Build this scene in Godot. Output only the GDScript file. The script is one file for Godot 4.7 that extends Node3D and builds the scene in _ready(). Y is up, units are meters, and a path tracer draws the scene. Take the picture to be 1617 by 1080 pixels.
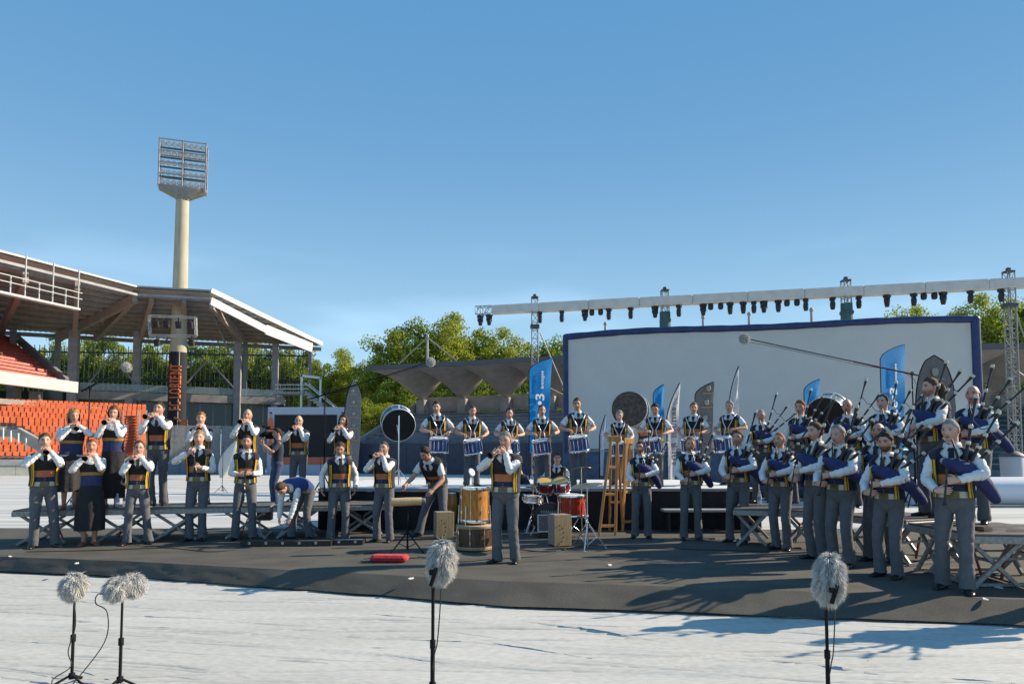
extends Node3D
# A bagpipe and bombarde band rehearsing on a low stage in a football stadium.

const FOCAL := 1078.0        # photograph pixels (1617 wide)
const PITCH := 0.0558        # the camera looks up by 3.2 degrees; the rest of the rise is lens shift
const EYE := 1.67
const MID_X := 808.5
const MID_Y := 656.0
const CARPET := 0.2
const DECK_LEFT := 0.77
const DECK_RIGHT := 0.8
const DRUM_STAGE := 1.0

var rng := RandomNumberGenerator.new()
var taken := {}
var mats := {}
var mesh_cache := {}

# ---------------------------------------------------------------- survey: photo direction -> place
func ray(px: float, py: float) -> Vector3:
	var u := (px - MID_X) / FOCAL
	var v := (MID_Y - py) / FOCAL
	return Vector3(u, v * cos(PITCH) + sin(PITCH), -(cos(PITCH) - v * sin(PITCH)))

func P(px: float, py: float, depth: float) -> Vector3:
	var r := ray(px, py)
	return Vector3(0, EYE, 0) + r * (depth / -r.z)

func G(px: float, py: float, level: float) -> Vector3:
	var r := ray(px, py)
	return Vector3(0, EYE, 0) + r * ((level - EYE) / r.y)

# ---------------------------------------------------------------- mesh builder
class MB:
	var v := PackedVector3Array()
	var ix := PackedInt32Array()
	var c := PackedColorArray()
	var col := Color.WHITE
	var xf := Transform3D.IDENTITY
	var plain_xf := true
	func place(t: Transform3D) -> void:
		xf = t
		plain_xf = t == Transform3D.IDENTITY
	func add(p: Vector3) -> int:
		v.push_back(p if plain_xf else xf * p)
		c.push_back(col)
		return v.size() - 1
	func tri(a: int, b: int, d: int) -> void:
		ix.push_back(a); ix.push_back(b); ix.push_back(d)
	func quad(a: Vector3, b: Vector3, cc: Vector3, d: Vector3) -> void:
		var i := add(a); add(b); add(cc); add(d)
		tri(i, i + 1, i + 2); tri(i, i + 2, i + 3)
	# rows of points, each row the same length
	func grid(rows: Array, wrap: bool) -> void:
		var n: int = rows[0].size()
		var base := v.size()
		for r in rows:
			for p in r:
				add(p)
		var m := n if wrap else n - 1
		for j in rows.size() - 1:
			for i in m:
				var a := base + j * n + i
				var b := base + j * n + (i + 1) % n
				tri(a, b, b + n); tri(a, b + n, a + n)
	func fan(ring) -> void:
		var mid := Vector3.ZERO
		for p in ring: mid += p
		mid /= ring.size()
		var o := add(mid)
		for p in ring: add(p)
		var n: int = ring.size()
		for i in n: tri(o, o + 1 + i, o + 1 + (i + 1) % n)
	func loft(rows: Array, caps := true) -> void:
		grid(rows, true)
		if caps:
			fan(rows[0]); fan(rows[rows.size() - 1])
	# tube along points; radii one per point; flat squashes along the second axis
	func tube(pts: Array, radii: Array, seg := 8, caps := true, flat := 1.0, hint := Vector3.ZERO) -> void:
		var rows := []
		var prev := hint
		for k in pts.size():
			var p: Vector3 = pts[k]
			var t: Vector3 = (pts[min(k + 1, pts.size() - 1)] - pts[max(k - 1, 0)]).normalized()
			if prev == Vector3.ZERO:
				prev = Vector3.UP if absf(t.y) < 0.9 else Vector3.RIGHT
			var b := t.cross(prev)
			if b.length() < 1e-4: b = t.cross(Vector3(0.3, 0.5, 0.81))
			b = b.normalized()
			prev = b.cross(t).normalized()
			var row := PackedVector3Array()
			for i in seg:
				var a := TAU * i / seg
				row.push_back(p + (b * cos(a) + prev * sin(a) * flat) * float(radii[k]))
			rows.push_back(row)
		loft(rows, caps)
	func rod(a: Vector3, b: Vector3, r: float, seg := 6) -> void:
		tube([a, b], [r, r], seg)
	# box with chamfered edges
	func box(mid: Vector3, size: Vector3, bs := Basis.IDENTITY, bev := 0.0) -> void:
		var h := size * 0.5
		if bev <= 0.0:
			for s in [[0, 1, 2], [1, 2, 0], [2, 0, 1]]:
				for g in [-1.0, 1.0]:
					var n := Vector3.ZERO; n[s[0]] = g * h[s[0]]
					var e := Vector3.ZERO; e[s[1]] = h[s[1]]
					var f := Vector3.ZERO; f[s[2]] = h[s[2]] * g
					quad(mid + bs * (n - e - f), mid + bs * (n + e - f), mid + bs * (n + e + f), mid + bs * (n - e + f))
			return
		var q: float = minf(bev, minf(h.x, minf(h.y, h.z)) * 0.9)
		var rows := []
		for lv in [[-h.y, q], [-h.y + q, 0.0], [h.y - q, 0.0], [h.y, q]]:
			var x: float = h.x - lv[1]
			var z: float = h.z - lv[1]
			var row := PackedVector3Array()
			for cn in [[1, 1, 0], [1, 1, 1], [-1, 1, 1], [-1, 1, 0], [-1, -1, 0], [-1, -1, 1], [1, -1, 1], [1, -1, 0]]:
				var dx: float = q if cn[2] == 1 else 0.0
				var dz: float = q if cn[2] == 0 else 0.0
				row.push_back(mid + bs * Vector3(cn[0] * (x - dx), lv[0], cn[1] * (z - dz)))
			rows.push_back(row)
		for j in 3:
			for i in 8:
				quad(rows[j][i], rows[j][(i + 1) % 8], rows[j + 1][(i + 1) % 8], rows[j + 1][i])
		fan(rows[0]); fan(rows[3])
	func bar(a: Vector3, b: Vector3, w: float, h: float, up := Vector3.UP, bev := 0.0) -> void:
		var z := (b - a).normalized()
		var x := up.cross(z)
		if x.length() < 1e-3: x = Vector3.RIGHT.cross(z)
		x = x.normalized()
		var y := z.cross(x)
		box((a + b) * 0.5, Vector3(w, h, (b - a).length()), Basis(x, y, z), bev)
	# profile of [radius, height] turned about axis Y of the transform
	func lathe(prof: Array, seg := 16, at := Transform3D.IDENTITY) -> void:
		var rows := []
		for q in prof:
			var row := PackedVector3Array()
			for i in seg:
				var a := TAU * i / seg
				row.push_back(at * Vector3(cos(a) * q[0], q[1], sin(a) * q[0]))
			rows.push_back(row)
		grid(rows, true)
	# hard rims: every profile step its own smooth band
	func turned(prof: Array, seg := 16, at := Transform3D.IDENTITY) -> void:
		for k in prof.size() - 1:
			lathe([prof[k], prof[k + 1]], seg, at)
	func ball(mid: Vector3, r: Vector3, seg := 10, rings := 7, bs := Basis.IDENTITY) -> void:
		var rows := []
		for j in rings + 1:
			var t := PI * j / rings
			var row := PackedVector3Array()
			for i in seg:
				var a := TAU * i / seg
				row.push_back(mid + bs * Vector3(sin(t) * cos(a) * r.x, cos(t) * r.y, sin(t) * sin(a) * r.z))
			rows.push_back(row)
		grid(rows, true)
	func mesh(colours := false) -> ArrayMesh:
		var n := PackedVector3Array(); n.resize(v.size())
		var out := PackedInt32Array(); out.resize(ix.size())
		for k in range(0, ix.size(), 3):
			var a := ix[k]; var b := ix[k + 1]; var d := ix[k + 2]
			var f := (v[b] - v[a]).cross(v[d] - v[a])
			n[a] += f; n[b] += f; n[d] += f
			out[k] = a; out[k + 1] = d; out[k + 2] = b
		for k in n.size():
			n[k] = n[k].normalized() if n[k].length_squared() > 1e-20 else Vector3.UP
		var arr := []; arr.resize(Mesh.ARRAY_MAX)
		arr[Mesh.ARRAY_VERTEX] = v; arr[Mesh.ARRAY_NORMAL] = n; arr[Mesh.ARRAY_INDEX] = out
		if colours: arr[Mesh.ARRAY_COLOR] = c
		var m := ArrayMesh.new()
		m.add_surface_from_arrays(Mesh.PRIMITIVE_TRIANGLES, arr)
		return m

# ---------------------------------------------------------------- nodes
func numbered(called: String) -> String:
	var n: int = taken.get(called, -1) + 1
	taken[called] = n
	return called if n == 0 else "%s_%03d" % [called, n]

func tag(o: Node, label: String, category := "", group := "", kind := "") -> Node:
	o.set_meta("label", label)
	if category: o.set_meta("category", category)
	if group: o.set_meta("group", group)
	if kind: o.set_meta("kind", kind)
	return o

func thing(called: String, label: String, category: String, at := Vector3.ZERO, turn := 0.0, group := "") -> Node3D:
	var o := Node3D.new()
	o.name = numbered(called)
	add_child(o)
	o.position = at
	o.rotation.y = turn
	tag(o, label, category, group)
	return o

# a copy of a thing with its parts, shared meshes, a name and a label of its own
func copy(src: Node3D, label: String, tr: Transform3D) -> Node3D:
	var o: Node3D = src.duplicate()
	o.name = numbered(String(src.get_meta("base_name")))
	add_child(o)
	o.transform = tr
	o.set_meta("label", label)
	return o

func part(called: String, m, mat: Material, parent: Node, at := Transform3D.IDENTITY) -> MeshInstance3D:
	var o := MeshInstance3D.new()
	o.name = called
	o.mesh = m.mesh(m.c.size() > 0 and mat.vertex_color_use_as_albedo) if m is MB else m
	o.material_override = mat
	o.transform = at
	parent.add_child(o, true)
	return o

func single(called: String, m, mat: Material, label: String, category: String, at := Vector3.ZERO, turn := 0.0, group := "") -> MeshInstance3D:
	var o := part(numbered(called), m, mat, self)
	o.position = at
	o.rotation.y = turn
	tag(o, label, category, group)
	return o

func setting(called: String, m, mat: Material, parent: Node = self) -> MeshInstance3D:
	var o := part(called, m, mat, parent)
	if parent == self: o.set_meta("kind", "structure")
	return o

# ---------------------------------------------------------------- materials (linear base colours)
func lin(r: float, g: float, b: float) -> Color:
	return Color(r, g, b).linear_to_srgb()

func noise_tex(seed_: int, freq: float, lo: Color, hi: Color, octaves := 4, size := 256, kind := FastNoiseLite.TYPE_SIMPLEX_SMOOTH) -> NoiseTexture2D:
	var n := FastNoiseLite.new()
	n.seed = seed_; n.frequency = freq; n.noise_type = kind
	n.fractal_octaves = octaves
	var t := NoiseTexture2D.new()
	t.width = size; t.height = size; t.seamless = true; t.noise = n; t.generate_mipmaps = false
	var g := Gradient.new()
	g.set_color(0, lo); g.set_color(1, hi)
	g.set_offset(0, 0.22); g.set_offset(1, 0.78)
	t.color_ramp = g
	return t

func bump_tex(seed_: int, freq: float, strength: float, size := 256) -> NoiseTexture2D:
	var n := FastNoiseLite.new()
	n.seed = seed_; n.frequency = freq; n.fractal_octaves = 4
	var t := NoiseTexture2D.new()
	t.width = size; t.height = size; t.seamless = true; t.noise = n; t.generate_mipmaps = false
	t.as_normal_map = true; t.bump_strength = strength
	return t

var shared_bump: NoiseTexture2D

func mat(key: String, colour: Color, rough := 0.8, metal := 0.0) -> StandardMaterial3D:
	if mats.has(key): return mats[key]
	var m := StandardMaterial3D.new()
	m.albedo_color = colour
	m.roughness = rough
	m.metallic = metal
	mats[key] = m
	return m

# a material whose colour wanders between two tones, laid in world or object space
func mottled(key: String, lo: Color, hi: Color, scale: Vector3, rough := 0.85, freq := 0.02, world := false, octaves := 4) -> StandardMaterial3D:
	if mats.has(key): return mats[key]
	var m := mat(key, Color.WHITE, rough)
	m.albedo_texture = noise_tex(key.hash() % 9973, freq, lo, hi, octaves)
	m.uv1_triplanar = true
	m.uv1_world_triplanar = world
	m.uv1_scale = scale
	return m

func tinted(key: String, rough := 0.7) -> StandardMaterial3D:
	var m := mat(key, Color.WHITE, rough)
	m.vertex_color_use_as_albedo = true
	return m

func cloth(key: String, c: Color, rough := 0.9, weave := true) -> StandardMaterial3D:
	if mats.has(key): return mats[key]
	var m := mat(key, Color.WHITE, rough)
	m.albedo_texture = noise_tex(key.hash() % 7919, 0.03, c.darkened(0.05), c.lightened(0.03), 3, 128)
	m.uv1_triplanar = true
	m.uv1_scale = Vector3(3, 2, 3)
	if shared_bump == null: shared_bump = bump_tex(3, 0.022, 9.0)
	m.normal_enabled = true
	m.normal_texture = shared_bump
	m.normal_scale = 0.35
	if weave:
		m.rim_enabled = true
		m.rim = 0.12
	return m

func text_mesh(words: String, size: float, depth: float, serif := false, bold := true) -> TextMesh:
	var t := TextMesh.new()
	var f := SystemFont.new()
	f.font_names = PackedStringArray(["Droid Serif" if serif else "Droid Sans"])
	f.font_weight = 700 if bold else 400
	t.font = f
	t.text = words
	t.font_size = 64
	t.pixel_size = size / 64.0
	t.depth = depth
	t.horizontal_alignment = HORIZONTAL_ALIGNMENT_CENTER
	t.vertical_alignment = VERTICAL_ALIGNMENT_CENTER
	return t

# ---------------------------------------------------------------- the scene
func _ready() -> void:
	var cam := Camera3D.new()
	cam.name = "camera"
	cam.projection = Camera3D.PROJECTION_FRUSTUM
	cam.near = 0.1
	cam.far = 900.0
	cam.size = cam.near * 1080.0 / FOCAL
	cam.frustum_offset = Vector2(0, cam.near * (MID_Y - 540.0) / FOCAL)
	cam.position = Vector3(0, EYE, 0)
	cam.rotation.x = PITCH
	add_child(cam)
	cam.make_current()
	var env := Environment.new()
	env.background_mode = Environment.BG_SKY
	var sky := Sky.new()
	var sm := ProceduralSkyMaterial.new()
	sm.sky_top_color = lin(0.05, 0.147, 0.282)
	sm.sky_horizon_color = lin(0.36, 0.52, 0.60)
	sm.sky_curve = 0.135
	sm.ground_bottom_color = lin(0.2, 0.2, 0.19)
	sm.ground_horizon_color = lin(0.36, 0.5, 0.62)
	sm.sun_angle_max = 1.0
	sm.sky_cover = cloud_cover()
	sm.sky_cover_modulate = Color(1, 1, 1, 1)
	sky.sky_material = sm
	env.sky = sky
	env.tonemap_mode = Environment.TONE_MAPPER_LINEAR
	env.tonemap_exposure = 2.15
	env.sdfgi_enabled = true
	env.ssao_enabled = true
	env.ssil_enabled = true
	var we := WorldEnvironment.new()
	we.name = "environment"
	we.environment = env
	add_child(we)
	var sun := DirectionalLight3D.new()
	sun.name = "sun"
	sun.light_color = Color(1.0, 0.93, 0.82)
	sun.light_energy = 1.15
	sun.light_angular_distance = 0.5
	sun.shadow_enabled = true
	add_child(sun)
	# low evening sun from the right and a little behind the band
	var az := deg_to_rad(14.5)
	var alt := deg_to_rad(29.0)
	var travel := Vector3(-cos(az) * cos(alt), -sin(alt), sin(az) * cos(alt))
	sun.basis = Basis.looking_at(travel, Vector3.UP)
	ground()
	carpet()
	left_stand()
	pylon()
	scoreboard()
	canopy_stand()
	trees()
	screen()
	lighting_truss()
	banners()
	rear_stage()
	var dl := DECK_LEFT
	var dr := DECK_RIGHT
	var a := G(14, 806, dl)
	var b := G(612, 796, dl)
	var names := ["folding stage riser at the far left under the blonde woman", "folding stage riser in the middle of the left risers", "folding stage riser at the right end of the left risers"]
	for k in 3:
		riser(a.lerp(b, k / 3.0 + 0.004), a.lerp(b, (k + 1) / 3.0 - 0.004), 1.15, dl, names[k])
	var rp := [[G(1158, 803, dr), G(1296, 807, dr)], [G(1318, 811, dr), G(1432, 822, dr)], [G(1432, 825, dr), G(1530, 841, dr)], [G(1536, 843, dr), G(1760, 846, dr)]]
	names = ["folding stage riser beside the rear stage under the leftmost riser pipers", "folding stage riser behind the dark-bearded piper", "folding stage riser behind the grey-haired nearest piper", "folding stage riser at the right edge under the last bald piper"]
	for k in 4:
		riser(rp[k][0], rp[k][1], 1.2, dr, names[k])
	percussion()
	bass_drums()
	front_mics()
	boom_mics()
	bottles()
	side_gear()
	cast()

func cloud_cover() -> ImageTexture:
	# thin streaks of high cloud low over the horizon, all the way round
	var n := FastNoiseLite.new()
	n.seed = 41
	n.frequency = 0.9
	n.fractal_octaves = 4
	var im := Image.create(1024, 512, false, Image.FORMAT_RGBA8)
	for y in 512:
		var el := PI * (0.5 - (y + 0.5) / 512.0)
		if el < 0.0 or el > 0.62: continue
		var band := smoothstep(0.0, 0.06, el) * smoothstep(0.34, 0.08, el)
		for x in 1024:
			var a := TAU * x / 1024.0
			var v := n.get_noise_3d(cos(a) * 2.4, sin(a) * 2.4, el * 11.0)
			v = smoothstep(0.02, 0.6, v) * band
			im.set_pixel(x, y, Color(0.62, 0.68, 0.75, v * 0.26))
	return ImageTexture.create_from_image(im)

# ---------------------------------------------------------------- ground
func tarp_mat() -> StandardMaterial3D:
	if mats.has("tarp"): return mats["tarp"]
	var m := mottled("tarp", lin(0.495, 0.493, 0.468), lin(0.56, 0.556, 0.53), Vector3(0.08, 0.35, 0.3), 0.85, 0.015, true, 5)
	m.detail_enabled = true
	m.detail_blend_mode = BaseMaterial3D.BLEND_MODE_MUL
	m.detail_albedo = noise_tex(71, 0.06, Color(0.91, 0.91, 0.91), Color(1, 1, 1), 6, 512)
	m.detail_uv_layer = BaseMaterial3D.DETAIL_UV_2
	m.uv2_triplanar = true
	m.uv2_world_triplanar = true
	m.uv2_scale = Vector3(0.25, 1.2, 1.1)
	return m

func fold(p: Vector2, a: Vector2, b: Vector2, h: float, w: float) -> float:
	var ab := b - a
	var t := clampf((p - a).dot(ab) / ab.length_squared(), 0.0, 1.0)
	var d := p.distance_to(a + ab * t)
	return h * exp(-pow(d / w, 2.0))

func ground() -> void:
	var m := MB.new()
	m.quad(Vector3(-500, -0.06, 100), Vector3(500, -0.06, 100), Vector3(500, -0.06, -600), Vector3(-500, -0.06, -600))
	setting("ground", m, mottled("turf_dry", lin(0.12, 0.13, 0.06), lin(0.2, 0.2, 0.12), Vector3(0.1, 0.1, 0.1), 0.95, 0.02, true))
	var n := FastNoiseLite.new()
	n.seed = 5; n.frequency = 1.0; n.fractal_type = FastNoiseLite.FRACTAL_RIDGED; n.fractal_octaves = 3
	var s := FastNoiseLite.new()
	s.seed = 9; s.frequency = 1.0; s.fractal_octaves = 3
	var folds := []
	for q in [[[0, 985], [120, 991], 0.014, 0.03], [[120, 991], [270, 1004], 0.018, 0.028], [[270, 1004], [420, 1020], 0.02, 0.026], [[420, 1020], [560, 1030], 0.016, 0.03], [[560, 1030], [820, 1052], 0.018, 0.028], [[820, 1052], [1120, 1066], 0.014, 0.03], [[1120, 1066], [1500, 1072], 0.014, 0.03], [[480, 962], [810, 957], 0.012, 0.03], [[880, 1022], [1150, 1034], 0.016, 0.05], [[1000, 1001], [1400, 1012], 0.012, 0.04], [[1150, 1056], [1620, 1042], 0.016, 0.04], [[100, 918], [420, 940], 0.014, 0.05]]:
		var a := G(q[0][0], q[0][1], 0.0)
		var b := G(q[1][0], q[1][1], 0.0)
		folds.push_back([Vector2(a.x, a.z), Vector2(b.x, b.z), q[2], q[3]])
	# many fine creases left from unrolling, most of them running across the view
	rng.seed = 402
	var creases := []
	for k in 620:
		var z := -2.8 - 7.0 * pow(rng.randf(), 1.3)
		var x := rng.randf_range(-1.0, 1.0) * (-z * 0.9 + 1.0)
		var ln := rng.randf_range(0.3, 2.6)
		if k % 7 == 0: ln *= 2.2
		var a := rng.randfn() * 0.1 + 0.06
		var w := rng.randf_range(0.008, 0.03)
		var h := w * rng.randf_range(0.3, 0.9)
		var line := [[], [], []]
		var steps := int(ln / 0.08) + 2
		for q in steps:
			var t := q / float(steps - 1)
			var env := sin(PI * clampf(t, 0.02, 0.98))
			line[0].push_back(Vector3(x, -0.008, z + w))
			line[1].push_back(Vector3(x, 0.003 + h * env, z + w * 0.15 * rng.randfn()))
			line[2].push_back(Vector3(x, -0.008, z - w))
			x += cos(a) * ln / steps
			z += sin(a) * ln / steps
			a += rng.randfn() * 0.045
		creases.push_back(line)
	m = MB.new()
	var rows := []
	for j in 340:
		var z := -2.4 - j * 0.026
		var near := []
		for f in folds:
			if z > minf(f[0].y, f[1].y) - 0.16 and z < maxf(f[0].y, f[1].y) + 0.16: near.push_back(f)
		var row := PackedVector3Array()
		for i in 210:
			var x := -10.5 + i * 0.1
			var r := n.get_noise_2d(x * 0.22 + 3.0, (z + x * 0.05) * 0.9)
			var y := 0.006 * smoothstep(0.45, 0.95, r) + 0.004 * s.get_noise_2d(x * 0.7, z * 2.0)
			for f in near:
				if x < f[0].x - 0.15 or x > f[1].x + 0.15: continue
				y += fold(Vector2(x, z + 0.02 * s.get_noise_2d(x * 2.0, 4.0)), f[0], f[1], f[2], f[3])
			row.push_back(Vector3(x, y, z))
		rows.push_back(row)
	m.grid(rows, false)
	for line in creases: m.grid(line, false)
	setting("ground_sheet", m, tarp_mat())
	m = MB.new()
	rows = []
	var zz := -11.05
	while zz > -80.0:
		var row := PackedVector3Array()
		for i in 61:
			var x := -75.0 + i * 2.5
			var seam := exp(-pow((fposmod(-zz + 0.02 * x + 0.3 * s.get_noise_2d(x * 0.1, 0.0), 2.2) - 1.1) / 0.09, 2.0))
			row.push_back(Vector3(x, -0.02 + 0.03 * s.get_noise_2d(x * 0.3, zz * 1.2) + 0.035 * seam, zz))
		rows.push_back(row)
		zz -= 0.12 if zz > -30.0 else 0.5
	m.grid(rows, false)
	var pc := mottled("pitch_cover", lin(0.38, 0.39, 0.39), lin(0.58, 0.58, 0.56), Vector3(0.012, 0.3, 0.3), 0.85, 0.02, true, 5)
	setting("pitch_cover", m, pc)

func carpet() -> void:
	var n := FastNoiseLite.new()
	n.seed = 21; n.frequency = 1.0; n.fractal_octaves = 3
	var low := [[-700, 872], [0, 905], [200, 914], [400, 929], [600, 944], [800, 962], [1000, 968], [1200, 976], [1400, 983], [1617, 992], [2300, 1025]]
	var top := [[-700, 852], [0, 879], [200, 886], [400, 897], [600, 907], [800, 918], [1000, 924], [1200, 931], [1400, 938], [1617, 947], [2300, 975]]
	var m := MB.new()
	var rows := []
	var lines := []
	for k in 24: lines.push_back(PackedVector3Array())
	var steps := 260
	for i in steps + 1:
		var px := lerpf(-700, 2300, float(i) / steps)
		var k := 0
		while k < low.size() - 2 and px > low[k + 1][0]: k += 1
		var t: float = (px - low[k][0]) / float(low[k + 1][0] - low[k][0])
		var a := G(px, lerpf(low[k][1], low[k + 1][1], t), 0.0)
		var b := G(px, lerpf(top[k][1], top[k + 1][1], t), CARPET)
		a.z += 0.025 * n.get_noise_2d(a.x * 1.3, 0.0) + 0.012 * n.get_noise_2d(a.x * 5.0, 7.0)
		a.y = 0.03
		for j in 9:
			var s := j / 8.0
			var p := a.lerp(b, s)
			p.z += 0.03 * sin(s * PI) * n.get_noise_2d(a.x * 3.2 + s, s * 1.2)
			lines[j].push_back(p)
		for j in range(9, 24):
			var s := pow((j - 9) / 14.0, 1.3)
			var back := -13.45 + 0.02 * b.x
			var p := b.lerp(Vector3(b.x * (1.0 + 0.3 * s), CARPET, back), s)
			p.y = CARPET + 0.0035 * n.get_noise_2d(p.x * 1.6, p.z * 2.6) * (1.0 if j > 9 and j < 23 else 0.0)
			lines[j].push_back(p)
	var last := PackedVector3Array()
	for p in lines[23]: last.push_back(Vector3(p.x, -0.05, p.z - 0.05))
	m.grid(lines.slice(0, 9), false)
	m.grid(lines.slice(9, 24) + [last], false)
	var cm := mottled("carpet", lin(0.074, 0.069, 0.058), lin(0.11, 0.102, 0.087), Vector3(0.2, 0.4, 0.4), 0.95, 0.02, true, 5)
	cm.detail_enabled = true
	cm.detail_blend_mode = BaseMaterial3D.BLEND_MODE_MUL
	cm.detail_albedo = noise_tex(73, 0.09, Color(0.8, 0.8, 0.8), Color(1, 1, 1), 5, 512)
	cm.detail_uv_layer = BaseMaterial3D.DETAIL_UV_2
	cm.uv2_triplanar = true
	cm.uv2_world_triplanar = true
	cm.uv2_scale = Vector3(0.9, 0.9, 0.9)
	setting("stage_carpet", m, cm)

# ---------------------------------------------------------------- trees
func leaf_mat() -> StandardMaterial3D:
	var m := tinted("leaves", 0.6)
	m.backlight_enabled = true
	m.backlight = lin(0.8, 0.85, 0.4)
	return m

func tree_variant(k: int) -> Node3D:
	rng.seed = 300 + k
	var o := Node3D.new()
	o.name = "leafy_tree"
	var h := 16.0
	var m := MB.new()
	m.tube([Vector3(0, -0.2, 0), Vector3(0.1, 2.0, 0), Vector3(-0.1, 5.0, 0.1), Vector3(0.1, 9.0, 0), Vector3(0, 13.5, 0)], [0.42, 0.34, 0.28, 0.2, 0.05], 9)
	for i in 9:
		var y := rng.randf_range(3.0, 10.5)
		var a := TAU * i / 9.0 + rng.randf()
		var rr := rng.randf_range(2.2, 3.6)
		m.tube([Vector3(0, y, 0), Vector3(cos(a) * rr * 0.5, y + 1.0, sin(a) * rr * 0.5), Vector3(cos(a) * rr, y + 2.4, sin(a) * rr)], [0.13, 0.09, 0.03], 6)
	part("trunk", m, mottled("bark", lin(0.08, 0.06, 0.045), lin(0.15, 0.12, 0.09), Vector3(2, 0.5, 2), 0.9), o)
	var c := MB.new()
	var yellow: float = [0.4, 0.7, 0.3, 0.85][k % 4]
	for i in 92:
		# clumps sit through the crown, more of them near its uneven outer skin
		var d := Vector3(rng.randfn(), rng.randfn() * 0.9, rng.randfn()).normalized()
		var rad := pow(rng.randf(), 0.42)
		var bump := 0.84 + 0.3 * sin(d.x * 4.0 + k * 2.0) * sin(d.y * 3.0 + k) * sin(d.z * 4.0 + 1.0 + k)
		var mid := Vector3(0, 9.2, 0) + d * rad * bump * Vector3(4.4, 6.2, 4.4)
		if mid.y < 8.0: mid.x *= 0.9
		var cr := rng.randf_range(0.75, 1.45)
		var tone := rng.randf_range(0.75, 1.2)
		for q in 215:
			var e := Vector3(rng.randfn(), rng.randfn(), rng.randfn()).normalized()
			var p := mid + e * cr * pow(rng.randf(), 0.5) * Vector3(1.1, 0.8, 1.1)
			var u := (e * 0.6 + Vector3(rng.randfn(), rng.randfn() + 0.5, rng.randfn()) * 0.5).normalized()
			var s := u.cross(Vector3(rng.randfn(), rng.randfn(), rng.randfn())).normalized()
			var w := s.cross(u) * rng.randf_range(0.1, 0.17)
			s *= rng.randf_range(0.075, 0.12)
			var yl := clampf(yellow + rng.randfn() * 0.2, 0.0, 1.0)
			c.col = Color(lerpf(0.13, 0.36, yl), lerpf(0.22, 0.38, yl), lerpf(0.03, 0.04, yl)) * tone
			var b := c.add(p - w); c.add(p + s * 1.0 + u * 0.04); c.add(p + w); c.add(p - s * 1.0 + u * 0.04)
			c.tri(b, b + 1, b + 2); c.tri(b, b + 2, b + 3)
	part("crown", c, leaf_mat(), o)
	return o

func trees() -> void:
	var kinds := []
	for k in 4: kinds.push_back(tree_variant(k))
	rng.seed = 17
	var n := 0
	# [px, top py, depth, width factor, kind, place words]
	var rows := []
	var spots := [[30, 556, 118], [62, 548, 122], [97, 552, 116], [132, 546, 121], [165, 536, 118], [198, 546, 124], [232, 552, 117], [262, 556, 121], [296, 548, 118], [328, 552, 123], [358, 540, 117], [396, 546, 120], [428, 556, 117], [458, 548, 122], [484, 560, 116]]
	var words := ["beyond the fence above the red seats, first from the left", "beyond the fence, second from the left", "behind the first thick column of the left stand", "right of the first thick column of left stand", "filling the bay between the two left columns", "just left of the second thick column", "right of the second thick column", "just left of the floodlight pylon", "just right of the floodlight pylon", "second right of the floodlight pylon", "left of the white-lit roof columns", "between the two white-lit roof columns", "behind the rightmost thick roof column", "right of the rightmost thick roof column", "behind the metal stair, at the end of the stand"]
	for k in spots.size(): rows.push_back([spots[k][0], spots[k][1] - 8, spots[k][2], 0.85, k % 4, words[k]])
	rows.append_array([
		[512, 566, 100, 0.72, 1, "low in the gap right of the left stand's roof"],
		[545, 558, 98, 0.75, 3, "in the sky gap left of the tall canopy trees"],
		[580, 572, 94, 0.7, 0, "dark at the left end of the concrete canopy"],
		[622, 512, 88, 0.95, 1, "tall above the left end of concrete canopy"],
		[664, 506, 90, 0.95, 0, "tall behind the canopy's steel mast"],
		[708, 502, 88, 1.0, 3, "tallest in the middle of the canopy group"],
		[752, 512, 92, 0.95, 1, "tall, left of the truss tower"],
		[795, 524, 90, 0.9, 3, "behind the left end of the lighting truss"],
		[838, 534, 94, 0.9, 1, "behind the first truss tower"],
		[875, 536, 92, 0.85, 0, "at the left edge of the inflatable screen"],
		[640, 590, 80, 0.9, 0, "dark under the canopy's left bay"],
		[700, 592, 82, 0.9, 2, "dark under the canopy's second bay"],
		[770, 592, 82, 0.9, 0, "dark under the canopy's third bay"],
		[840, 590, 82, 0.9, 2, "dark under the canopy beside the blue banner"],
		[606, 640, 70, 0.55, 3, "small and bright left of the navy bass drum"],
		[570, 632, 74, 0.6, 0, "small and dark behind the left grey banner"],
		[1452, 490, 84, 0.85, 3, "just above the right part of the inflatable screen"],
		[1500, 484, 80, 0.9, 1, "above the screen's upper right corner"],
		[1545, 476, 78, 0.95, 3, "right of the screen's upper corner"],
		[1590, 474, 80, 0.95, 1, "behind the rightmost truss tower"],
		[1640, 470, 78, 0.95, 0, "at the right edge of the picture"],
		[1590, 590, 66, 0.8, 2, "dark under the right concrete canopy"]])
	for q in rows:
		var top := P(q[0], q[1], q[2])
		var sc := (top.y + 0.1) / 14.5
		var o: Node3D = kinds[q[4]] if kinds[q[4]].get_parent() == null else kinds[q[4]].duplicate()
		o.name = numbered("leafy_tree")
		add_child(o)
		var wide: float = maxf(q[3] * 1.15, 0.55)
		o.position = Vector3(top.x, -0.05, top.z)
		o.rotation.y = rng.randf() * TAU
		o.scale = Vector3(wide, sc, wide)
		tag(o, "leafy green tree " + q[5], "tree", "trees around the stadium")
		n += 1

# ---------------------------------------------------------------- stands
func concrete() -> StandardMaterial3D:
	return mottled("concrete", lin(0.24, 0.225, 0.21), lin(0.36, 0.34, 0.315), Vector3(0.12, 0.12, 0.12), 0.9, 0.02, true)

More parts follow.
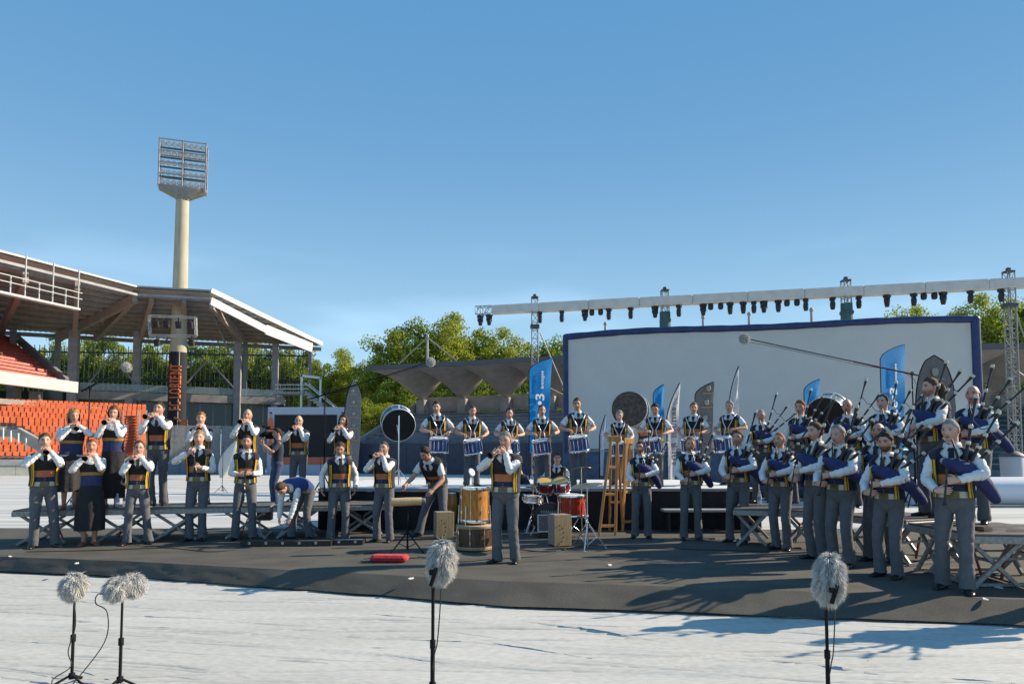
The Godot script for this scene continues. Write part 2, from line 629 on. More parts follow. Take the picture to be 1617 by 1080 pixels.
func steel_brown() -> StandardMaterial3D:
	return mottled("steel_brown", lin(0.32, 0.25, 0.22), lin(0.42, 0.34, 0.3), Vector3(0.2, 0.2, 0.2), 0.7, 0.02, true)

func steel_grey() -> StandardMaterial3D:
	return mottled("steel_grey", lin(0.26, 0.26, 0.27), lin(0.36, 0.36, 0.37), Vector3(0.2, 0.2, 0.2), 0.6, 0.02, true)

func white_paint() -> StandardMaterial3D:
	return mat("white_paint", lin(0.74, 0.74, 0.73), 0.5)

func rail_white() -> StandardMaterial3D:
	return mat("rail_white", lin(0.5, 0.5, 0.49), 0.6)

func seat_mesh() -> Mesh:
	return cached("seat", func():
		var m := MB.new()
		m.box(Vector3(0, 0.42, 0.02), Vector3(0.44, 0.06, 0.4), Basis.IDENTITY, 0.02)
		m.box(Vector3(0, 0.62, -0.19), Vector3(0.44, 0.4, 0.06), Basis(Vector3.RIGHT, -0.2), 0.02)
		m.box(Vector3(0, 0.2, -0.08), Vector3(0.08, 0.4, 0.1))
		return m.mesh())

# rows of steps and seats between a low front line and a high rear line
func terrace(o: Node3D, fa: Vector3, fb: Vector3, ra: Vector3, rb: Vector3, n: int, step_mat: Material, seat_mat: Material, called: String, skip = null, base := Color.WHITE) -> void:
	var spots: Array[Transform3D] = []
	for k in n:
		var t0 := float(k) / n
		var t1 := float(k + 1) / n
		var a0 := fa.lerp(ra, t0)
		var b0 := fb.lerp(rb, t0)
		var a1 := fa.lerp(ra, t1)
		var b1 := fb.lerp(rb, t1)
		var y := a0.y
		var yb := b0.y
		var m := MB.new()
		var drop := Vector3(0, (ra.y - fa.y) / n + 0.02, 0)
		m.quad(a0, b0, b1 + Vector3(0, yb - b1.y, 0), a1 + Vector3(0, y - a1.y, 0))
		m.quad(a0 - drop, b0 - drop, b0, a0)
		part("step", m, step_mat, o)
		if seat_mat:
			var along := b0 - a0
			along.y = 0
			var cnt := int(along.length() / 0.44)
			var inward := (a1 - a0)
			inward.y = 0
			var fwd := -inward.normalized()
			var bx := Vector3.UP.cross(fwd).normalized()
			var bs := Basis(bx, Vector3.UP, bx.cross(Vector3.UP))
			for i in cnt:
				var f := (i + 0.5) / cnt
				var p := a0.lerp(b0, f) + inward * 0.55
				p.y = lerpf(y, yb, f)
				if skip != null and skip.call(f, k): continue
				spots.push_back(Transform3D(bs * 0.8, p))
	if seat_mat:
		var mm := MultiMesh.new()
		mm.transform_format = MultiMesh.TRANSFORM_3D
		mm.use_colors = true
		mm.mesh = seat_mesh()
		mm.instance_count = spots.size()
		rng.seed = 55
		for k in spots.size():
			mm.set_instance_transform(k, spots[k])
			var tone := rng.randf_range(0.82, 1.12)
			var fade := rng.randf_range(0.0, 0.06)
			mm.set_instance_color(k, Color(base.r * tone, base.g * tone + fade * 0.5, base.b * tone + fade * 0.4))
		var mi := MultiMeshInstance3D.new()
		mi.name = called
		mi.multimesh = mm
		mi.material_override = seat_mat
		mi.set_meta("kind", "stuff")
		o.add_child(mi, true)

func left_stand() -> void:
	var o := thing("grandstand", "covered grandstand with brown roof beams and red and orange seats at left", "grandstand")
	var fB := P(215, 456, 78)
	var yf := fB.y
	var fC := P(331, 462, 80); fC.y = yf
	var fA := Vector3(-57.5, yf, -42)
	var r2 := P(507, 547, 98)
	var r1 := P(205, 533, 92)
	var r0 := P(0, 518, 87)
	var rm := r0 + (r0 - r1) * 1.5
	rm.y = r0.y
	# ---- roof
	var roof := Node3D.new()
	roof.name = "roof"
	o.add_child(roof)
	var deck := mottled("roof_deck", lin(0.46, 0.44, 0.42), lin(0.56, 0.54, 0.51), Vector3(0.2, 0.2, 0.2), 0.6, 0.02, true)
	var m := MB.new()
	var up := Vector3(0, 0.22, 0)
	for q in [[fA, fB, r1, rm], [fB, fC, r2, r1]]:
		# corrugated sheet: real ridges from front to rear
		for side in 2:
			var off := up if side == 1 else Vector3.ZERO
			var rows := []
			var cnt := 64 if q[0] == fA else 36
			for j in 2:
				var row := PackedVector3Array()
				for i in cnt * 2 + 1:
					var t := i / (cnt * 2.0)
					var p: Vector3 = q[0].lerp(q[1], t) if j == 0 else q[3].lerp(q[2], t)
					row.push_back(p + off + Vector3(0, 0.09 * (i % 2), 0))
				rows.push_back(row)
			m.grid(rows, false)
	part("sheeting", m, deck, roof)
	for q in [[fA, fB, r1, rm], [fB, fC, r2, r1]]:
		for k in range(1, 11):
			var t := k / 11.0
			m = MB.new()
			m.bar(q[0].lerp(q[3], t) - Vector3(0, 0.2, 0), q[1].lerp(q[2], t) - Vector3(0, 0.2, 0), 0.2, 0.34)
			part("purlin", m, steel_brown() if k > 5 else steel_grey(), roof)
	# edge trims
	for q in [[fA, fB], [fB, fC]]:
		m = MB.new()
		m.bar(q[0] + Vector3(0, 0.25, 0), q[1] + Vector3(0, 0.25, 0), 0.2, 0.2)
		part("front_edge", m, rail_white() if q[0] == fA else steel_grey(), roof)
		m = MB.new()
		m.bar(q[0] + Vector3(0.2, -0.75, 0.2), q[1] + Vector3(0.2, -0.75, 0.2), 0.22, 0.28)
		part("gutter", m, steel_grey(), roof)
	m = MB.new()
	m.bar(fC + Vector3(0.1, 0.3, 0), r2 + Vector3(0.1, 0.35, 0), 0.25, 0.55)
	part("end_edge", m, white_paint(), roof)
	m = MB.new()
	var e0 := P(332, 474, 80.3)
	var e1 := P(492, 547, 96)
	m.bar(e0 - Vector3(0, 0.1, 0), e0.lerp(e1, 0.5) - Vector3(0, 0.55, 0), 0.25, 0.9)
	m.bar(e0.lerp(e1, 0.5) - Vector3(0, 0.55, 0), e1 - Vector3(0, 0.2, 0), 0.24, 1.25)
	part("end_girder", m, white_paint(), roof)
	m = MB.new()
	m.bar(rm - Vector3(0, 0.4, 0), r1 - Vector3(0, 0.4, 0), 0.35, 0.5)
	m.bar(r1 - Vector3(0, 0.4, 0), r2 - Vector3(0, 0.4, 0), 0.35, 0.5)
	part("rear_edge", m, steel_grey(), roof)
	for q in [[90, 530, 88, 213, 466, 78.4], [117, 524, 82, 122, 445, 72], [0, 520, 80, 40, 432, 67], [222, 526, 87, 239, 464, 79.5], [382, 532, 91, 334, 476, 80.6], [286, 534, 90, 290, 466, 80], [150, 530, 90, 212, 464, 78.2], [-60, 522, 78, -30, 400, 62]]:
		var a := P(q[0], q[1], q[2])
		var b := P(q[3], q[4], q[5])
		m = MB.new()
		m.bar(a - Vector3(0, 0.3, 0), b - Vector3(0, 0.4, 0), 0.5, 1.1)
		part("girder", m, steel_brown(), roof)
	# hanging maintenance walkway with white rails
	var wk := Node3D.new()
	wk.name = "walkway"
	o.add_child(wk)
	var w0 := P(-60, 430, 56)
	var w1 := P(122, 484, 66)
	w0.y = w1.y
	m = MB.new()
	m.bar(w0 - Vector3(0, 0.3, 0), w1 - Vector3(0, 0.3, 0), 0.7, 0.2)
	part("walk_deck", m, rail_white(), wk)
	for h in [0.7, 1.3]:
		m = MB.new()
		m.bar(w0 + Vector3(0.4, h, 0), w1 + Vector3(0.4, h, 0), 0.07, 0.07)
		part("rail", m, rail_white(), wk)
	for k in 9:
		var p := w0.lerp(w1, k / 8.0)
		m = MB.new()
		m.bar(p - Vector3(0, 0.2, 0), p + Vector3(0, 3.6 if k % 2 == 0 else 1.4, 0), 0.09, 0.09)
		part("hanger", m, rail_white(), wk)
	# sound rig hung under the roof
	var rg := Node3D.new()
	rg.name = "sound_rig"
	o.add_child(rg)
	var g0_ := P(235, 499, 77)
	var g1_ := P(308, 502, 77.5)
	var g2_ := P(236, 530, 77)
	var g3_ := P(309, 531, 77.5)
	for q in [[g0_, g1_], [g2_, g3_], [g0_, g2_], [g1_, g3_]]:
		m = MB.new()
		lattice(m, q[0], q[1], 0.22, 0.6, 0.03)
		part("rig_tube", m, rail_white(), rg)
	for q in [[245, 512], [262, 512], [281, 513], [300, 514], [247, 541], [302, 541]]:
		m = MB.new()
		var p := P(q[0], q[1], 77.2)
		m.box(p, Vector3(0.55, 0.8, 0.5), Basis(Vector3.RIGHT, 0.3), 0.05)
		m.box(p + Vector3(0, 0.55, 0), Vector3(0.1, 0.5, 0.1))
		part("loudspeaker", m, mat("speaker_black", lin(0.02, 0.02, 0.024), 0.6), rg)
	# ---- columns
	for q in [[117, 522, 82, 1.0, 0], [217, 523, 87, 0.85, 0], [376, 533, 91, 0.9, 1], [435, 543, 93.5, 0.85, 1], [91, 527, 88, 0.6, 0], [387, 536, 95, 0.55, 0], [490, 547, 97, 0.5, 0], [20, 520, 84, 0.6, 0]]:
		var p := P(q[0], q[1], q[2])
		m = MB.new()
		m.box(Vector3(p.x, p.y / 2, p.z), Vector3(q[3], p.y, q[3]), Basis(Vector3.UP, 0.25), 0.05)
		part("column", m, mottled("column_grey", lin(0.27, 0.25, 0.25), lin(0.36, 0.33, 0.33), Vector3(0.2, 0.2, 0.2), 0.8, 0.02, true), o)
	for q in [[140, 605, 86, 175, 560, 87], [178, 560, 87, 212, 605, 86.5], [294, 605, 89, 326, 570, 89], [330, 570, 89, 368, 612, 89.5], [252, 545, 88, 296, 508, 86], [338, 500, 86, 362, 560, 90]]:
		m = MB.new()
		m.bar(P(q[0], q[1], q[2]), P(q[3], q[4], q[5]), 0.16, 0.16)
		part("brace", m, steel_grey(), o)
	# ---- concrete belt, glazed lower storey
	var c0 := P(108, 623, 83)
	var c1 := P(448, 622, 94)
	c1.y = c0.y
	m = MB.new()
	m.bar(c0, c1, 1.2, 1.0)
	part("floor_beam", m, concrete(), o)
	m = MB.new()
	m.bar(c0 + Vector3(0, 1.05, 0.4), c1 + Vector3(0, 1.05, 0.4), 0.06, 0.9)
	var glassy := mat("balustrade_glass", Color(0.55, 0.6, 0.62, 0.35), 0.1)
	glassy.transparency = BaseMaterial3D.TRANSPARENCY_ALPHA
	part("balustrade", m, glassy, o)
	var panes := 16
	for k in panes:
		var a := c0.lerp(c1, k / float(panes)) + Vector3(0.3, 0, -0.6)
		var b := c0.lerp(c1, (k + 1) / float(panes)) + Vector3(0.3, 0, -0.6)
		m = MB.new()
		m.bar(a.lerp(b, 0.03) - Vector3(0, 2.2, 0), a.lerp(b, 0.97) - Vector3(0, 2.2, 0), 0.08, 3.2)
		part("pane", m, mat("window_dark", lin(0.02, 0.03, 0.034), 0.12), o)
		m = MB.new()
		m.box(a - Vector3(0, 2.2, 0), Vector3(0.16, 3.3, 0.16))
		part("mullion", m, steel_grey(), o)
	# pale panels below, in front
	for k in 12:
		var a := P(200 + k * 18.5, 704, 76 + k * 0.5)
		var b := P(200 + (k + 1) * 18.5, 704, 76 + (k + 1) * 0.5)
		a.y = 2.4; b.y = 2.4
		m = MB.new()
		m.bar(a.lerp(b, 0.015), a.lerp(b, 0.985), 0.12, 5.0)
		part("wall_panel", m, mottled("panel_grey", lin(0.19, 0.2, 0.21), lin(0.27, 0.28, 0.29), Vector3(0.3, 0.3, 0.3), 0.6, 0.02, true), o)
	# ---- fascia of the upper tier
	var u0 := Vector3(-49.5, 0, -46)
	var u1 := P(117, 612, 73)
	u0.y = u1.y
	m = MB.new()
	m.bar(u0, u1, 0.8, 1.15)
	part("tier_front", m, mottled("fascia_pale", lin(0.5, 0.45, 0.44), lin(0.6, 0.56, 0.55), Vector3(0.1, 0.3, 0.1), 0.7, 0.02, true), o)
	m = MB.new()
	m.bar(u0 + Vector3(-5, -2.2, 0), u1 + Vector3(-2, -2.2, -3), 7.0, 0.5)
	part("tier_floor", m, concrete(), o)
	for q in [[55, 640, 74], [205, 640, 82], [20, 640, 70]]:
		var p := P(q[0], q[1], q[2])
		m = MB.new()
		m.box(Vector3(p.x, 4.2, p.z), Vector3(0.9, 8.4, 0.9))
		part("pier", m, concrete(), o)
	m = MB.new()
	m.bar(P(-40, 636, 78), P(118, 636, 84), 0.2, 2.8)
	part("rear_glazing", m, mat("window_dark", lin(0.02, 0.03, 0.034), 0.12), o)
	var os := tinted("seat_plastic", 0.45)
	var upper := Node3D.new()
	upper.name = "upper_tier"
	o.add_child(upper)
	terrace(upper, u0 + Vector3(-0.5, 0.6, 0), P(100, 606, 73.5), Vector3(-68, P(14, 533, 88).y, -56), P(14, 533, 88), 13, mottled("step_red", lin(0.13, 0.025, 0.016), lin(0.18, 0.04, 0.024), Vector3(0.3, 0.3, 0.3), 0.8, 0.02, true), os, "seats", null, Color(0.48, 0.045, 0.02))
	m = MB.new()
	m.bar(P(100, 606, 73.5) + Vector3(0.3, 0.2, 0), P(14, 533, 88) + Vector3(0.3, 0.5, 0), 0.35, 0.9)
	part("end_wall", m, steel_grey(), upper)
	var lower := Node3D.new()
	lower.name = "lower_tier"
	o.add_child(lower)
	var la := P(-90, 727, 50)
	var lb := P(232, 721, 57)
	lb.y = la.y
	var ra := P(-90, 632, 63)
	var rb := P(232, 650, 74)
	rb.y = ra.y
	terrace(lower, la, lb, ra, rb, 19, concrete(), os, "seats", func(f, k): return f < 0.47 and f > 0.08 and k > 4 and k < 10 and f < 0.30 + 0.03 * (10 - k), Color(0.66, 0.125, 0.03))
	# the stairway opening with its dark side wall and white rails
	m = MB.new()
	m.bar(P(-40, 684, 51.5), P(26, 684, 51.5), 0.3, 0.5)
	m.bar(P(26, 683, 51.5), P(70, 707, 51.0), 0.35, 0.8)
	part("stair_parapet", m, concrete(), lower)
	for q in [[4, 676], [16, 680], [28, 684], [40, 692]]:
		m = MB.new()
		m.bar(P(q[0], q[1], 50.8), P(q[0], q[1] + 18, 50.8), 0.07, 0.07)
		part("rail_post", m, white_paint(), lower)
	# ---- pitch-side wall of pale panels
	m = MB.new()
	m.bar(la + Vector3(-2, -0.18, 0.6), lb + Vector3(0, -0.18, 0.6), 0.5, 0.45)
	part("wall_cap", m, steel_grey(), o)
	for k in 14:
		var a := (la + Vector3(-2, 0, 0.7)).lerp(lb + Vector3(0, 0, 0.7), k / 14.0)
		var b := (la + Vector3(-2, 0, 0.7)).lerp(lb + Vector3(0, 0, 0.7), (k + 1) / 14.0)
		a.y = 0.33; b.y = 0.33
		m = MB.new()
		m.bar(a.lerp(b, 0.01), a.lerp(b, 0.99), 0.2, 0.8)
		part("wall_panel", m, mottled("panel_green", lin(0.36, 0.38, 0.33), lin(0.46, 0.47, 0.42), Vector3(0.3, 0.3, 0.3), 0.8, 0.02, true), o)
	# aisle of orange-brown steps
	var st := Node3D.new()
	st.name = "aisle_stair"
	o.add_child(st)
	for k in 13:
		m = MB.new()
		var p := P(206, 713 - k * 4.6, 57.0 + k * 0.9)
		m.box(p, Vector3(1.25, 0.12, 0.7), Basis(Vector3.UP, -0.3))
		part("tread", m, mat("tread_orange", lin(0.2, 0.05, 0.02), 0.6), st)
	for x in [-0.75, 0.75]:
		m = MB.new()
		m.bar(P(206, 716, 57) + Vector3(x, 0.3, 0), P(206, 656, 68) + Vector3(x, 0.3, 0), 0.08, 0.3)
		part("stringer", m, steel_grey(), st)
	# ---- railings on the roofline fence behind: own thing
	var f := thing("bar_fence", "tall fence of dark vertical bars behind the left grandstand", "fence")
	var g0 := P(22, 548, 99)
	var g1 := P(486, 552, 104)
	g1.y = g0.y
	for h in [-0.6, -4.5]:
		m = MB.new()
		m.bar(g0 + Vector3(0, h, 0), g1 + Vector3(0, h, 0), 0.12, 0.22)
		part("rail", m, mat("fence_dark", lin(0.035, 0.04, 0.045), 0.6), f)
	for k in 62:
		var p := g0.lerp(g1, k / 61.0)
		m = MB.new()
		m.bar(Vector3(p.x, 2.0, p.z), p + Vector3(0, 0.4, 0), 0.085, 0.085)
		part("bar", m, mat("fence_dark", lin(0.035, 0.04, 0.045), 0.6), f)
	# ---- steel stair at the stand's end
	var s := thing("steel_stair", "grey steel stair and landing with mesh rails at the grandstand's right end", "stair")
	var l0 := P(440, 622, 84)
	var l1 := P(484, 622, 84)
	m = MB.new()
	m.bar(l0, l1, 3.0, 0.25)
	part("landing", m, steel_grey(), s)
	for h in [0.5, 1.0]:
		m = MB.new()
		m.bar(l0 + Vector3(0, h, 1.4), l1 + Vector3(0.6, h, 1.4), 0.06, 0.07)
		part("rail", m, white_paint(), s)
	for k in 12:
		var p := l0.lerp(l1, k / 11.0) + Vector3(0, 0.5, 1.4)
		m = MB.new()
		m.box(p, Vector3(0.04, 1.0, 0.04))
		part("baluster", m, steel_grey(), s)
	for k in 10:
		m = MB.new()
		m.box(P(486 + k * 5, 624 + k * 4.2, 83.6 - k * 0.2), Vector3(0.6, 0.08, 1.6))
		part("tread", m, white_paint(), s)
	for z in [0.0, 1.7]:
		m = MB.new()
		m.bar(P(484, 622, 83.6) + Vector3(0, 0.2, z - 0.9), P(534, 664, 81.6) + Vector3(0, 0.2, z - 0.9), 0.1, 0.35)
		part("stringer", m, steel_grey(), s)
		m = MB.new()
		m.bar(P(484, 622, 83.6) + Vector3(0, 1.3, z - 0.9), P(534, 664, 81.6) + Vector3(0, 1.3, z - 0.9), 0.07, 0.08)
		part("handrail", m, white_paint(), s)
	for q in [[476, 592, 636], [506, 596, 650]]:
		m = MB.new()
		var a := P(q[0], q[1], 83)
		m.bar(Vector3(a.x, 0, a.z), a, 0.22, 0.22)
		part("post", m, white_paint(), s)
	m = MB.new()
	m.bar(P(474, 593, 83), P(508, 597, 83), 0.22, 0.25)
	part("lintel", m, white_paint(), s)
	# pale folded sheet leaning on the wall
	var pw := P(352, 752, 46)
	var c := MB.new()
	var rr := []
	for j in 9:
		var row := PackedVector3Array()
		var y := j / 8.0
		for i in 9:
			var x := (i / 8.0 - 0.5)
			row.push_back(Vector3(x * 1.5 * sin(PI * (0.12 + 0.8 * y)) + y * 0.7, 0.05 + y * 2.5, -0.5 * y + 0.25 * cos(x * 4.0)))
		rr.push_back(row)
	c.grid(rr, false)
	single("pale_cover", c, mat("cover_pale", lin(0.58, 0.55, 0.5), 0.8), "pale folded cover leaning in front of the left stand's grey panels", "cover", Vector3(pw.x, 0, pw.z))

func pylon() -> void:
	var b := P(277, 700, 83)
	var top := P(287, 312, 83)
	var o := thing("floodlight_pylon", "tall cream floodlight pylon with black lettered band and lamp panel", "floodlight", Vector3(b.x, 0, b.z))
	var m := MB.new()
	m.lathe([[1.02, 0.0], [0.98, 10.0], [0.86, 22.0], [0.74, top.y]], 28)
	part("mast", m, mottled("mast_cream", lin(0.41, 0.365, 0.27), lin(0.5, 0.455, 0.345), Vector3(0.3, 0.06, 0.3), 0.85, 0.02, true), o)
	var y0: float = P(277, 662, 83).y
	var y1: float = P(277, 557, 83).y
	m = MB.new()
	m.lathe([[1.0, y0 - 4.2], [1.035, y0 - 4.2], [1.01, y1], [0.9, y1]], 28)
	var band := part("band", m, mat("band_black", lin(0.018, 0.02, 0.026), 0.9), o)
	var orange := mat("print_orange", lin(0.66, 0.15, 0.045), 0.7)
	var tm := text_mesh("FC LORIENT", 1.0, 0.3)
	var bx := tm.get_aabb().size
	var ln: float = P(277, 577, 83).y - P(277, 649, 83).y
	part("lettering", tm, orange, band, Transform3D(Basis(Vector3.BACK, PI / 2) * Basis.from_scale(Vector3(ln / bx.x, 1.75, 1.0)), Vector3(0.2, (P(277, 577, 83).y + P(277, 649, 83).y) / 2, 0.90)))
	m = MB.new()
	m.bar(Vector3(0.55, y0 - 5.0, 0.86), Vector3(0.55, y1, 0.83), 0.06, 0.1)
	part("edge_line", m, mat("line_pale", lin(0.6, 0.58, 0.52), 0.6), band)
	# orange ring emblem
	var ec: float = P(277, 677, 83).y
	m = MB.new()
	for k in 20:
		var a0 := TAU * k / 20.0
		var a1 := TAU * (k + 1) / 20.0
		m.bar(Vector3(0.3 + cos(a0) * 0.75, ec + sin(a0) * 1.25, 1.0 - 0.16 * absf(cos(a0))), Vector3(0.3 + cos(a1) * 0.75, ec + sin(a1) * 1.25, 1.0 - 0.16 * absf(cos(a1))), 0.22, 0.08, Vector3.BACK)
	for k in 5:
		m.box(Vector3(1.3, ec + 0.9 - k * 0.45, 0.75), Vector3(1.0 - absf(k - 2.0) * 0.12, 0.22, 0.08))
	part("emblem", m, orange, band)
	# lamp head
	var hd := Node3D.new()
	hd.name = "lamp_head"
	o.add_child(hd)
	hd.position = Vector3(0, 0, 0)
	var bs := Basis(Vector3.UP, 0.32)
	var hy0: float = P(287, 302, 83).y
	var hy1: float = P(287, 232, 83).y
	var W := 5.4
	m = MB.new()
	var rows := []
	for q in [[0.75, 0.75, top.y - 0.4], [0.9, 0.8, top.y - 0.1], [W / 2, 0.95, hy0 - 0.05], [W / 2, 0.95, hy0 + 0.35]]:
		var row := PackedVector3Array()
		for i in 24:
			var a := TAU * i / 24.0
			var sx := signf(cos(a)) * pow(absf(cos(a)), 0.5)
			var sz := signf(sin(a)) * pow(absf(sin(a)), 0.5)
			row.push_back(bs * Vector3(sx * q[0], 0, sz * q[1]) + Vector3(0, q[2], 0))
		rows.push_back(row)
	m.loft(rows)
	part("funnel", m, mottled("funnel_grey", lin(0.24, 0.22, 0.2), lin(0.32, 0.3, 0.27), Vector3(0.3, 0.3, 0.3), 0.7, 0.02, true), hd)
	for x in [-1.0, 0.0, 1.0]:
		for z in [-0.8, 0.8]:
			m = MB.new()
			m.bar(bs * Vector3(x * W / 2 * 0.97, 0, z) + Vector3(0, hy0, 0), bs * Vector3(x * W / 2 * 0.97, 0, z) + Vector3(0, hy1 + 0.5, 0), 0.13, 0.13)
			part("frame_post", m, steel_grey(), hd)
	for k in 5:
		for z in [-0.8, 0.8]:
			m = MB.new()
			var y := lerpf(hy0 + 0.3, hy1 + 0.4, k / 4.0)
			m.bar(bs * Vector3(-W / 2, 0, z) + Vector3(0, y, 0), bs * Vector3(W / 2, 0, z) + Vector3(0, y, 0), 0.1, 0.12)
			part("frame_rail", m, steel_grey(), hd)
	for k in 5:
		for i in 8:
			var y := lerpf(hy0 + 0.8, hy1 + 0.0, k / 4.0)
			var p := bs * Vector3(-W / 2 + 0.45 + i * 0.643, 0, 0.4) + Vector3(0, y, 0)
			var lt := Transform3D(bs * Basis(Vector3.RIGHT, PI / 2 + 0.45), p)
			m = MB.new()
			m.lathe([[0.0, -0.5], [0.17, -0.48], [0.26, -0.1], [0.3, 0.06], [0.27, 0.06]], 12, lt)
			var lp := part("floodlight", m, mat("lamp_shell", lin(0.5, 0.5, 0.48), 0.45, 0.2), hd)
			m = MB.new()
			m.lathe([[0.26, 0.05], [0.15, 0.055], [0.0, 0.057]], 12, lt)
			part("lens", m, mat("lamp_glass", lin(0.68, 0.7, 0.72), 0.1), lp)
		m = MB.new()
		var yb := lerpf(hy0 + 0.4, hy1 - 0.4, k / 4.0)
		m.bar(bs * Vector3(-W / 2, 0, 0.0) + Vector3(0, yb, 0), bs * Vector3(W / 2, 0, 0.0) + Vector3(0, yb, 0), 0.5, 0.06)
		part("lamp_shelf", m, mat("shelf_grey", lin(0.2, 0.19, 0.18), 0.7), hd)

func scoreboard() -> void:
	var d := 56.0
	var a := P(420, 745, d)
	var b := P(546, 745, d)
	var y0: float = P(480, 745, d).y
	var y1: float = P(480, 643, d).y
	var o := thing("scoreboard_screen", "large black screen in a white frame with orange base strip, behind the left risers", "screen", Vector3((a.x + b.x) / 2, 0, a.z))
	var w := b.x - a.x
	var m := MB.new()
	m.box(Vector3(0, (y0 + y1) / 2 - 0.1, -0.3), Vector3(w, y1 - y0 + 0.2, 0.5), Basis.IDENTITY, 0.03)
	part("frame", m, mat("board_white", lin(0.33, 0.38, 0.47), 0.6), o)
	m = MB.new()
	var sx0: float = P(432, 700, d).x - o.position.x
	var sx1: float = P(531, 700, d).x - o.position.x
	var sy0: float = P(480, 722, d).y
	var sy1: float = P(480, 655, d).y
	m.box(Vector3((sx0 + sx1) / 2, (sy0 + sy1) / 2, -0.03), Vector3(sx1 - sx0, sy1 - sy0, 0.08))
	part("panel", m, mat("led_off", lin(0.016, 0.015, 0.016), 0.9), o)
	m = MB.new()
	m.box(Vector3(0.1, P(480, 728, d).y, -0.03), Vector3(w - 0.5, 0.55, 0.07))
	part("orange_strip", m, mat("strip_orange", lin(0.5, 0.11, 0.05), 0.6), o)
	# printed figures on the two sides: flat print
	for q in [[426, 0.0], [540, 0.05]]:
		var x: float = P(q[0], 700, d).x - o.position.x
		for t in [[0.42, 1.9, lin(0.5, 0.12, 0.06), 677, 0.0], [0.4, 1.2, lin(0.45, 0.1, 0.05), 706, 0.0], [0.2, 0.32, lin(0.4, 0.23, 0.16), 657, 0.0], [0.2, 0.14, lin(0.02, 0.015, 0.012), 652, 0.004]]:
			m = MB.new()
			m.ball(Vector3(x, P(q[0], t[3], d).y, -0.045), Vector3(t[0] * 0.62, t[1] * 0.55, 0.01 + t[4]), 12, 8)
			part("print", m, mat("print%s" % str(t[2]), t[2], 0.6), o)
	m = MB.new()
	m.box(Vector3(0, y0 / 2 - 0.05, -0.5), Vector3(w - 0.6, maxf(y0, 0.2), 0.4))
	part("foot", m, steel_grey(), o)
	# low boundary wall left of it
	var wl := thing("boundary_wall", "low blue-grey boundary wall between orange seats and black screen", "wall")
	var p0 := P(238, 750, 55)
	var p1 := P(418, 750, 56)
	for k in 8:
		m = MB.new()
		var s := p0.lerp(p1, k / 8.0)
		var e := p0.lerp(p1, (k + 1) / 8.0)
		m.bar(Vector3(s.x, 0.45, s.z).lerp(Vector3(e.x, 0.45, e.z), 0.012), Vector3(s.x, 0.45, s.z).lerp(Vector3(e.x, 0.45, e.z), 0.988), 0.2, 1.0)
		part("wall_panel", m, mat("wall_blue", lin(0.1, 0.13, 0.2), 0.7), wl)

func hypar_row(o: Node3D, start: Vector3, u: Vector3, back: Vector3, n: int, w: float, deep: float, drop: float, cm: Material) -> void:
	for k in n:
		var mid := start + u * w * (k + 0.5)
		var shell := MB.new()
		for side in 2:
			var rows := []
			for j in 13:
				var t := j / 12.0
				var row := PackedVector3Array()
				for i in 17:
					var s := i / 8.0 - 1.0
					var y := -drop * (0.16 * t * t + 0.84 * pow(t, 1.15) * (1.0 - pow(absf(s), 1.5)))
					if side == 1: y = 0.35 * (1.0 - t * 0.3)
					row.push_back(mid + u * (s * w / 2) + back * (t * deep) + Vector3(0, y, 0))
				rows.push_back(row)
			shell.grid(rows, false)
		part("canopy_shell", shell, cm, o)
		var m := MB.new()
		var e0 := mid - u * w / 2 - back * 0.03 + Vector3(0, 0.15, 0)
		m.bar(e0, e0 + u * w, 0.12, 0.42)
		part("canopy_edge", m, mat("edge_dark", lin(0.1, 0.1, 0.11), 0.8), o)
		var foot := mid + back * deep
		m = MB.new()
		var hh := start.y - drop
		m.box(Vector3(foot.x, hh / 2, foot.z), Vector3(0.9, hh, 0.9), Basis(Vector3.UP, atan2(-u.z, u.x)), 0.05)
		part("column", m, concrete(), o)

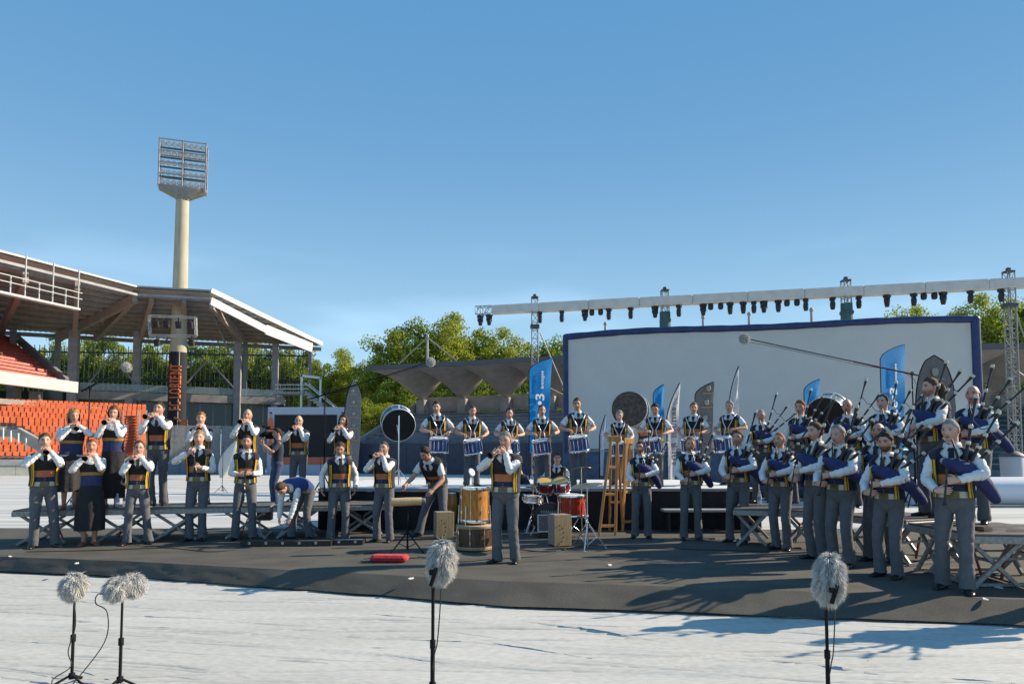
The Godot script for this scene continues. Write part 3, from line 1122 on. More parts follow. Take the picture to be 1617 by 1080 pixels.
func canopy_stand() -> void:
	var cm := mottled("canopy_concrete", lin(0.33, 0.29, 0.26), lin(0.43, 0.385, 0.345), Vector3(0.15, 0.15, 0.15), 0.95, 0.02, true)
	var s := P(579, 584, 62)
	var e := P(890, 568, 55.4)
	e.y = s.y
	var u := (e - s).normalized()
	var back := Vector3(-u.z, 0, u.x)
	if back.z > 0: back = -back
	var o := thing("canopy_stand", "old open concrete stand under a row of funnel-shaped canopies, centre background", "grandstand")
	hypar_row(o, s, u, back, 9, 4.45, 6.5, 2.35, cm)
	var fw := s - back * 4.0
	# parapet behind, stepped terrace, dark hoarding wall in front
	var r0 := s + back * 7.2 + u * 1.6
	for k in 9:
		var m := MB.new()
		var a := r0 + u * 4.4 * k
		var b := r0 + u * (4.4 * (k + 1) - 0.06)
		a.y = 6.55; b.y = 6.55
		m.bar(a, b, 0.3, 1.4)
		part("parapet_panel", m, mottled("parapet_pink", lin(0.3, 0.255, 0.24), lin(0.38, 0.33, 0.31), Vector3(0.15, 0.15, 0.15), 0.9, 0.02, true), o)
	var fa := s - back * 3.2 + u * 0.5
	var fb := fa + u * 40.0
	fa.y = 2.0; fb.y = 2.0
	var ra := s + back * 7.0 + u * 1.8
	var rb := ra + u * 38.0
	ra.y = 5.85; rb.y = 5.85
	terrace(o, fa, fb, ra, rb, 11, mottled("terrace_grey", lin(0.2, 0.21, 0.23), lin(0.3, 0.31, 0.33), Vector3(0.1, 0.3, 0.1), 0.9, 0.02, true), null, "")
	# benches along the terrace
	for k in 11:
		var t := (k + 0.45) / 11.0
		var m := MB.new()
		var a := fa.lerp(ra, t); var b := fb.lerp(rb, t)
		a.y = lerpf(2.0, 5.85, k / 11.0) + 0.4; b.y = a.y
		m.bar(a, b, 0.35, 0.08)
		part("bench", m, mottled("bench_grey", lin(0.16, 0.18, 0.22), lin(0.24, 0.26, 0.3), Vector3(0.3, 0.3, 0.3), 0.7, 0.02, true), o)
	# sloping side wall
	var m := MB.new()
	m.bar(fa + Vector3(0, -0.3, 0) - u * 0.3, ra + Vector3(0, 0.3, 0) - u * 0.3, 0.4, 1.2)
	part("side_wall", m, concrete(), o)
	# roof masts with stays
	for q in [[673, 536, 590], [948, 508, 545], [1147, 500, 530], [1245, 494, 520], [1468, 486, 508]]:
		var i: int = [673, 948, 1147, 1245, 1468].find(q[0])
		var base: Vector3 = s + u * ([4.6, 21.5, 29.5, 33.0, 37.5][i]) + back * 3.0 + Vector3(0, 0.3, 0)
		var ms := thing("roof_mast", ["steel mast with two stays on the canopy roof, left of the lighting truss", "small mast above the screen's left part", "small mast above the middle of the screen", "small mast right of the middle truss tower", "small mast above the screen's right part"][i], "mast", base, 0.0, "masts on the canopy roof")
		var h := 3.0
		m = MB.new()
		m.tube([Vector3.ZERO, Vector3(0, h, 0)], [0.13, 0.1], 8)
		m.ball(Vector3(0, h, 0), Vector3(0.16, 0.2, 0.16), 8, 6)
		part("post", m, steel_grey(), ms)
		if i > 0: continue
		for g in [-1.0, 1.0]:
			m = MB.new()
			m.rod(Vector3(0, h - 0.1, 0), u * g * 3.6 + Vector3(0, 0.1, 0), 0.05, 5)
			part("stay", m, steel_grey(), ms)
	# dark navy boards at pitch side
	var hb := thing("hoarding_wall", "long dark navy hoarding at the foot of the canopy stand", "hoarding")
	var h0 := P(556, 735, 58)
	var h1 := P(1010, 735, 50)
	for k in 14:
		m = MB.new()
		var a := h0.lerp(h1, k / 14.0)
		var b := h0.lerp(h1, (k + 1) / 14.0)
		a.y = 1.25; b.y = 1.25
		m.bar(a.lerp(b, 0.008), a.lerp(b, 0.992), 0.15, 2.5)
		part("board", m, mottled("board_navy", lin(0.018, 0.024, 0.05), lin(0.028, 0.036, 0.07), Vector3(0.3, 0.3, 0.3), 0.5, 0.02, true), hb)
	# the same kind of stand goes on at the right edge
	var o2 := thing("canopy_stand", "concrete canopy stand with teal benches at the right edge", "grandstand")
	var s2 := P(1540, 551, 46)
	var u2 := Vector3(1, 0, 0.1).normalized()
	var b2 := Vector3(0.1, 0, -1).normalized()
	hypar_row(o2, s2 - u2 * 1.4, u2, b2, 3, 4.6, 6.5, 2.6, cm)
	var g0 := s2 - b2 * 3.0 - u2 * 2.0
	var g1 := g0 + u2 * 15.0
	g0.y = 0.6; g1.y = 0.6
	var k0 := s2 + b2 * 7.0 - u2 * 2.0
	var k1 := k0 + u2 * 15.0
	k0.y = 5.2; k1.y = 5.2
	terrace(o2, g0, g1, k0, k1, 12, mottled("terrace_teal", lin(0.05, 0.085, 0.11), lin(0.09, 0.13, 0.16), Vector3(0.1, 0.3, 0.1), 0.8, 0.02, true), null, "")
	for k in 12:
		var t := (k + 0.4) / 12.0
		m = MB.new()
		var a := g0.lerp(k0, t); var b := g1.lerp(k1, t)
		a.y = lerpf(0.6, 5.2, k / 12.0) + 0.4; b.y = a.y
		m.bar(a, b, 0.35, 0.08)
		part("bench", m, mat("bench_teal", lin(0.08, 0.13, 0.16), 0.6), o2)
	m = MB.new()
	m.bar(k0 + Vector3(0, 0.7, 0), k1 + Vector3(0, 0.7, 0), 0.3, 1.6)
	part("parapet_panel", m, concrete(), o2)
	# white inflatable kerb on the ground at the right
	var wb := P(1600, 792, 22)
	m = MB.new()
	m.tube([Vector3(-6, 0.45, -0.4), Vector3(-2, 0.46, -0.1), Vector3(2, 0.45, 0.0), Vector3(7, 0.46, 0.1)], [0.45, 0.46, 0.46, 0.45], 16)
	single("white_barrier", m, mat("barrier_white", lin(0.6, 0.63, 0.68), 0.6), "long low white padded barrier at right edge below the teal benches", "barrier", Vector3(wb.x + 3.0, 0, wb.z))
	var bn := P(1600, 760, 25)
	var bo := thing("waste_bin", "pale grey waste bin standing behind the white barrier", "bin", Vector3(bn.x, 0, bn.z))
	m = MB.new()
	m.lathe([[0.0, 0.0], [0.33, 0.0], [0.38, 1.55], [0.0, 1.56]], 16)
	part("tub", m, mat("bin_grey", lin(0.36, 0.4, 0.46), 0.6), bo)
	m = MB.new()
	m.lathe([[0.4, 1.55], [0.4, 1.62], [0.2, 1.75], [0.0, 1.78]], 16)
	part("lid", m, mat("bin_dark", lin(0.08, 0.09, 0.1), 0.6), bo)

# ---------------------------------------------------------------- screen, truss, banners
func screen() -> void:
	var lt := P(893, 532, 27)
	var rt := P(1541, 505, 23.75)
	var yt := (lt.y + rt.y) / 2
	var a := Vector3(lt.x, 0, lt.z)
	var b := Vector3(rt.x, 0, rt.z)
	var w := (b - a).length()
	var turn := atan2(-(b - a).z, (b - a).x)
	var o := thing("inflatable_screen", "huge grey-white inflatable cinema screen with blue tube border", "screen", a, turn)
	var h := yt
	var sag := func(t: float) -> float: return lerpf(lt.y, rt.y, t) + 0.1 * sin(t * PI) + 0.05 * sin(t * 9.0)
	var m := MB.new()
	var rows := []
	for j in 9:
		var row := PackedVector3Array()
		for i in 25:
			var t := i / 24.0
			row.push_back(Vector3(t * w, lerpf(1.85, sag.call(t), j / 8.0), 0.03 * sin(i * 0.8) * sin(PI * j / 8.0)))
		rows.push_back(row)
	m.grid(rows, false)
	part("projection_cloth", m, mottled("screen_cloth", lin(0.575, 0.545, 0.515), lin(0.595, 0.565, 0.535), Vector3(0.2, 0.2, 0.2), 0.85, 0.02), o)
	var blue := mottled("tube_blue", lin(0.016, 0.03, 0.105), lin(0.025, 0.045, 0.14), Vector3(0.5, 0.5, 0.5), 0.5, 0.02)
	var pts := []
	var rad := []
	for i in 33:
		var t := i / 32.0
		pts.push_back(Vector3(t * w, sag.call(t), 0)); rad.push_back(0.125 + 0.01 * sin(i * 2.1))
	m = MB.new()
	m.tube(pts, rad, 16)
	part("top_tube", m, blue, o)
	for q in [[0.0, lt.y, 0.11], [w, rt.y, 0.15]]:
		m = MB.new()
		m.tube([Vector3(q[0], 0.3, 0), Vector3(q[0], q[1] * 0.4, 0.02), Vector3(q[0], q[1] * 0.75, 0), Vector3(q[0], q[1], 0)], [q[2], q[2] * 1.03, q[2], q[2]], 16)
		m.ball(Vector3(q[0], q[1], 0), Vector3.ONE * q[2] * 1.05, 14, 9)
		part("side_tube", m, blue, o)
		m = MB.new()
		m.tube([Vector3(q[0], q[1] * 0.8, -0.2), Vector3(q[0], q[1] * 0.4, -1.8), Vector3(q[0], 0.25, -3.2)], [0.14, 0.15, 0.16], 14)
		part("brace_tube", m, blue, o)
	m = MB.new()
	m.tube([Vector3(0, 0.9, -0.1), Vector3(w * 0.5, 0.9, -0.12), Vector3(w, 0.9, -0.1)], [0.9, 0.88, 0.9], 20)
	part("base_tube", m, mottled("tube_slate", lin(0.05, 0.065, 0.1), lin(0.075, 0.095, 0.14), Vector3(0.5, 0.5, 0.5), 0.6, 0.02), o)

func lattice(m: MB, a: Vector3, b: Vector3, w: float, bay: float, r := 0.025) -> void:
	var z := (b - a).normalized()
	var x := Vector3.UP.cross(z)
	if x.length() < 0.1: x = Vector3.RIGHT
	x = (x - z * x.dot(z)).normalized()
	var y := z.cross(x)
	var ln := (b - a).length()
	var n := int(ceil(ln / bay))
	var cn := [x + y, x - y, -x - y, -x + y]
	for c in cn: m.rod(a + c * w / 2, b + c * w / 2, r, 6)
	for k in n:
		var p := a + z * ln * k / n
		var q := a + z * ln * (k + 1) / n
		for i in 4:
			var c0: Vector3 = cn[i] * w / 2
			var c1: Vector3 = cn[(i + 1) % 4] * w / 2
			if k % 2 == 0: m.rod(p + c0, q + c1, r * 0.55, 4)
			else: m.rod(p + c1, q + c0, r * 0.55, 4)
			m.rod(p + c0, p + c1, r * 0.55, 4)

func lighting_truss() -> void:
	var t0 := P(752, 491, 33)
	var t1 := P(1605, 443, 27.6)
	t1.y = t0.y
	var dir := t1 - t0
	var end := t0 + dir * 1.16
	var at_px := func(px: float) -> Vector3:
		# where the truss line is cut by the vertical plane through this column of the photo
		var k := (px - MID_X) / FOCAL
		var s := (-t0.z * k - t0.x) / (dir.x + dir.z * k)
		return t0 + dir * s
	var o := thing("lighting_truss", "long white-wrapped lighting truss on lattice towers behind the screen", "truss")
	var m := MB.new()
	var w0: Vector3 = at_px.call(777.0)
	lattice(m, t0, w0, 0.38, 0.4, 0.022)
	part("bare_end", m, alu(), o)
	var n := 11
	for k in n:
		m = MB.new()
		var a := w0.lerp(end, k / float(n))
		var b := w0.lerp(end, (k + 1) / float(n))
		m.bar(a, b.lerp(a, 0.004), 0.42, 0.41 + 0.012 * (k % 3), Vector3.UP, 0.03)
		part("fabric_wrap", m, mottled("wrap_white", lin(0.56, 0.54, 0.5), lin(0.66, 0.64, 0.61), Vector3(0.3, 0.3, 0.3), 0.8, 0.02, true), o)
	for q in [845.0, 1053.0, 1343.0, 1604.0]:
		var p: Vector3 = at_px.call(q)
		m = MB.new()
		lattice(m, Vector3(p.x, 0.05, p.z), Vector3(p.x, p.y + 0.5, p.z), 0.3, 0.4, 0.024)
		part("tower", m, alu(), o)
		m = MB.new()
		m.box(Vector3(p.x, p.y - 0.9, p.z), Vector3(0.44, 0.16, 0.44), Basis.IDENTITY, 0.02)
		part("sleeve", m, mat("sleeve_dark", lin(0.06, 0.065, 0.07), 0.5), o)
		m = MB.new()
		m.box(Vector3(p.x, p.y + 0.5, p.z), Vector3(0.36, 0.07, 0.36), Basis.IDENTITY, 0.02)
		m.box(Vector3(p.x, p.y + 0.6, p.z), Vector3(0.16, 0.14, 0.16), Basis.IDENTITY, 0.03)
		part("tower_top", m, mat("sleeve_dark", lin(0.06, 0.065, 0.07), 0.5), o)
		if q == 1053.0 or q == 1343.0:
			m = MB.new()
			var row := [Vector3(p.x, p.y - 0.5, p.z), Vector3(p.x, p.y - 2.2, p.z), Vector3(p.x, p.y - 4.0, p.z), Vector3(p.x, 0.4, p.z)]
			m.tube(row, [0.25, 0.28, 0.26, 0.27], 8)
			part("tower_cover", m, mottled("cover_teal", lin(0.03, 0.09, 0.1), lin(0.05, 0.13, 0.14), Vector3(0.5, 0.2, 0.5), 0.8, 0.02), o)
		m = MB.new()
		m.rod(Vector3(p.x + 0.25, p.y - 1.2, p.z), Vector3(p.x + 1.6, p.y - 4.2, p.z - 0.6), 0.03, 6)
		m.rod(Vector3(p.x + 1.6, p.y - 4.2, p.z - 0.6), Vector3(p.x + 0.2, p.y - 3.6, p.z), 0.025, 6)
		part("outrigger", m, alu(), o)
	# stage lights under the beam
	var big := [758, 772, 853, 888, 925, 963, 998, 1037, 1075, 1114, 1157, 1178, 1195, 1211, 1234, 1278, 1321, 1363, 1408, 1451, 1498, 1542, 1591]
	var small := [936, 950, 1126, 1142, 1248, 1264, 1467, 1484]
	var src := {}
	for q in big + small:
		var p: Vector3 = at_px.call(float(q))
		var is_small: bool = q in small
		var k := "small" if is_small else "big"
		var tr := Transform3D(Basis(Vector3.UP, 0.3 + (q % 7) * 0.2) * 0.66, p + Vector3(0, -0.215, 0))
		var nth: int = (small if is_small else big).find(q) + 1
		var ord: String = ["first", "second", "third", "fourth", "fifth", "sixth", "seventh", "eighth", "ninth", "tenth", "eleventh", "twelfth", "thirteenth", "fourteenth", "fifteenth", "sixteenth", "seventeenth", "eighteenth", "nineteenth", "twentieth", "twenty-first", "twenty-second", "twenty-third"][nth - 1]
		var lb := "%s dark stage light from the left hanging under the white truss" % ord if not is_small else "%s of the short dark lights from the left under white truss" % ord
		if src.has(k):
			copy(src[k], lb, tr)
			continue
		var l := thing("stage_light", lb, "stage light", Vector3.ZERO, 0.0, "stage lights on the truss")
		l.transform = tr
		l.set_meta("base_name", "stage_light")
		src[k] = l
		var dk := mat("light_black", lin(0.016, 0.017, 0.022), 0.5)
		m = MB.new()
		if is_small:
			m.lathe([[0.0, -0.02], [0.16, -0.02], [0.19, -0.16], [0.17, -0.36], [0.12, -0.42], [0.0, -0.42]], 12)
			part("housing", m, dk, l)
			m = MB.new()
			m.lathe([[0.11, -0.425], [0.05, -0.43], [0.0, -0.43]], 12)
			part("lens", m, mat("lens_dark", lin(0.05, 0.06, 0.08), 0.1), l)
		else:
			m.box(Vector3(0, -0.09, 0), Vector3(0.42, 0.18, 0.34), Basis.IDENTITY, 0.03)
			part("base", m, dk, l)
			for g in [-1.0, 1.0]:
				m = MB.new()
				m.bar(Vector3(g * 0.2, -0.16, 0), Vector3(g * 0.2, -0.5, 0), 0.07, 0.16, Vector3.BACK, 0.02)
				part("yoke", m, dk, l)
			m = MB.new()
			m.lathe([[0.0, -0.22], [0.14, -0.24], [0.17, -0.4], [0.165, -0.58], [0.12, -0.78], [0.0, -0.78]], 14)
			part("head", m, dk, l)
			m = MB.new()
			m.lathe([[0.1, -0.785], [0.05, -0.79], [0.0, -0.79]], 12)
			part("lens", m, mat("lens_dark", lin(0.05, 0.06, 0.08), 0.1), l)
	# the first light of each kind must not carry the helper name further
	for k in src: src[k].remove_meta("base_name")

# a feather banner: curved pole, sail with thickness and ripples
func banner(px: float, top_py: float, depth: float, w: float, low: float, col: StandardMaterial3D, shape: String, label: String, pole_mat: Material, rip := 1.0) -> Node3D:
	var tp := P(px, top_py, depth)
	var o := thing("feather_banner", label, "banner", Vector3(tp.x, 0, tp.z), 0.42 if "blue" in label or "white banner" in label else 0.0, "feather banners behind the band")
	var H := tp.y
	var left := []
	var front := []
	var rear := []
	var n := 28
	for j in n + 1:
		var t := j / float(n)
		var y := lerpf(low, H, t)
		var xl := 0.0
		var xr := w
		match shape:
			"feather":
				xl = w * pow(clampf((t - 0.84) / 0.16, 0.0, 1.0), 2.0) * 0.96
				xr = w * lerpf(0.72, 1.0, t)
			"blade":
				xl = w * pow(clampf((t - 0.62) / 0.38, 0.0, 1.0), 1.5) * 0.95
				xr = w * lerpf(0.45, 1.0, t)
			"leaf":
				xl = w * 0.5 * (1.0 - sin(PI * clampf(0.1 + 0.62 * t + 0.28 * pow(t, 5.0), 0, 1)))
				xr = w * (0.72 + 0.28 * sin(PI * clampf(0.05 + 0.65 * t, 0, 1))) * (1.0 if t < 0.8 else sqrt(maxf(0.0, 1.0 - pow((t - 0.8) / 0.2, 2.0)) * 0.75 + 0.25))
			"tear":
				var c := clampf((t - 0.62) / 0.38, 0.0, 1.0)
				xl = w * 0.5 * (1.0 - sqrt(maxf(0.0, 1.0 - c * c)))
				xr = w - w * 0.5 * (1.0 - sqrt(maxf(0.0, 1.0 - c * c))) if t > 0.62 else w * lerpf(0.7, 1.0, t / 0.62)
		left.push_back(Vector3(xl, y, 0))
		var fr := PackedVector3Array()
		var re := PackedVector3Array()
		for i in 9:
			var s := i / 8.0
			var z := 0.035 * rip * sin(s * 5.0 + t * 6.0) * s + 0.02 * rip * sin(s * 9.0 - t * 14.0) * s
			fr.push_back(Vector3(lerpf(xl, xr, s), y, z + 0.004))
			re.push_back(Vector3(lerpf(xl, xr, s), y, z - 0.004))
		front.push_back(fr); rear.push_back(re)
	var m := MB.new()
	m.grid(front, false)
	m.grid(rear, false)
	for j in n:
		m.quad(front[j][8], front[j + 1][8], rear[j + 1][8], rear[j][8])
	part("sail", m, col, o)
	m = MB.new()
	var pts := [Vector3(0, 0.0, 0)]
	var rad := [0.022]
	if shape == "tear" or shape == "leaf": pts = [Vector3(left[0].x, 0.0, 0)]
	for j in left.size():
		pts.push_back(left[j] + Vector3(-0.012, 0, 0)); rad.push_back(0.02 - 0.008 * j / n)
	if shape == "tear":
		for j in range(n, int(n * 0.72), -1):
			pts.push_back(front[j][8] + Vector3(0.008, 0, 0)); rad.push_back(0.014)
	m.tube(pts, rad, 7)
	part("pole", m, pole_mat, o)
	m = MB.new()
	m.lathe([[0.0, 0.0], [0.25, 0.0], [0.25, 0.05], [0.06, 0.08], [0.03, 0.3], [0.0, 0.3]], 14, Transform3D(Basis.IDENTITY, Vector3(left[0].x, 0, 0)))
	part("foot", m, black_metal(), o)
	return o

func banners() -> void:
	var blue := cloth("banner_blue", lin(0.002, 0.34, 0.74), 0.75)
	blue.backlight_enabled = true
	blue.backlight = lin(0.9, 0.9, 0.9)
	var white := cloth("banner_white", lin(0.7, 0.71, 0.74), 0.75)
	white.backlight_enabled = true
	white.backlight = lin(0.8, 0.8, 0.8)
	var grey := cloth("banner_grey", lin(0.155, 0.14, 0.142), 0.75)
	var pale := mat("print_white", lin(0.75, 0.76, 0.78), 0.7)
	var beige := mat("print_beige", lin(0.3, 0.28, 0.25), 0.7)
	var gold := mat("print_gold", lin(0.42, 0.31, 0.12), 0.6)
	var dk := black_metal()
	var words := func(o: Node3D, s: String, size: float, at: Vector3, serif: bool, mt: Material, turn := PI / 2) -> void:
		part("lettering", text_mesh(s, size, 0.012, serif), mt, o, Transform3D(Basis(Vector3.BACK, turn), at))
	# big blue one left
	var o := banner(836, 563, 22.0, 0.84, 1.7, blue, "feather", "tall blue banner with white lettering left of the screen", dk, 0.7)
	words.call(o, "france•3", 0.43, Vector3(0.36, P(850, 663, 22).y, 0.05), false, pale)
	words.call(o, "bretagne", 0.135, Vector3(0.44, P(850, 599, 22).y, 0.05), false, pale)
	# big blue one right
	o = banner(1390, 540, 20.0, 1.12, 1.5, blue, "feather", "tall blue banner with white lettering in front of the screen's right part", dk, 0.7)
	words.call(o, "france•3", 0.42, Vector3(0.46, P(1405, 656, 20).y, 0.05), false, pale)
	words.call(o, "bretagne", 0.13, Vector3(0.58, P(1405, 588, 20).y, 0.05), false, pale)
	banner(1032, 606, 20.5, 0.4, 1.6, blue, "feather", "small plain blue banner between two snare drummers and white banner", dk, 1.0)
	banner(1270, 597, 20.0, 0.66, 1.4, blue, "feather", "small plain blue banner behind the red-haired riser piper", dk, 0.8)
	o = banner(1053, 603, 18.5, 0.47, 0.9, white, "blade", "white banner with dark upright lettering right of the small blue one", dk, 0.6)
	words.call(o, "AOUR  IOUttas", 0.22, Vector3(0.19, P(1060, 690, 18.5).y, 0.05), true, mat("print_dark", lin(0.05, 0.05, 0.09), 0.7))
	var m := MB.new()
	for q in [[0.2, 0.0, 0.30, 0.28], [0.3, 0.28, 0.22, 0.1], [0.22, 0.1, 0.33, 0.16]]:
		m.bar(Vector3(q[0], P(1065, 645, 18.5).y + q[1], 0.045), Vector3(q[2], P(1065, 645, 18.5).y + q[3], 0.045), 0.02, 0.012, Vector3.BACK)
	part("emblem", m, mat("print_lilac", lin(0.28, 0.27, 0.36), 0.7), o)
	banner(1152, 577, 20.0, 0.38, 1.5, white, "blade", "narrow white banner behind the grey-haired snare drummer", dk, 1.2)
	o = banner(1098, 603, 19.0, 0.54, 1.2, grey, "feather", "grey feather banner with small gold crests behind ginger drummer", dk, 0.6)
	crest(o, Vector3(0.36, P(1115, 614, 19).y, 0.05), 0.075, beige, gold)
	crest(o, Vector3(0.3, P(1112, 636, 19).y, 0.05), 0.075, beige, gold)
	crest(o, Vector3(0.26, P(1110, 660, 19).y, 0.05), 0.075, beige, gold)
	o = banner(1445, 561, 16.0, 0.93, 0.6, grey, "tear", "wide grey teardrop banner with crest and gold line behind ponytailed piper", dk, 0.3)
	crest(o, Vector3(0.45, P(1470, 588, 16).y, 0.04), 0.095, beige, gold)
	o = banner(545, 600, 19.5, 0.46, 0.9, cloth("banner_grey_light", lin(0.2, 0.19, 0.195), 0.75), "leaf", "grey leaf-shaped banner with row of small crests left of bass drum", dk, 0.3)
	for k in 5: crest(o, Vector3(0.22 + 0.016 * k, P(556, 618 + k * 18, 19.5).y, 0.045), 0.05, beige, gold)
	o = banner(947, 655, 21.0, 0.2, 1.0, cloth("banner_slate", lin(0.3, 0.36, 0.46), 0.75), "blade", "small slender dark-edged banner left of the wooden easels", dk, 0.5)
	words.call(o, "bretagne", 0.13, Vector3(0.08, P(952, 695, 21).y, 0.04), false, pale)

func crest(o: Node3D, at: Vector3, r: float, pale: Material, gold: Material) -> void:
	var m := MB.new()
	m.tube([at + Vector3(0, -r, 0), at + Vector3(0, -r * 0.5, 0), at + Vector3(0, r * 0.5, 0), at + Vector3(0, r, 0)], [r * 0.25, r * 0.8, r * 0.85, r * 0.6], 10, true, 0.2, Vector3(0, 0, 1))
	part("crest", m, pale, o)
	m = MB.new()
	m.box(at + Vector3(0, -r * 1.75, 0), Vector3(r * 4.4, 0.022, 0.012))
	part("gold_line", m, gold, o)

# ---------------------------------------------------------------- risers, drums, stands
func alu() -> StandardMaterial3D:
	return mottled("aluminium", lin(0.22, 0.215, 0.205), lin(0.33, 0.325, 0.31), Vector3(2, 2, 2), 0.45, 0.03)

func riser(a: Vector3, b: Vector3, depth: float, level: float, label: String) -> void:
	# a folding stage riser: front edge from a to b, legs crossing below
	var along := (b - a); along.y = 0
	var ln := along.length()
	var turn := atan2(-along.z, along.x)
	var mid := (a + b) * 0.5
	var h := level - CARPET
	var o := thing("stage_riser", label, "riser", Vector3(mid.x, CARPET, mid.z), turn, "folding stage risers")
	var m := MB.new()
	m.box(Vector3(0, h - 0.012, -depth / 2), Vector3(ln - 0.02, 0.024, depth - 0.02), Basis.IDENTITY, 0.004)
	part("deck", m, mottled("deck_ply", lin(0.085, 0.078, 0.07), lin(0.15, 0.135, 0.12), Vector3(0.7, 2, 2), 0.6, 0.02, true), o)
	for s in [[Vector3(-ln / 2, h - 0.066, -0.02), Vector3(ln / 2, h - 0.066, -0.02)], [Vector3(-ln / 2, h - 0.066, -depth + 0.02), Vector3(ln / 2, h - 0.066, -depth + 0.02)], [Vector3(-ln / 2 + 0.02, h - 0.067, -0.04), Vector3(-ln / 2 + 0.02, h - 0.067, -depth + 0.04)], [Vector3(ln / 2 - 0.02, h - 0.067, -0.04), Vector3(ln / 2 - 0.02, h - 0.067, -depth + 0.04)]]:
		m = MB.new()
		m.bar(s[0], s[1], 0.04, 0.08, Vector3.UP, 0.006)
		part("side_rail", m, alu(), o)
	for z in [-0.1, -depth + 0.1]:
		for q in [[-ln * 0.46, -ln * 0.12], [ln * 0.46, ln * 0.12]]:
			m = MB.new()
			m.bar(Vector3(q[0], 0.02, z), Vector3(q[1], h - 0.1, z), 0.045, 0.04, Vector3.BACK, 0.005)
			part("leg", m, alu(), o)
			m = MB.new()
			m.bar(Vector3(q[1], 0.02, z - 0.05), Vector3(q[0], h - 0.1, z - 0.05), 0.045, 0.04, Vector3.BACK, 0.005)
			part("leg", m, alu(), o)
	for x in [-ln * 0.29, ln * 0.29]:
		m = MB.new()
		m.bar(Vector3(x, h * 0.46, -0.1), Vector3(x, h * 0.46, -depth + 0.1), 0.03, 0.03)
		part("cross_tie", m, alu(), o)
		m = MB.new()
		m.bar(Vector3(x * 0.75, 0.03, -depth * 0.5), Vector3(x * 0.95, h * 0.55, -depth * 0.5), 0.03, 0.018)
		part("latch_bar", m, mat("latch_red", lin(0.3, 0.05, 0.025), 0.6), o)
	for x in [-ln * 0.46, ln * 0.46]:
		m = MB.new()
		m.bar(Vector3(x, 0.02, -0.06), Vector3(x, 0.02, -depth + 0.06), 0.04, 0.03)
		part("foot_rail", m, alu(), o)

func rear_stage() -> void:
	var x0 := -3.75
	var x1 := 4.75
	var z0 := -13.25
	var z1 := -17.6
	var o := thing("rear_stage", "raised rear stage with white top and black skirt, under the snare drummers", "stage", Vector3((x0 + x1) / 2, CARPET, z0))
	var w := x1 - x0
	var m := MB.new()
	m.box(Vector3(0, DRUM_STAGE - CARPET - 0.03, (z1 - z0) / 2), Vector3(w, 0.06, z0 - z1), Basis.IDENTITY, 0.01)
	part("deck", m, mottled("tarp_small", lin(0.56, 0.57, 0.58), lin(0.72, 0.73, 0.74), Vector3(0.4, 1, 1.2), 0.8, 0.03, true), o)
	# the skirt hangs in soft folds
	for side in 3:
		m = MB.new()
		var rows := []
		var n := 170 if side == 0 else 60
		for j in 2:
			var row := PackedVector3Array()
			for i in n + 1:
				var t := float(i) / n
				var wv := 0.03 + 0.022 * sin(i * 1.05) * (1.0 if j == 0 else 0.35) + 0.008 * sin(i * 0.37)
				var y := 0.012 if j == 0 else DRUM_STAGE - CARPET - 0.062
				if side == 0: row.push_back(Vector3(lerpf(-w / 2, w / 2, t), y, wv - 0.045))
				else: row.push_back(Vector3((w / 2 - 0.045 + wv) * (-1.0 if side == 1 else 1.0), y, lerpf(0.0, z1 - z0, t)))
			rows.push_back(row)
		m.grid(rows, false)
		part("skirt", m, cloth("skirt_cloth", lin(0.012, 0.012, 0.015)), o)
	m = MB.new()
	m.box(Vector3(0, DRUM_STAGE - CARPET - 0.03, 0.012), Vector3(w, 0.05, 0.02), Basis.IDENTITY, 0.004)
	part("edge_trim", m, mat("trim_grey", lin(0.25, 0.26, 0.28), 0.5), o)
	# a step leaning against it
	var at := G(1120, 834, CARPET)
	var st := thing("stage_step", "long grey step in front of the rear stage's black skirt", "step", Vector3(at.x - 0.1, CARPET, -13.0))
	m = MB.new()
	m.box(Vector3(0, 0.40, 0), Vector3(1.9, 0.05, 0.36), Basis.IDENTITY, 0.008)
	part("tread", m, mat("step_grey", lin(0.36, 0.36, 0.36), 0.6), st)
	for x in [-0.85, 0.85]:
		m = MB.new()
		m.box(Vector3(x, 0.19, 0), Vector3(0.05, 0.37, 0.32), Basis.IDENTITY, 0.006)
		part("leg", m, mat("step_dark", lin(0.02, 0.02, 0.022), 0.6), st)

func tripod(o: Node3D, h: float, spread: float, mt: Material, pole_r := 0.011, leg_h := 0.28) -> void:
	var m := MB.new()
	m.tube([Vector3(0, 0.05, 0), Vector3(0, h * 0.5, 0), Vector3(0, h * 0.5, 0), Vector3(0, h, 0)], [pole_r, pole_r, pole_r * 0.75, pole_r * 0.75], 8)
	part("pole", m, mt, o)
	m = MB.new()
	m.lathe([[0.0, leg_h - 0.03], [0.02, leg_h - 0.03], [0.022, leg_h + 0.01], [0.0, leg_h + 0.012]], 10)
	part("collar", m, mt, o)
	m = MB.new()
	m.lathe([[0.0, h * 0.5 - 0.03], [0.018, h * 0.5 - 0.03], [0.018, h * 0.5 + 0.02], [0.0, h * 0.5 + 0.021]], 10)
	part("collar", m, mt, o)
	for k in 3:
		var a := TAU * k / 3.0 + 0.4
		var foot := Vector3(cos(a) * spread, 0.012, sin(a) * spread)
		m = MB.new()
		m.tube([Vector3(0, leg_h, 0), foot], [pole_r * 0.8, pole_r * 0.8], 6)
		m.rod(Vector3(0, 0.07, 0), foot * 0.55 + Vector3(0, leg_h * 0.45, 0), pole_r * 0.5, 5)
		m.ball(foot, Vector3(0.016, 0.012, 0.016), 7, 5)
		part("leg", m, mt, o)

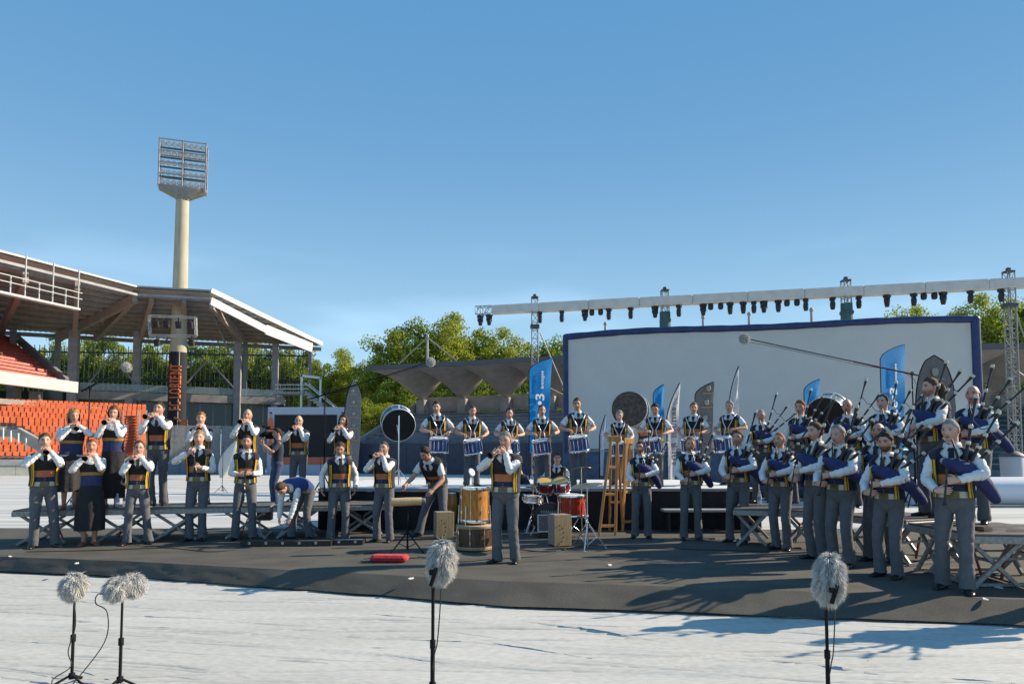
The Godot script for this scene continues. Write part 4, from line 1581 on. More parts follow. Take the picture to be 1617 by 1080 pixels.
func fur_ball(o: Node3D, called: String, at: Vector3, r: Vector3, b: Basis, n: int, hair: float, seed_: int) -> void:
	rng.seed = seed_
	var core := MB.new()
	core.col = Color(0.5, 0.5, 0.48)
	core.ball(at, r * 0.8, 14, 10, b)
	var fur := MB.new()
	for k in n:
		var d := Vector3(rng.randfn(), rng.randfn(), rng.randfn()).normalized()
		var root := at + b * (d * r * 0.78)
		var nrm := (b * (d / r)).normalized()
		var lock := Vector3(sin(d.x * 9.0 + d.z * 5.0), -0.9, cos(d.z * 8.0 - d.y * 6.0)) * 0.55
		var fall := lock + Vector3(rng.randf_range(-0.35, 0.35), rng.randf_range(-0.5, 0.1), rng.randf_range(-0.35, 0.35))
		var out := (nrm * 0.75 + fall).normalized()
		var ln := hair * rng.randf_range(0.6, 1.3)
		var mid := root + nrm * ln * 0.42 + out * ln * 0.25
		var tip := mid + (out + Vector3(0, -0.35, 0)).normalized() * ln * 0.6
		var side := nrm.cross(Vector3(rng.randfn(), rng.randfn(), rng.randfn())).normalized() * hair * 0.042
		var g := rng.randf_range(0.42, 0.74)
		fur.col = Color(g, g * 0.985, g * 0.95)
		var i := fur.add(root - side); fur.add(root + side); fur.add(mid + side * 0.8); fur.add(mid - side * 0.8); fur.add(tip)
		fur.tri(i, i + 1, i + 2); fur.tri(i, i + 2, i + 3); fur.tri(i + 3, i + 2, i + 4)
	var w := part(called, core, tinted("fur", 0.95), o)
	var f := part("fur", fur, tinted("fur", 0.95), w)
	f.set_meta("kind", "stuff")

func black_metal() -> StandardMaterial3D:
	var m := mat("black_metal", lin(0.018, 0.018, 0.02), 0.65, 0.0)
	m.metallic_specular = 0.15
	return m

func cable(o: Node3D, pts: Array, r := 0.004) -> void:
	var m := MB.new()
	var fine := []
	var rad := []
	for k in pts.size() - 1:
		for s in 6:
			var t := s / 6.0
			var p0: Vector3 = pts[max(k - 1, 0)]
			var p3: Vector3 = pts[min(k + 2, pts.size() - 1)]
			fine.push_back(pts[k].cubic_interpolate(pts[k + 1], p0, p3, t)); rad.push_back(r)
	fine.push_back(pts[-1]); rad.push_back(r)
	m.tube(fine, rad, 5)
	part("cable", m, mat("rubber_black", lin(0.016, 0.016, 0.017), 0.55), o)

func front_mics() -> void:
	for q in [[112, 1082, 925, 0, "short microphone stand with one fluffy grey windshield, leftmost in the foreground"], [188, 1088, 930, 1, "short microphone stand with two fluffy windshields, second from left in foreground"]]:
		var at := G(q[0], q[1], 0.01)
		var o := thing("microphone_stand", q[4], "microphone", at, 0.5 * q[3], "furry microphones along the stage front")
		var head_y: float = P(q[0], q[2], -at.z).y
		var top := head_y - at.y
		tripod(o, top - 0.03, 0.13, black_metal(), 0.011, 0.075)
		if q[3] == 0:
			fur_ball(o, "windshield", Vector3(-0.01, top, 0), Vector3(0.074, 0.095, 0.074), Basis(Vector3.BACK, -0.25), 6500, 0.042, 5)
			cable(o, [Vector3(0.01, top - 0.1, 0.02), Vector3(0.025, top * 0.6, 0.02), Vector3(-0.02, top * 0.35, 0.02), Vector3(0.01, top * 0.2, 0.03), Vector3(-0.1, 0.06, 0.05), Vector3(-0.06, 0.012, 0.2), Vector3(-0.35, 0.01, 0.45)])
		else:
			fur_ball(o, "windshield", Vector3(-0.04, top + 0.01, 0), Vector3(0.066, 0.078, 0.066), Basis(Vector3.BACK, -0.5), 6000, 0.042, 6)
			fur_ball(o, "windshield", Vector3(0.065, top + 0.02, -0.04), Vector3(0.066, 0.074, 0.066), Basis(Vector3.BACK, 0.5), 6000, 0.042, 8)
			var m := MB.new()
			m.bar(Vector3(-0.1, top - 0.06, 0), Vector3(0.1, top - 0.05, 0), 0.014, 0.02)
			part("stereo_bar", m, black_metal(), o)
			cable(o, [Vector3(-0.09, top - 0.03, 0.03), Vector3(-0.15, top - 0.02, 0.02), Vector3(-0.16, top - 0.08, 0.03), Vector3(-0.09, top - 0.15, 0.03), Vector3(-0.1, top * 0.5, 0.05), Vector3(-0.28, 0.1, 0.1), Vector3(-0.38, 0.012, 0.2), Vector3(-0.6, 0.01, 0.5)])
	for q in [[697, 885, 4.3, Vector3(0.06, 0.135, 0.06), "tall microphone stand with long fluffy windshield in front of the soloist", 11, 684], [1310, 912, 4.25, Vector3(0.066, 0.165, 0.066), "tall microphone stand with long fluffy windshield in front of the pipers", 12, 1304]]:
		var hd := P(q[0], q[1], q[2])
		var px := P(q[6], q[1], q[2])
		var o := thing("microphone_stand", q[4], "microphone", Vector3(px.x, 0.01, px.z), 0.0, "furry microphones along the stage front")
		var top := hd.y - 0.01
		tripod(o, top - 0.02, 0.24, black_metal(), 0.014, 0.24)
		fur_ball(o, "windshield", Vector3(hd.x - px.x, top, 0.0), q[3], Basis(Vector3.BACK, -0.07), 10000, 0.05, q[5])
		var m := MB.new()
		m.bar(Vector3(-0.005, top - 0.14, 0.085), Vector3(0.03, top - 0.03, 0.09), 0.02, 0.02)
		m.box(Vector3(0.0, top - 0.06, 0.05), Vector3(0.03, 0.03, 0.09), Basis.IDENTITY, 0.004)
		part("clip", m, black_metal(), o)
		cable(o, [Vector3(0.05, top - 0.16, 0.0), Vector3(0.045, top * 0.7, 0.01), Vector3(0.03, top * 0.5, 0.015), Vector3(0.01, top * 0.4, 0.02), Vector3(0.012, 0.2, 0.02), Vector3(0.2, 0.01, 0.25)])

func boom_mics() -> void:
	# [foot px, foot level, depth, pivot px/py, tail px/py, head px/py, head depth, radius, label]
	for q in [
		[141, DECK_LEFT, 11.9, 141, 612, 128, 618, 199, 579, 11.2, 0.085, "tall boom stand with round furry microphone above the blonde woman's riser"],
		[513, DECK_LEFT, 12.9, 513, 622, 490, 630, 680, 571, 12.2, 0.09, "tall boom stand whose long arm reaches right before the concrete canopy"],
		[1441, DECK_RIGHT, 11.2, 1441, 590, 1452, 593, 1176, 534, 10.0, 0.085, "tall boom stand whose long arm crosses the inflatable screen"]]:
		var piv := P(q[3], q[4], q[2])
		var at := Vector3(piv.x, 0.0, piv.z)
		at.y = q[1] if q[0] != 141 and q[0] != 513 else DECK_LEFT
		var o := thing("boom_stand", q[11], "microphone", at, 0.0, "boom microphones over the band")
		tripod(o, piv.y - at.y, 0.3, black_metal(), 0.014, 0.5)
		var a := P(q[5], q[6], q[2]) - at
		var b := P(q[7], q[8], q[9]) - at
		var m := MB.new()
		m.tube([a, a.lerp(b, 0.4), a.lerp(b, 0.4), b], [0.014, 0.014, 0.009, 0.009], 7)
		part("boom_arm", m, black_metal(), o)
		m = MB.new()
		m.box(piv - at, Vector3(0.05, 0.06, 0.05), Basis.IDENTITY, 0.01)
		part("clutch", m, black_metal(), o)
		fur_ball(o, "windshield", b, Vector3.ONE * q[10] * 0.92, Basis.IDENTITY, 2500, 0.03, 20 + int(q[0]))
		cable(o, [b + Vector3(0, -0.05, 0), a.lerp(b, 0.8) + Vector3(0, -0.03, 0), a.lerp(b, 0.4) + Vector3(0, -0.04, 0), (piv - at) + Vector3(0.02, -0.1, 0.02), Vector3(0.03, (piv - at).y * 0.5, 0.02), Vector3(0.02, 0.2, 0.03)])

func drum_body(o: Node3D, t: Transform3D, r: float, h: float, shell: Material, head: Material, lugs: int, hoop: Material) -> void:
	var m := MB.new()
	m.lathe([[r, -h / 2], [r, h / 2]], 32, t)
	part("shell", m, shell, o)
	for s in [1.0, -1.0]:
		m = MB.new()
		m.lathe([[r + 0.004, s * (h / 2 + 0.002)], [r * 0.97, s * (h / 2 + 0.008)], [0.0, s * (h / 2 + 0.009)]], 32, t)
		part("drum_head", m, head, o)
		m = MB.new()
		m.lathe([[r + 0.004, s * (h / 2 - 0.03)], [r + 0.018, s * (h / 2 - 0.03)], [r + 0.018, s * (h / 2 + 0.016)], [r + 0.004, s * (h / 2 + 0.016)]], 32, t)
		part("hoop", m, hoop, o)
	for k in lugs:
		var a := TAU * k / lugs + 0.2
		m = MB.new()
		var c := Vector3(cos(a), 0, sin(a))
		m.rod(t * (c * (r + 0.018) + Vector3(0, -h / 2, 0)), t * (c * (r + 0.018) + Vector3(0, h / 2, 0)), 0.005, 5)
		m.box(t * (c * (r + 0.008) + Vector3(0, h * 0.22, 0)), Vector3(0.02, 0.05, 0.02), t.basis * Basis(Vector3.UP, -a), 0.004)
		m.box(t * (c * (r + 0.008) - Vector3(0, h * 0.22, 0)), Vector3(0.02, 0.05, 0.02), t.basis * Basis(Vector3.UP, -a), 0.004)
		part("tension_rod", m, chrome(), o)

func chrome() -> StandardMaterial3D:
	return mat("chrome", lin(0.78, 0.79, 0.81), 0.14, 1.0)

func bass_drums() -> void:
	for q in [
		[628, 668, 14.4, DRUM_STAGE, 0.335, 0.36, Vector3(0.28, -0.32, 1), "navy bass drum with black head on a stand, left of snare drummers"],
		[996, 647, 15.2, DRUM_STAGE, 0.385, 0.36, Vector3(-0.35, 0.02, 1), "bass drum with dark patterned head behind the small snare drummer"],
		[1308, 652, 12.6, DECK_RIGHT, 0.33, 0.36, Vector3(-0.62, -0.3, 0.75), "bass drum tilted on a stand above the pipers on right risers"]]:
		var c := P(q[0], q[1], q[2])
		var o := thing("bass_drum", q[7], "drum", Vector3(c.x, q[3], c.z), 0.0, "bass drums on stands")
		var t := Transform3D(up_to(q[6]), c - o.position)
		drum_body(o, t, q[4], q[5], mat("shell_navy", lin(0.02, 0.045, 0.12), 0.2) if q[0] != 1308 else mat("shell_steel", lin(0.2, 0.23, 0.27), 0.25, 0.5), mat("head_black", lin(0.014, 0.013, 0.013), 0.35) if q[0] != 996 else mottled("head_worn", lin(0.03, 0.02, 0.018), lin(0.13, 0.085, 0.055), Vector3(1.2, 1.2, 1.2), 0.5, 0.03), 10, mat("hoop_pale", lin(0.55, 0.56, 0.57), 0.3, 0.4))
		var h: float = c.y - q[3]
		var m := MB.new()
		var fw: Vector3 = t.basis.y * (q[5] * 0.5 + 0.06)
		var base := Vector3(fw.x, 0, fw.z) if q[0] == 628 else -Vector3(fw.x, 0, fw.z) * 1.4
		m.rod(base + Vector3(0, 0.02, 0), base + Vector3(0, h + (0.36 if q[0] == 628 else 0.2), 0), 0.014, 8)
		part("stand_pole", m, chrome(), o)
		for k in 3:
			var a := TAU * k / 3.0 + 0.5
			m = MB.new()
			m.rod(base + Vector3(0, 0.35, 0), base + Vector3(cos(a) * 0.34, 0.014, sin(a) * 0.34), 0.01, 6)
			part("stand_leg", m, chrome(), o)
		m = MB.new()
		m.rod(base + Vector3(0, h - 0.28, 0), t * Vector3(0, 0, q[4]), 0.012, 6)
		m.rod(base + Vector3(0, h + 0.19, 0), t * Vector3(0, 0, -q[4]) , 0.012, 6)
		part("stand_arm", m, chrome(), o)

func wood(key: String, lo: Color, hi: Color, rough := 0.4) -> StandardMaterial3D:
	return mottled(key, lo, hi, Vector3(6, 0.6, 6), rough, 0.02)

func cymbal(o: Node3D, at: Vector3, r: float, tilt: Basis, mt: Material = null) -> void:
	var m := MB.new()
	m.lathe([[0.0, 0.02], [r * 0.16, 0.017], [r * 0.22, 0.006], [r * 0.6, 0.0], [r, -0.012], [r * 0.99, -0.014], [r * 0.6, -0.003], [0.0, 0.004]], 28, Transform3D(tilt, at))
	part("cymbal", m, mt if mt else mat("bronze", lin(0.5, 0.34, 0.15), 0.35, 1.0), o)

func percussion() -> void:
	var maple := wood("maple_orange", lin(0.38, 0.135, 0.018), lin(0.58, 0.26, 0.045), 0.22)
	var walnut := wood("walnut", lin(0.055, 0.028, 0.016), lin(0.11, 0.06, 0.035), 0.35)
	var skin := mat("drum_skin", lin(0.74, 0.75, 0.76), 0.5)
	# tall orange floor drum on chrome legs
	var at := G(749, 866, CARPET)
	var o := thing("floor_drum", "tall glossy orange wooden drum on chrome legs left of soloist", "drum", Vector3(at.x, CARPET, at.z))
	var t := Transform3D(Basis.IDENTITY, Vector3(0, 0.68, 0))
	drum_body(o, t, 0.215, 0.51, maple, skin, 8, chrome())
	for k in 6:
		var a := TAU * k / 6.0
		var m := MB.new()
		m.rod(Vector3(cos(a) * 0.24, 0.67, sin(a) * 0.24), Vector3(cos(a) * 0.27, 0.01, sin(a) * 0.27), 0.008, 6)
		part("leg", m, chrome(), o)
	# small bright cymbal standing over it
	at = G(744, 862, CARPET)
	o = thing("splash_cymbal", "small shiny cymbal on a thin stand above the orange drum", "cymbal", Vector3(at.x, CARPET, at.z - 0.25))
	tripod(o, 1.15, 0.28, chrome(), 0.011, 0.4)
	var dish := MB.new()
	var prof := []
	for k in 9: prof.push_back([0.07 * k / 8.0, -0.012 * pow(k / 8.0, 2.0)])
	dish.lathe(prof, 28, Transform3D(up_to(Vector3(0.695, 0.396, 0.6)), Vector3(0, 1.17, 0)))
	part("cymbal", dish, mat("polished", lin(0.85, 0.85, 0.84), 0.26, 1.0), o)
	# low brown drum lying before it
	at = G(748, 872, CARPET)
	o = thing("low_drum", "low dark brown wooden drum with silver lugs in front of orange drum", "drum", Vector3(at.x, CARPET, at.z - 0.28))
	t = Transform3D(Basis.IDENTITY, Vector3(0, 0.2, 0))
	drum_body(o, t, 0.275, 0.33, walnut, mat("calf_skin", lin(0.5, 0.4, 0.26), 0.6), 8, wood("hoop_wood", lin(0.3, 0.2, 0.11), lin(0.42, 0.29, 0.16)))
	for k in 3:
		var m := MB.new()
		var a := TAU * k / 3.0 + 0.5
		m.box(Vector3(cos(a) * 0.25, 0.01, sin(a) * 0.25), Vector3(0.03, 0.02, 0.03), Basis.IDENTITY, 0.004)
		part("foot", m, mat("rubber_black", lin(0.016, 0.016, 0.017), 0.55), o)
	# two box drums
	for q in [[885, 864, 0.28, 0.49, "pale plywood box drum with black dotted arc in front of drum kit", 0.32], [699, 852, 0.3, 0.45, "pale plywood box drum behind the legs of the leaning man", 0.3]]:
		at = G(q[0], q[1], CARPET)
		o = thing("box_drum", q[4], "box drum", Vector3(at.x, CARPET, at.z - 0.15), q[5], "plywood box drums")
		var m := MB.new()
		m.box(Vector3(0, q[3] / 2 + 0.015, -0.012), Vector3(q[2], q[3] - 0.004, 0.28), Basis.IDENTITY, 0.01)
		part("box", m, wood("box_grey", lin(0.2, 0.2, 0.2), lin(0.27, 0.27, 0.26), 0.6), o)
		m = MB.new()
		m.box(Vector3(0, q[3] / 2 + 0.015, 0.1345), Vector3(q[2] + 0.004, q[3], 0.012), Basis.IDENTITY, 0.003)
		part("front_panel", m, wood("box_ply", lin(0.46, 0.29, 0.13), lin(0.58, 0.39, 0.2), 0.5), o)
		for k in 6:
			m = MB.new()
			var a := -1.2 + k * 0.46
			m.lathe([[0.0, 0.004], [0.012, 0.003], [0.012, 0.0]], 8, Transform3D(Basis(Vector3.RIGHT, PI / 2), Vector3(-q[2] * 0.42 + cos(a) * 0.13, q[3] * 0.4 + sin(a) * 0.16, 0.142)))
			part("sound_dot", m, mat("dot_black", lin(0.01, 0.01, 0.01), 0.7), o)
		for x in [-1, 1]:
			for z in [-1, 1]:
				m = MB.new()
				m.box(Vector3(x * q[2] * 0.4, 0.008, z * 0.1), Vector3(0.03, 0.016, 0.03))
				part("foot", m, mat("rubber_black", lin(0.016, 0.016, 0.017), 0.55), o)
	# log drum on a stand
	at = G(643, 872, CARPET)
	o = thing("log_drum", "pale hollow log drum lying on a black stand", "drum", at)
	tripod(o, 0.66, 0.27, black_metal(), 0.014, 0.3)
	var m := MB.new()
	m.bar(Vector3(-0.12, 0.675, 0), Vector3(0.12, 0.675, 0), 0.05, 0.02)
	part("cradle", m, black_metal(), o)
	m = MB.new()
	m.tube([Vector3(-0.235, 0.745, 0.04), Vector3(-0.23, 0.745, 0.04), Vector3(0.0, 0.75, 0.0), Vector3(0.2, 0.755, -0.04), Vector3(0.205, 0.755, -0.04)], [0.052, 0.06, 0.064, 0.058, 0.05], 18)
	part("log", m, wood("log_pale", lin(0.5, 0.33, 0.15), lin(0.66, 0.48, 0.26), 0.45), o)
	m = MB.new()
	m.tube([Vector3(0.19, 0.755, -0.04), Vector3(0.24, 0.757, -0.05), Vector3(0.26, 0.758, -0.052)], [0.045, 0.05, 0.035], 14)
	part("end_cap", m, mat("cap_grey", lin(0.16, 0.15, 0.14), 0.6), o)
	# hand drums behind the leaning man
	for q in [[709, 838, lin(0.26, 0.09, 0.02), lin(0.4, 0.16, 0.04), "orange wooden hand drum standing behind the leaning man", 0.0], [696, 836, lin(0.02, 0.04, 0.2), lin(0.035, 0.07, 0.3), "blue hand drum half hidden behind the leaning man", -0.1]]:
		at = G(q[0], q[1], CARPET)
		o = thing("hand_drum", q[4], "drum", Vector3(at.x, CARPET, at.z - 0.2))
		m = MB.new()
		m.lathe([[0.1, 0.0], [0.105, 0.02], [0.13, 0.2], [0.165, 0.42], [0.165, 0.55], [0.145, 0.72]], 20)
		part("shell", m, mottled("hand_drum%d" % q[0], q[2], q[3], Vector3(5, 0.6, 5), 0.3), o)
		m = MB.new()
		m.lathe([[0.145, 0.722], [0.14, 0.73], [0.0, 0.731]], 20)
		part("drum_head", m, mat("calf_skin", lin(0.5, 0.4, 0.26), 0.6), o)
		m = MB.new()
		m.lathe([[0.146, 0.69], [0.158, 0.69], [0.158, 0.715], [0.146, 0.715]], 20)
		part("hoop", m, chrome(), o)
	drum_kit()
	# red soft bag
	at = G(615, 887, CARPET)
	o = thing("red_bag", "flat red bag with black strap lying on the carpet", "bag", at, -0.06)
	m = MB.new()
	m.box(Vector3(0, 0.05, 0), Vector3(0.5, 0.09, 0.24), Basis.IDENTITY, 0.03)
	part("pouch", m, cloth("bag_red", lin(0.5, 0.02, 0.03)), o)
	m = MB.new()
	m.tube([Vector3(-0.25, 0.05, 0.05), Vector3(-0.33, 0.045, 0.07), Vector3(-0.37, 0.02, 0.1), Vector3(-0.28, 0.01, 0.15)], [0.012, 0.012, 0.012, 0.012], 6, true, 0.4)
	part("strap", m, mat("rubber_black", lin(0.016, 0.016, 0.017), 0.55), o)
	m = MB.new()
	m.bar(Vector3(-0.22, 0.06, 0.121), Vector3(0.22, 0.06, 0.121), 0.006, 0.008)
	part("zip", m, mat("rubber_black", lin(0.016, 0.016, 0.017), 0.55), o)
	# flat instrument cases
	for q in [[450, 863, 1.42, 0.28, 0.075, "long flat black instrument case lying open at the bending man's feet"], [546, 861, 0.52, 0.26, 0.075, "small black instrument case with blue cloth inside on the carpet"]]:
		at = G(q[0], q[1], CARPET)
		o = thing("instrument_case", q[5], "case", Vector3(at.x, CARPET, at.z - q[3] / 2), 0.05, "flat instrument cases")
		m = MB.new()
		m.box(Vector3(0, 0.01, 0), Vector3(q[2], 0.018, q[3]), Basis.IDENTITY, 0.004)
		for s in [-1.0, 1.0]:
			m.box(Vector3(0, q[4] / 2 + 0.01, s * (q[3] / 2 - 0.008)), Vector3(q[2], q[4], 0.016), Basis.IDENTITY, 0.004)
			m.box(Vector3(s * (q[2] / 2 - 0.008), q[4] / 2 + 0.0085, 0), Vector3(0.016, q[4] - 0.004, q[3] - 0.034), Basis.IDENTITY, 0.004)
		part("shell", m, mat("case_black", lin(0.018, 0.017, 0.017), 0.5), o)
		m = MB.new()
		m.box(Vector3(0, 0.04, -q[3] * 0.75), Vector3(q[2] - 0.02, 0.05, q[3] * 0.45), Basis.IDENTITY, 0.006)
		part("lid", m, mat("case_black", lin(0.018, 0.017, 0.017), 0.5), o)
		m = MB.new()
		m.box(Vector3(0, 0.05, 0), Vector3(q[2] - 0.05, 0.05, q[3] - 0.05), Basis.IDENTITY, 0.012)
		part("lining", m, cloth("lining_blue", lin(0.05, 0.09, 0.2)) if q[2] < 1.0 else cloth("lining_dark", lin(0.03, 0.028, 0.03)), o)
		for k in int(q[2] / 0.24):
			m = MB.new()
			m.box(Vector3(-q[2] / 2 + 0.14 + k * 0.26, q[4] * 0.7, q[3] / 2 + 0.004), Vector3(0.04, 0.04, 0.008), Basis.IDENTITY, 0.002)
			part("latch", m, chrome(), o)
	stepladder()
	# loose cables
	var cb := 0
	for q in [[[G(40, 872, CARPET), G(150, 870, CARPET), G(260, 866, CARPET), G(330, 872, CARPET), G(372, 868, CARPET)], "black cable on the carpet before the left front row"], [[G(660, 880, CARPET), G(720, 888, CARPET), G(770, 884, CARPET), G(840, 880, CARPET), G(880, 872, CARPET)], "black cable curving round the soloist's feet"], [[G(820, 868, CARPET), G(870, 872, CARPET), G(930, 862, CARPET), G(1010, 866, CARPET), G(1120, 869, CARPET), G(1230, 872, CARPET)], "black cable running over the carpet from drum kit to pipers"], [[G(1380, 872, CARPET), G(1450, 878, CARPET), G(1520, 884, CARPET), G(1617, 882, CARPET), G(1680, 885, CARPET)], "black cable on the carpet under the right risers"], [[G(560, 878, CARPET), G(600, 873, CARPET), G(640, 882, CARPET), G(690, 878, CARPET)], "black cable curling under the log drum"]]:
		var pts := []
		for p in q[0]: pts.push_back(p + Vector3(0, 0.008, 0))
		cb += 1
		var h := Node3D.new()
		add_child(h)
		cable(h, pts, 0.006)
		var c: MeshInstance3D = h.get_child(0)
		h.remove_child(c)
		remove_child(h)
		h.free()
		c.name = numbered("stage_cable")
		add_child(c)
		tag(c, q[1], "cable")
	# a few scraps of white tape
	rng.seed = 91
	for q in [[14, 879, "beside the far left shoes"], [120, 890, "left on the dark carpet edge"], [650, 914, "near the carpet edge left of the soloist"], [963, 893, "in the middle of the carpet"], [1557, 947, "near the right end of the carpet"], [1576, 928, "right of the nearest piper's shoes"]]:
		at = G(q[0], q[1], CARPET)
		m = MB.new()
		var row := PackedVector3Array()
		for i in 9:
			var a := TAU * i / 9.0
			row.push_back(Vector3(cos(a) * 0.05 * rng.randf_range(0.6, 1.5), 0.006 + rng.randf_range(0.0, 0.01), sin(a) * 0.022 * rng.randf_range(0.6, 1.4)))
		var low := PackedVector3Array()
		for p in row: low.push_back(Vector3(p.x, 0.001, p.z))
		m.loft([low, row])
		single("tape_scrap", m, mat("tape_white", lin(0.68, 0.68, 0.66), 0.7), "crumpled scrap of white tape " + q[2], "tape", at, rng.randf() * 3.0, "scraps of tape on the carpet")

func drum_kit() -> void:
	var wine := wood("wine_red", lin(0.13, 0.012, 0.018), lin(0.24, 0.025, 0.03), 0.15)
	var red := wood("kit_red", lin(0.34, 0.02, 0.014), lin(0.5, 0.05, 0.02), 0.15)
	var amber := mat("head_amber", lin(0.55, 0.36, 0.1), 0.4)
	var at := G(872, 846, CARPET)
	var z := at.z
	var o := thing("kit_bass_drum", "bass drum of the kit with black front head", "drum", Vector3(P(866, 790, -z).x, CARPET, z - 0.2), 0.05, "red drum kit")
	var t := Transform3D(Basis(Vector3.RIGHT, PI / 2), Vector3(0, 0.3, 0))
	drum_body(o, t, 0.27, 0.36, wine, mat("head_black", lin(0.014, 0.013, 0.013), 0.35), 8, mat("hoop_black", lin(0.02, 0.012, 0.012), 0.3))
	part("lettering", text_mesh("YAMAHA", 0.075, 0.002), mat("letter_grey", lin(0.3, 0.3, 0.3), 0.5), o, Transform3D(Basis.IDENTITY, Vector3(0, 0.42, 0.192)))
	var m: MB
	for s in [-1.0, 1.0]:
		m = MB.new()
		m.rod(Vector3(s * 0.2, 0.2, 0.1), Vector3(s * 0.34, 0.01, 0.22), 0.009, 6)
		part("spur", m, chrome(), o)
	# the two hung toms stand on the bass drum
	for q in [[861, 768, "left of the two small wine red toms on the kit", -0.1], [887, 767, "right of the two small wine red toms on the kit", 0.12]]:
		var c := P(q[0], q[1], -z + 0.12)
		o = thing("tom_drum", q[2], "drum", Vector3(c.x, CARPET + 0.55, c.z), 0.0, "red drum kit")
		t = Transform3D(Basis(Vector3.BACK, q[3]) * Basis(Vector3.RIGHT, 0.42), c - o.position)
		drum_body(o, t, 0.145, 0.2, wine, amber, 6, chrome())
		m = MB.new()
		m.rod(Vector3(-q[3] * 0.5, 0.03, -0.05), t * Vector3(0, -0.05, -0.1), 0.012, 6)
		part("mount", m, chrome(), o)
	at = G(905, 850, CARPET)
	o = thing("floor_tom", "large bright red floor tom right of the kit's bass drum", "drum", Vector3(at.x, CARPET, at.z - 0.25), 0.0, "red drum kit")
	drum_body(o, Transform3D(Basis(Vector3.RIGHT, 0.06), Vector3(0, 0.55, 0)), 0.235, 0.36, red, skin_head(), 8, chrome())
	for k in 3:
		var a := TAU * k / 3.0 + 0.6
		m = MB.new()
		m.rod(Vector3(cos(a) * 0.26, 0.62, sin(a) * 0.26), Vector3(cos(a) * 0.3, 0.01, sin(a) * 0.3), 0.009, 6)
		part("leg", m, chrome(), o)
	at = G(838, 845, CARPET)
	o = thing("kit_snare", "pale shallow snare drum at the left of the kit", "drum", Vector3(at.x + 0.05, CARPET, at.z - 0.35), 0.0, "red drum kit")
	drum_body(o, Transform3D(Basis(Vector3.BACK, -0.1), Vector3(0, 0.62, 0)), 0.18, 0.13, mat("shell_pale", lin(0.5, 0.5, 0.5), 0.25, 0.6), skin_head(), 8, chrome())
	for k in 3:
		var a := TAU * k / 3.0
		m = MB.new()
		m.rod(Vector3(0, 0.3, 0), Vector3(cos(a) * 0.24, 0.01, sin(a) * 0.24), 0.008, 6)
		m.rod(Vector3(0, 0.4, 0), Vector3(cos(a) * 0.17, 0.55, sin(a) * 0.17), 0.008, 6)
		part("stand_leg", m, chrome(), o)
	m = MB.new()
	m.rod(Vector3(0, 0.28, 0), Vector3(0, 0.45, 0), 0.012, 8)
	part("stand_pole", m, chrome(), o)
	for q in [[919, 848, 739, 0.2, 0.05, "crash cymbal on its stand above the red floor tom"], [928, 868, 765, 0.24, -0.08, "wide flat cymbal on a chrome tripod right of red drum kit"], [842, 840, 767, 0.19, 0.1, "hi-hat cymbal at the left of the drum kit"]]:
		at = G(q[0], q[1], CARPET)
		o = thing("cymbal_stand", q[5], "cymbal", at, q[0] * 0.1, "red drum kit")
		var h: float = P(q[0], q[2], -at.z).y - CARPET
		tripod(o, h + 0.02, 0.3, chrome(), 0.012, 0.42)
		cymbal(o, Vector3(0, h, 0), q[3], Basis(Vector3.RIGHT, 0.12) * Basis(Vector3.BACK, q[4]))
		if q[0] == 842: cymbal(o, Vector3(0, h - 0.04, 0), q[3], Basis(Vector3.RIGHT, 0.08 + PI))
	at = G(882, 838, CARPET)
	o = thing("drum_stool", "round black drum stool under the kit drummer", "stool", Vector3(P(880, 800, 14.9).x, CARPET, G(880, 822, CARPET).z))
	m = MB.new()
	m.lathe([[0.0, 0.5], [0.15, 0.5], [0.17, 0.52], [0.17, 0.55], [0.15, 0.57], [0.0, 0.575]], 18)
	part("seat", m, mat("vinyl_black", lin(0.015, 0.015, 0.016), 0.4), o)
	tripod(o, 0.5, 0.25, chrome(), 0.014, 0.3)
	# framed picture propped against the bass drum
	at = G(858, 848, CARPET)
	o = thing("framed_picture", "small framed picture propped against the kit's bass drum", "picture", Vector3(P(858, 810, -at.z).x, CARPET + 0.09, at.z + 0.06), 0.1)
	var lean := Basis(Vector3.RIGHT, -0.12)
	m = MB.new()
	for s in [-1.0, 1.0]:
		m.box(lean * Vector3(s * 0.095, 0.155, 0), Vector3(0.02, 0.31, 0.02), lean, 0.003)
		m.box(lean * Vector3(0, 0.155 + s * 0.145, 0.001), Vector3(0.17, 0.02, 0.018), lean, 0.003)
	part("frame", m, mat("frame_pale", lin(0.6, 0.6, 0.58), 0.5), o)
	m = MB.new()
	m.box(lean * Vector3(0, 0.155, -0.004), Vector3(0.18, 0.28, 0.006), lean)
	part("print", m, mottled("print_blur", lin(0.05, 0.05, 0.07), lin(0.42, 0.24, 0.18), Vector3(7, 7, 7), 0.5, 0.02), o)
	m = MB.new()
	m.box(Vector3(0, -0.05, 0.0), Vector3(0.22, 0.08, 0.1), Basis.IDENTITY, 0.01)
	part("block", m, mat("case_black", lin(0.018, 0.017, 0.017), 0.5), o)

func skin_head() -> StandardMaterial3D:
	return mat("drum_skin", lin(0.74, 0.75, 0.76), 0.5)

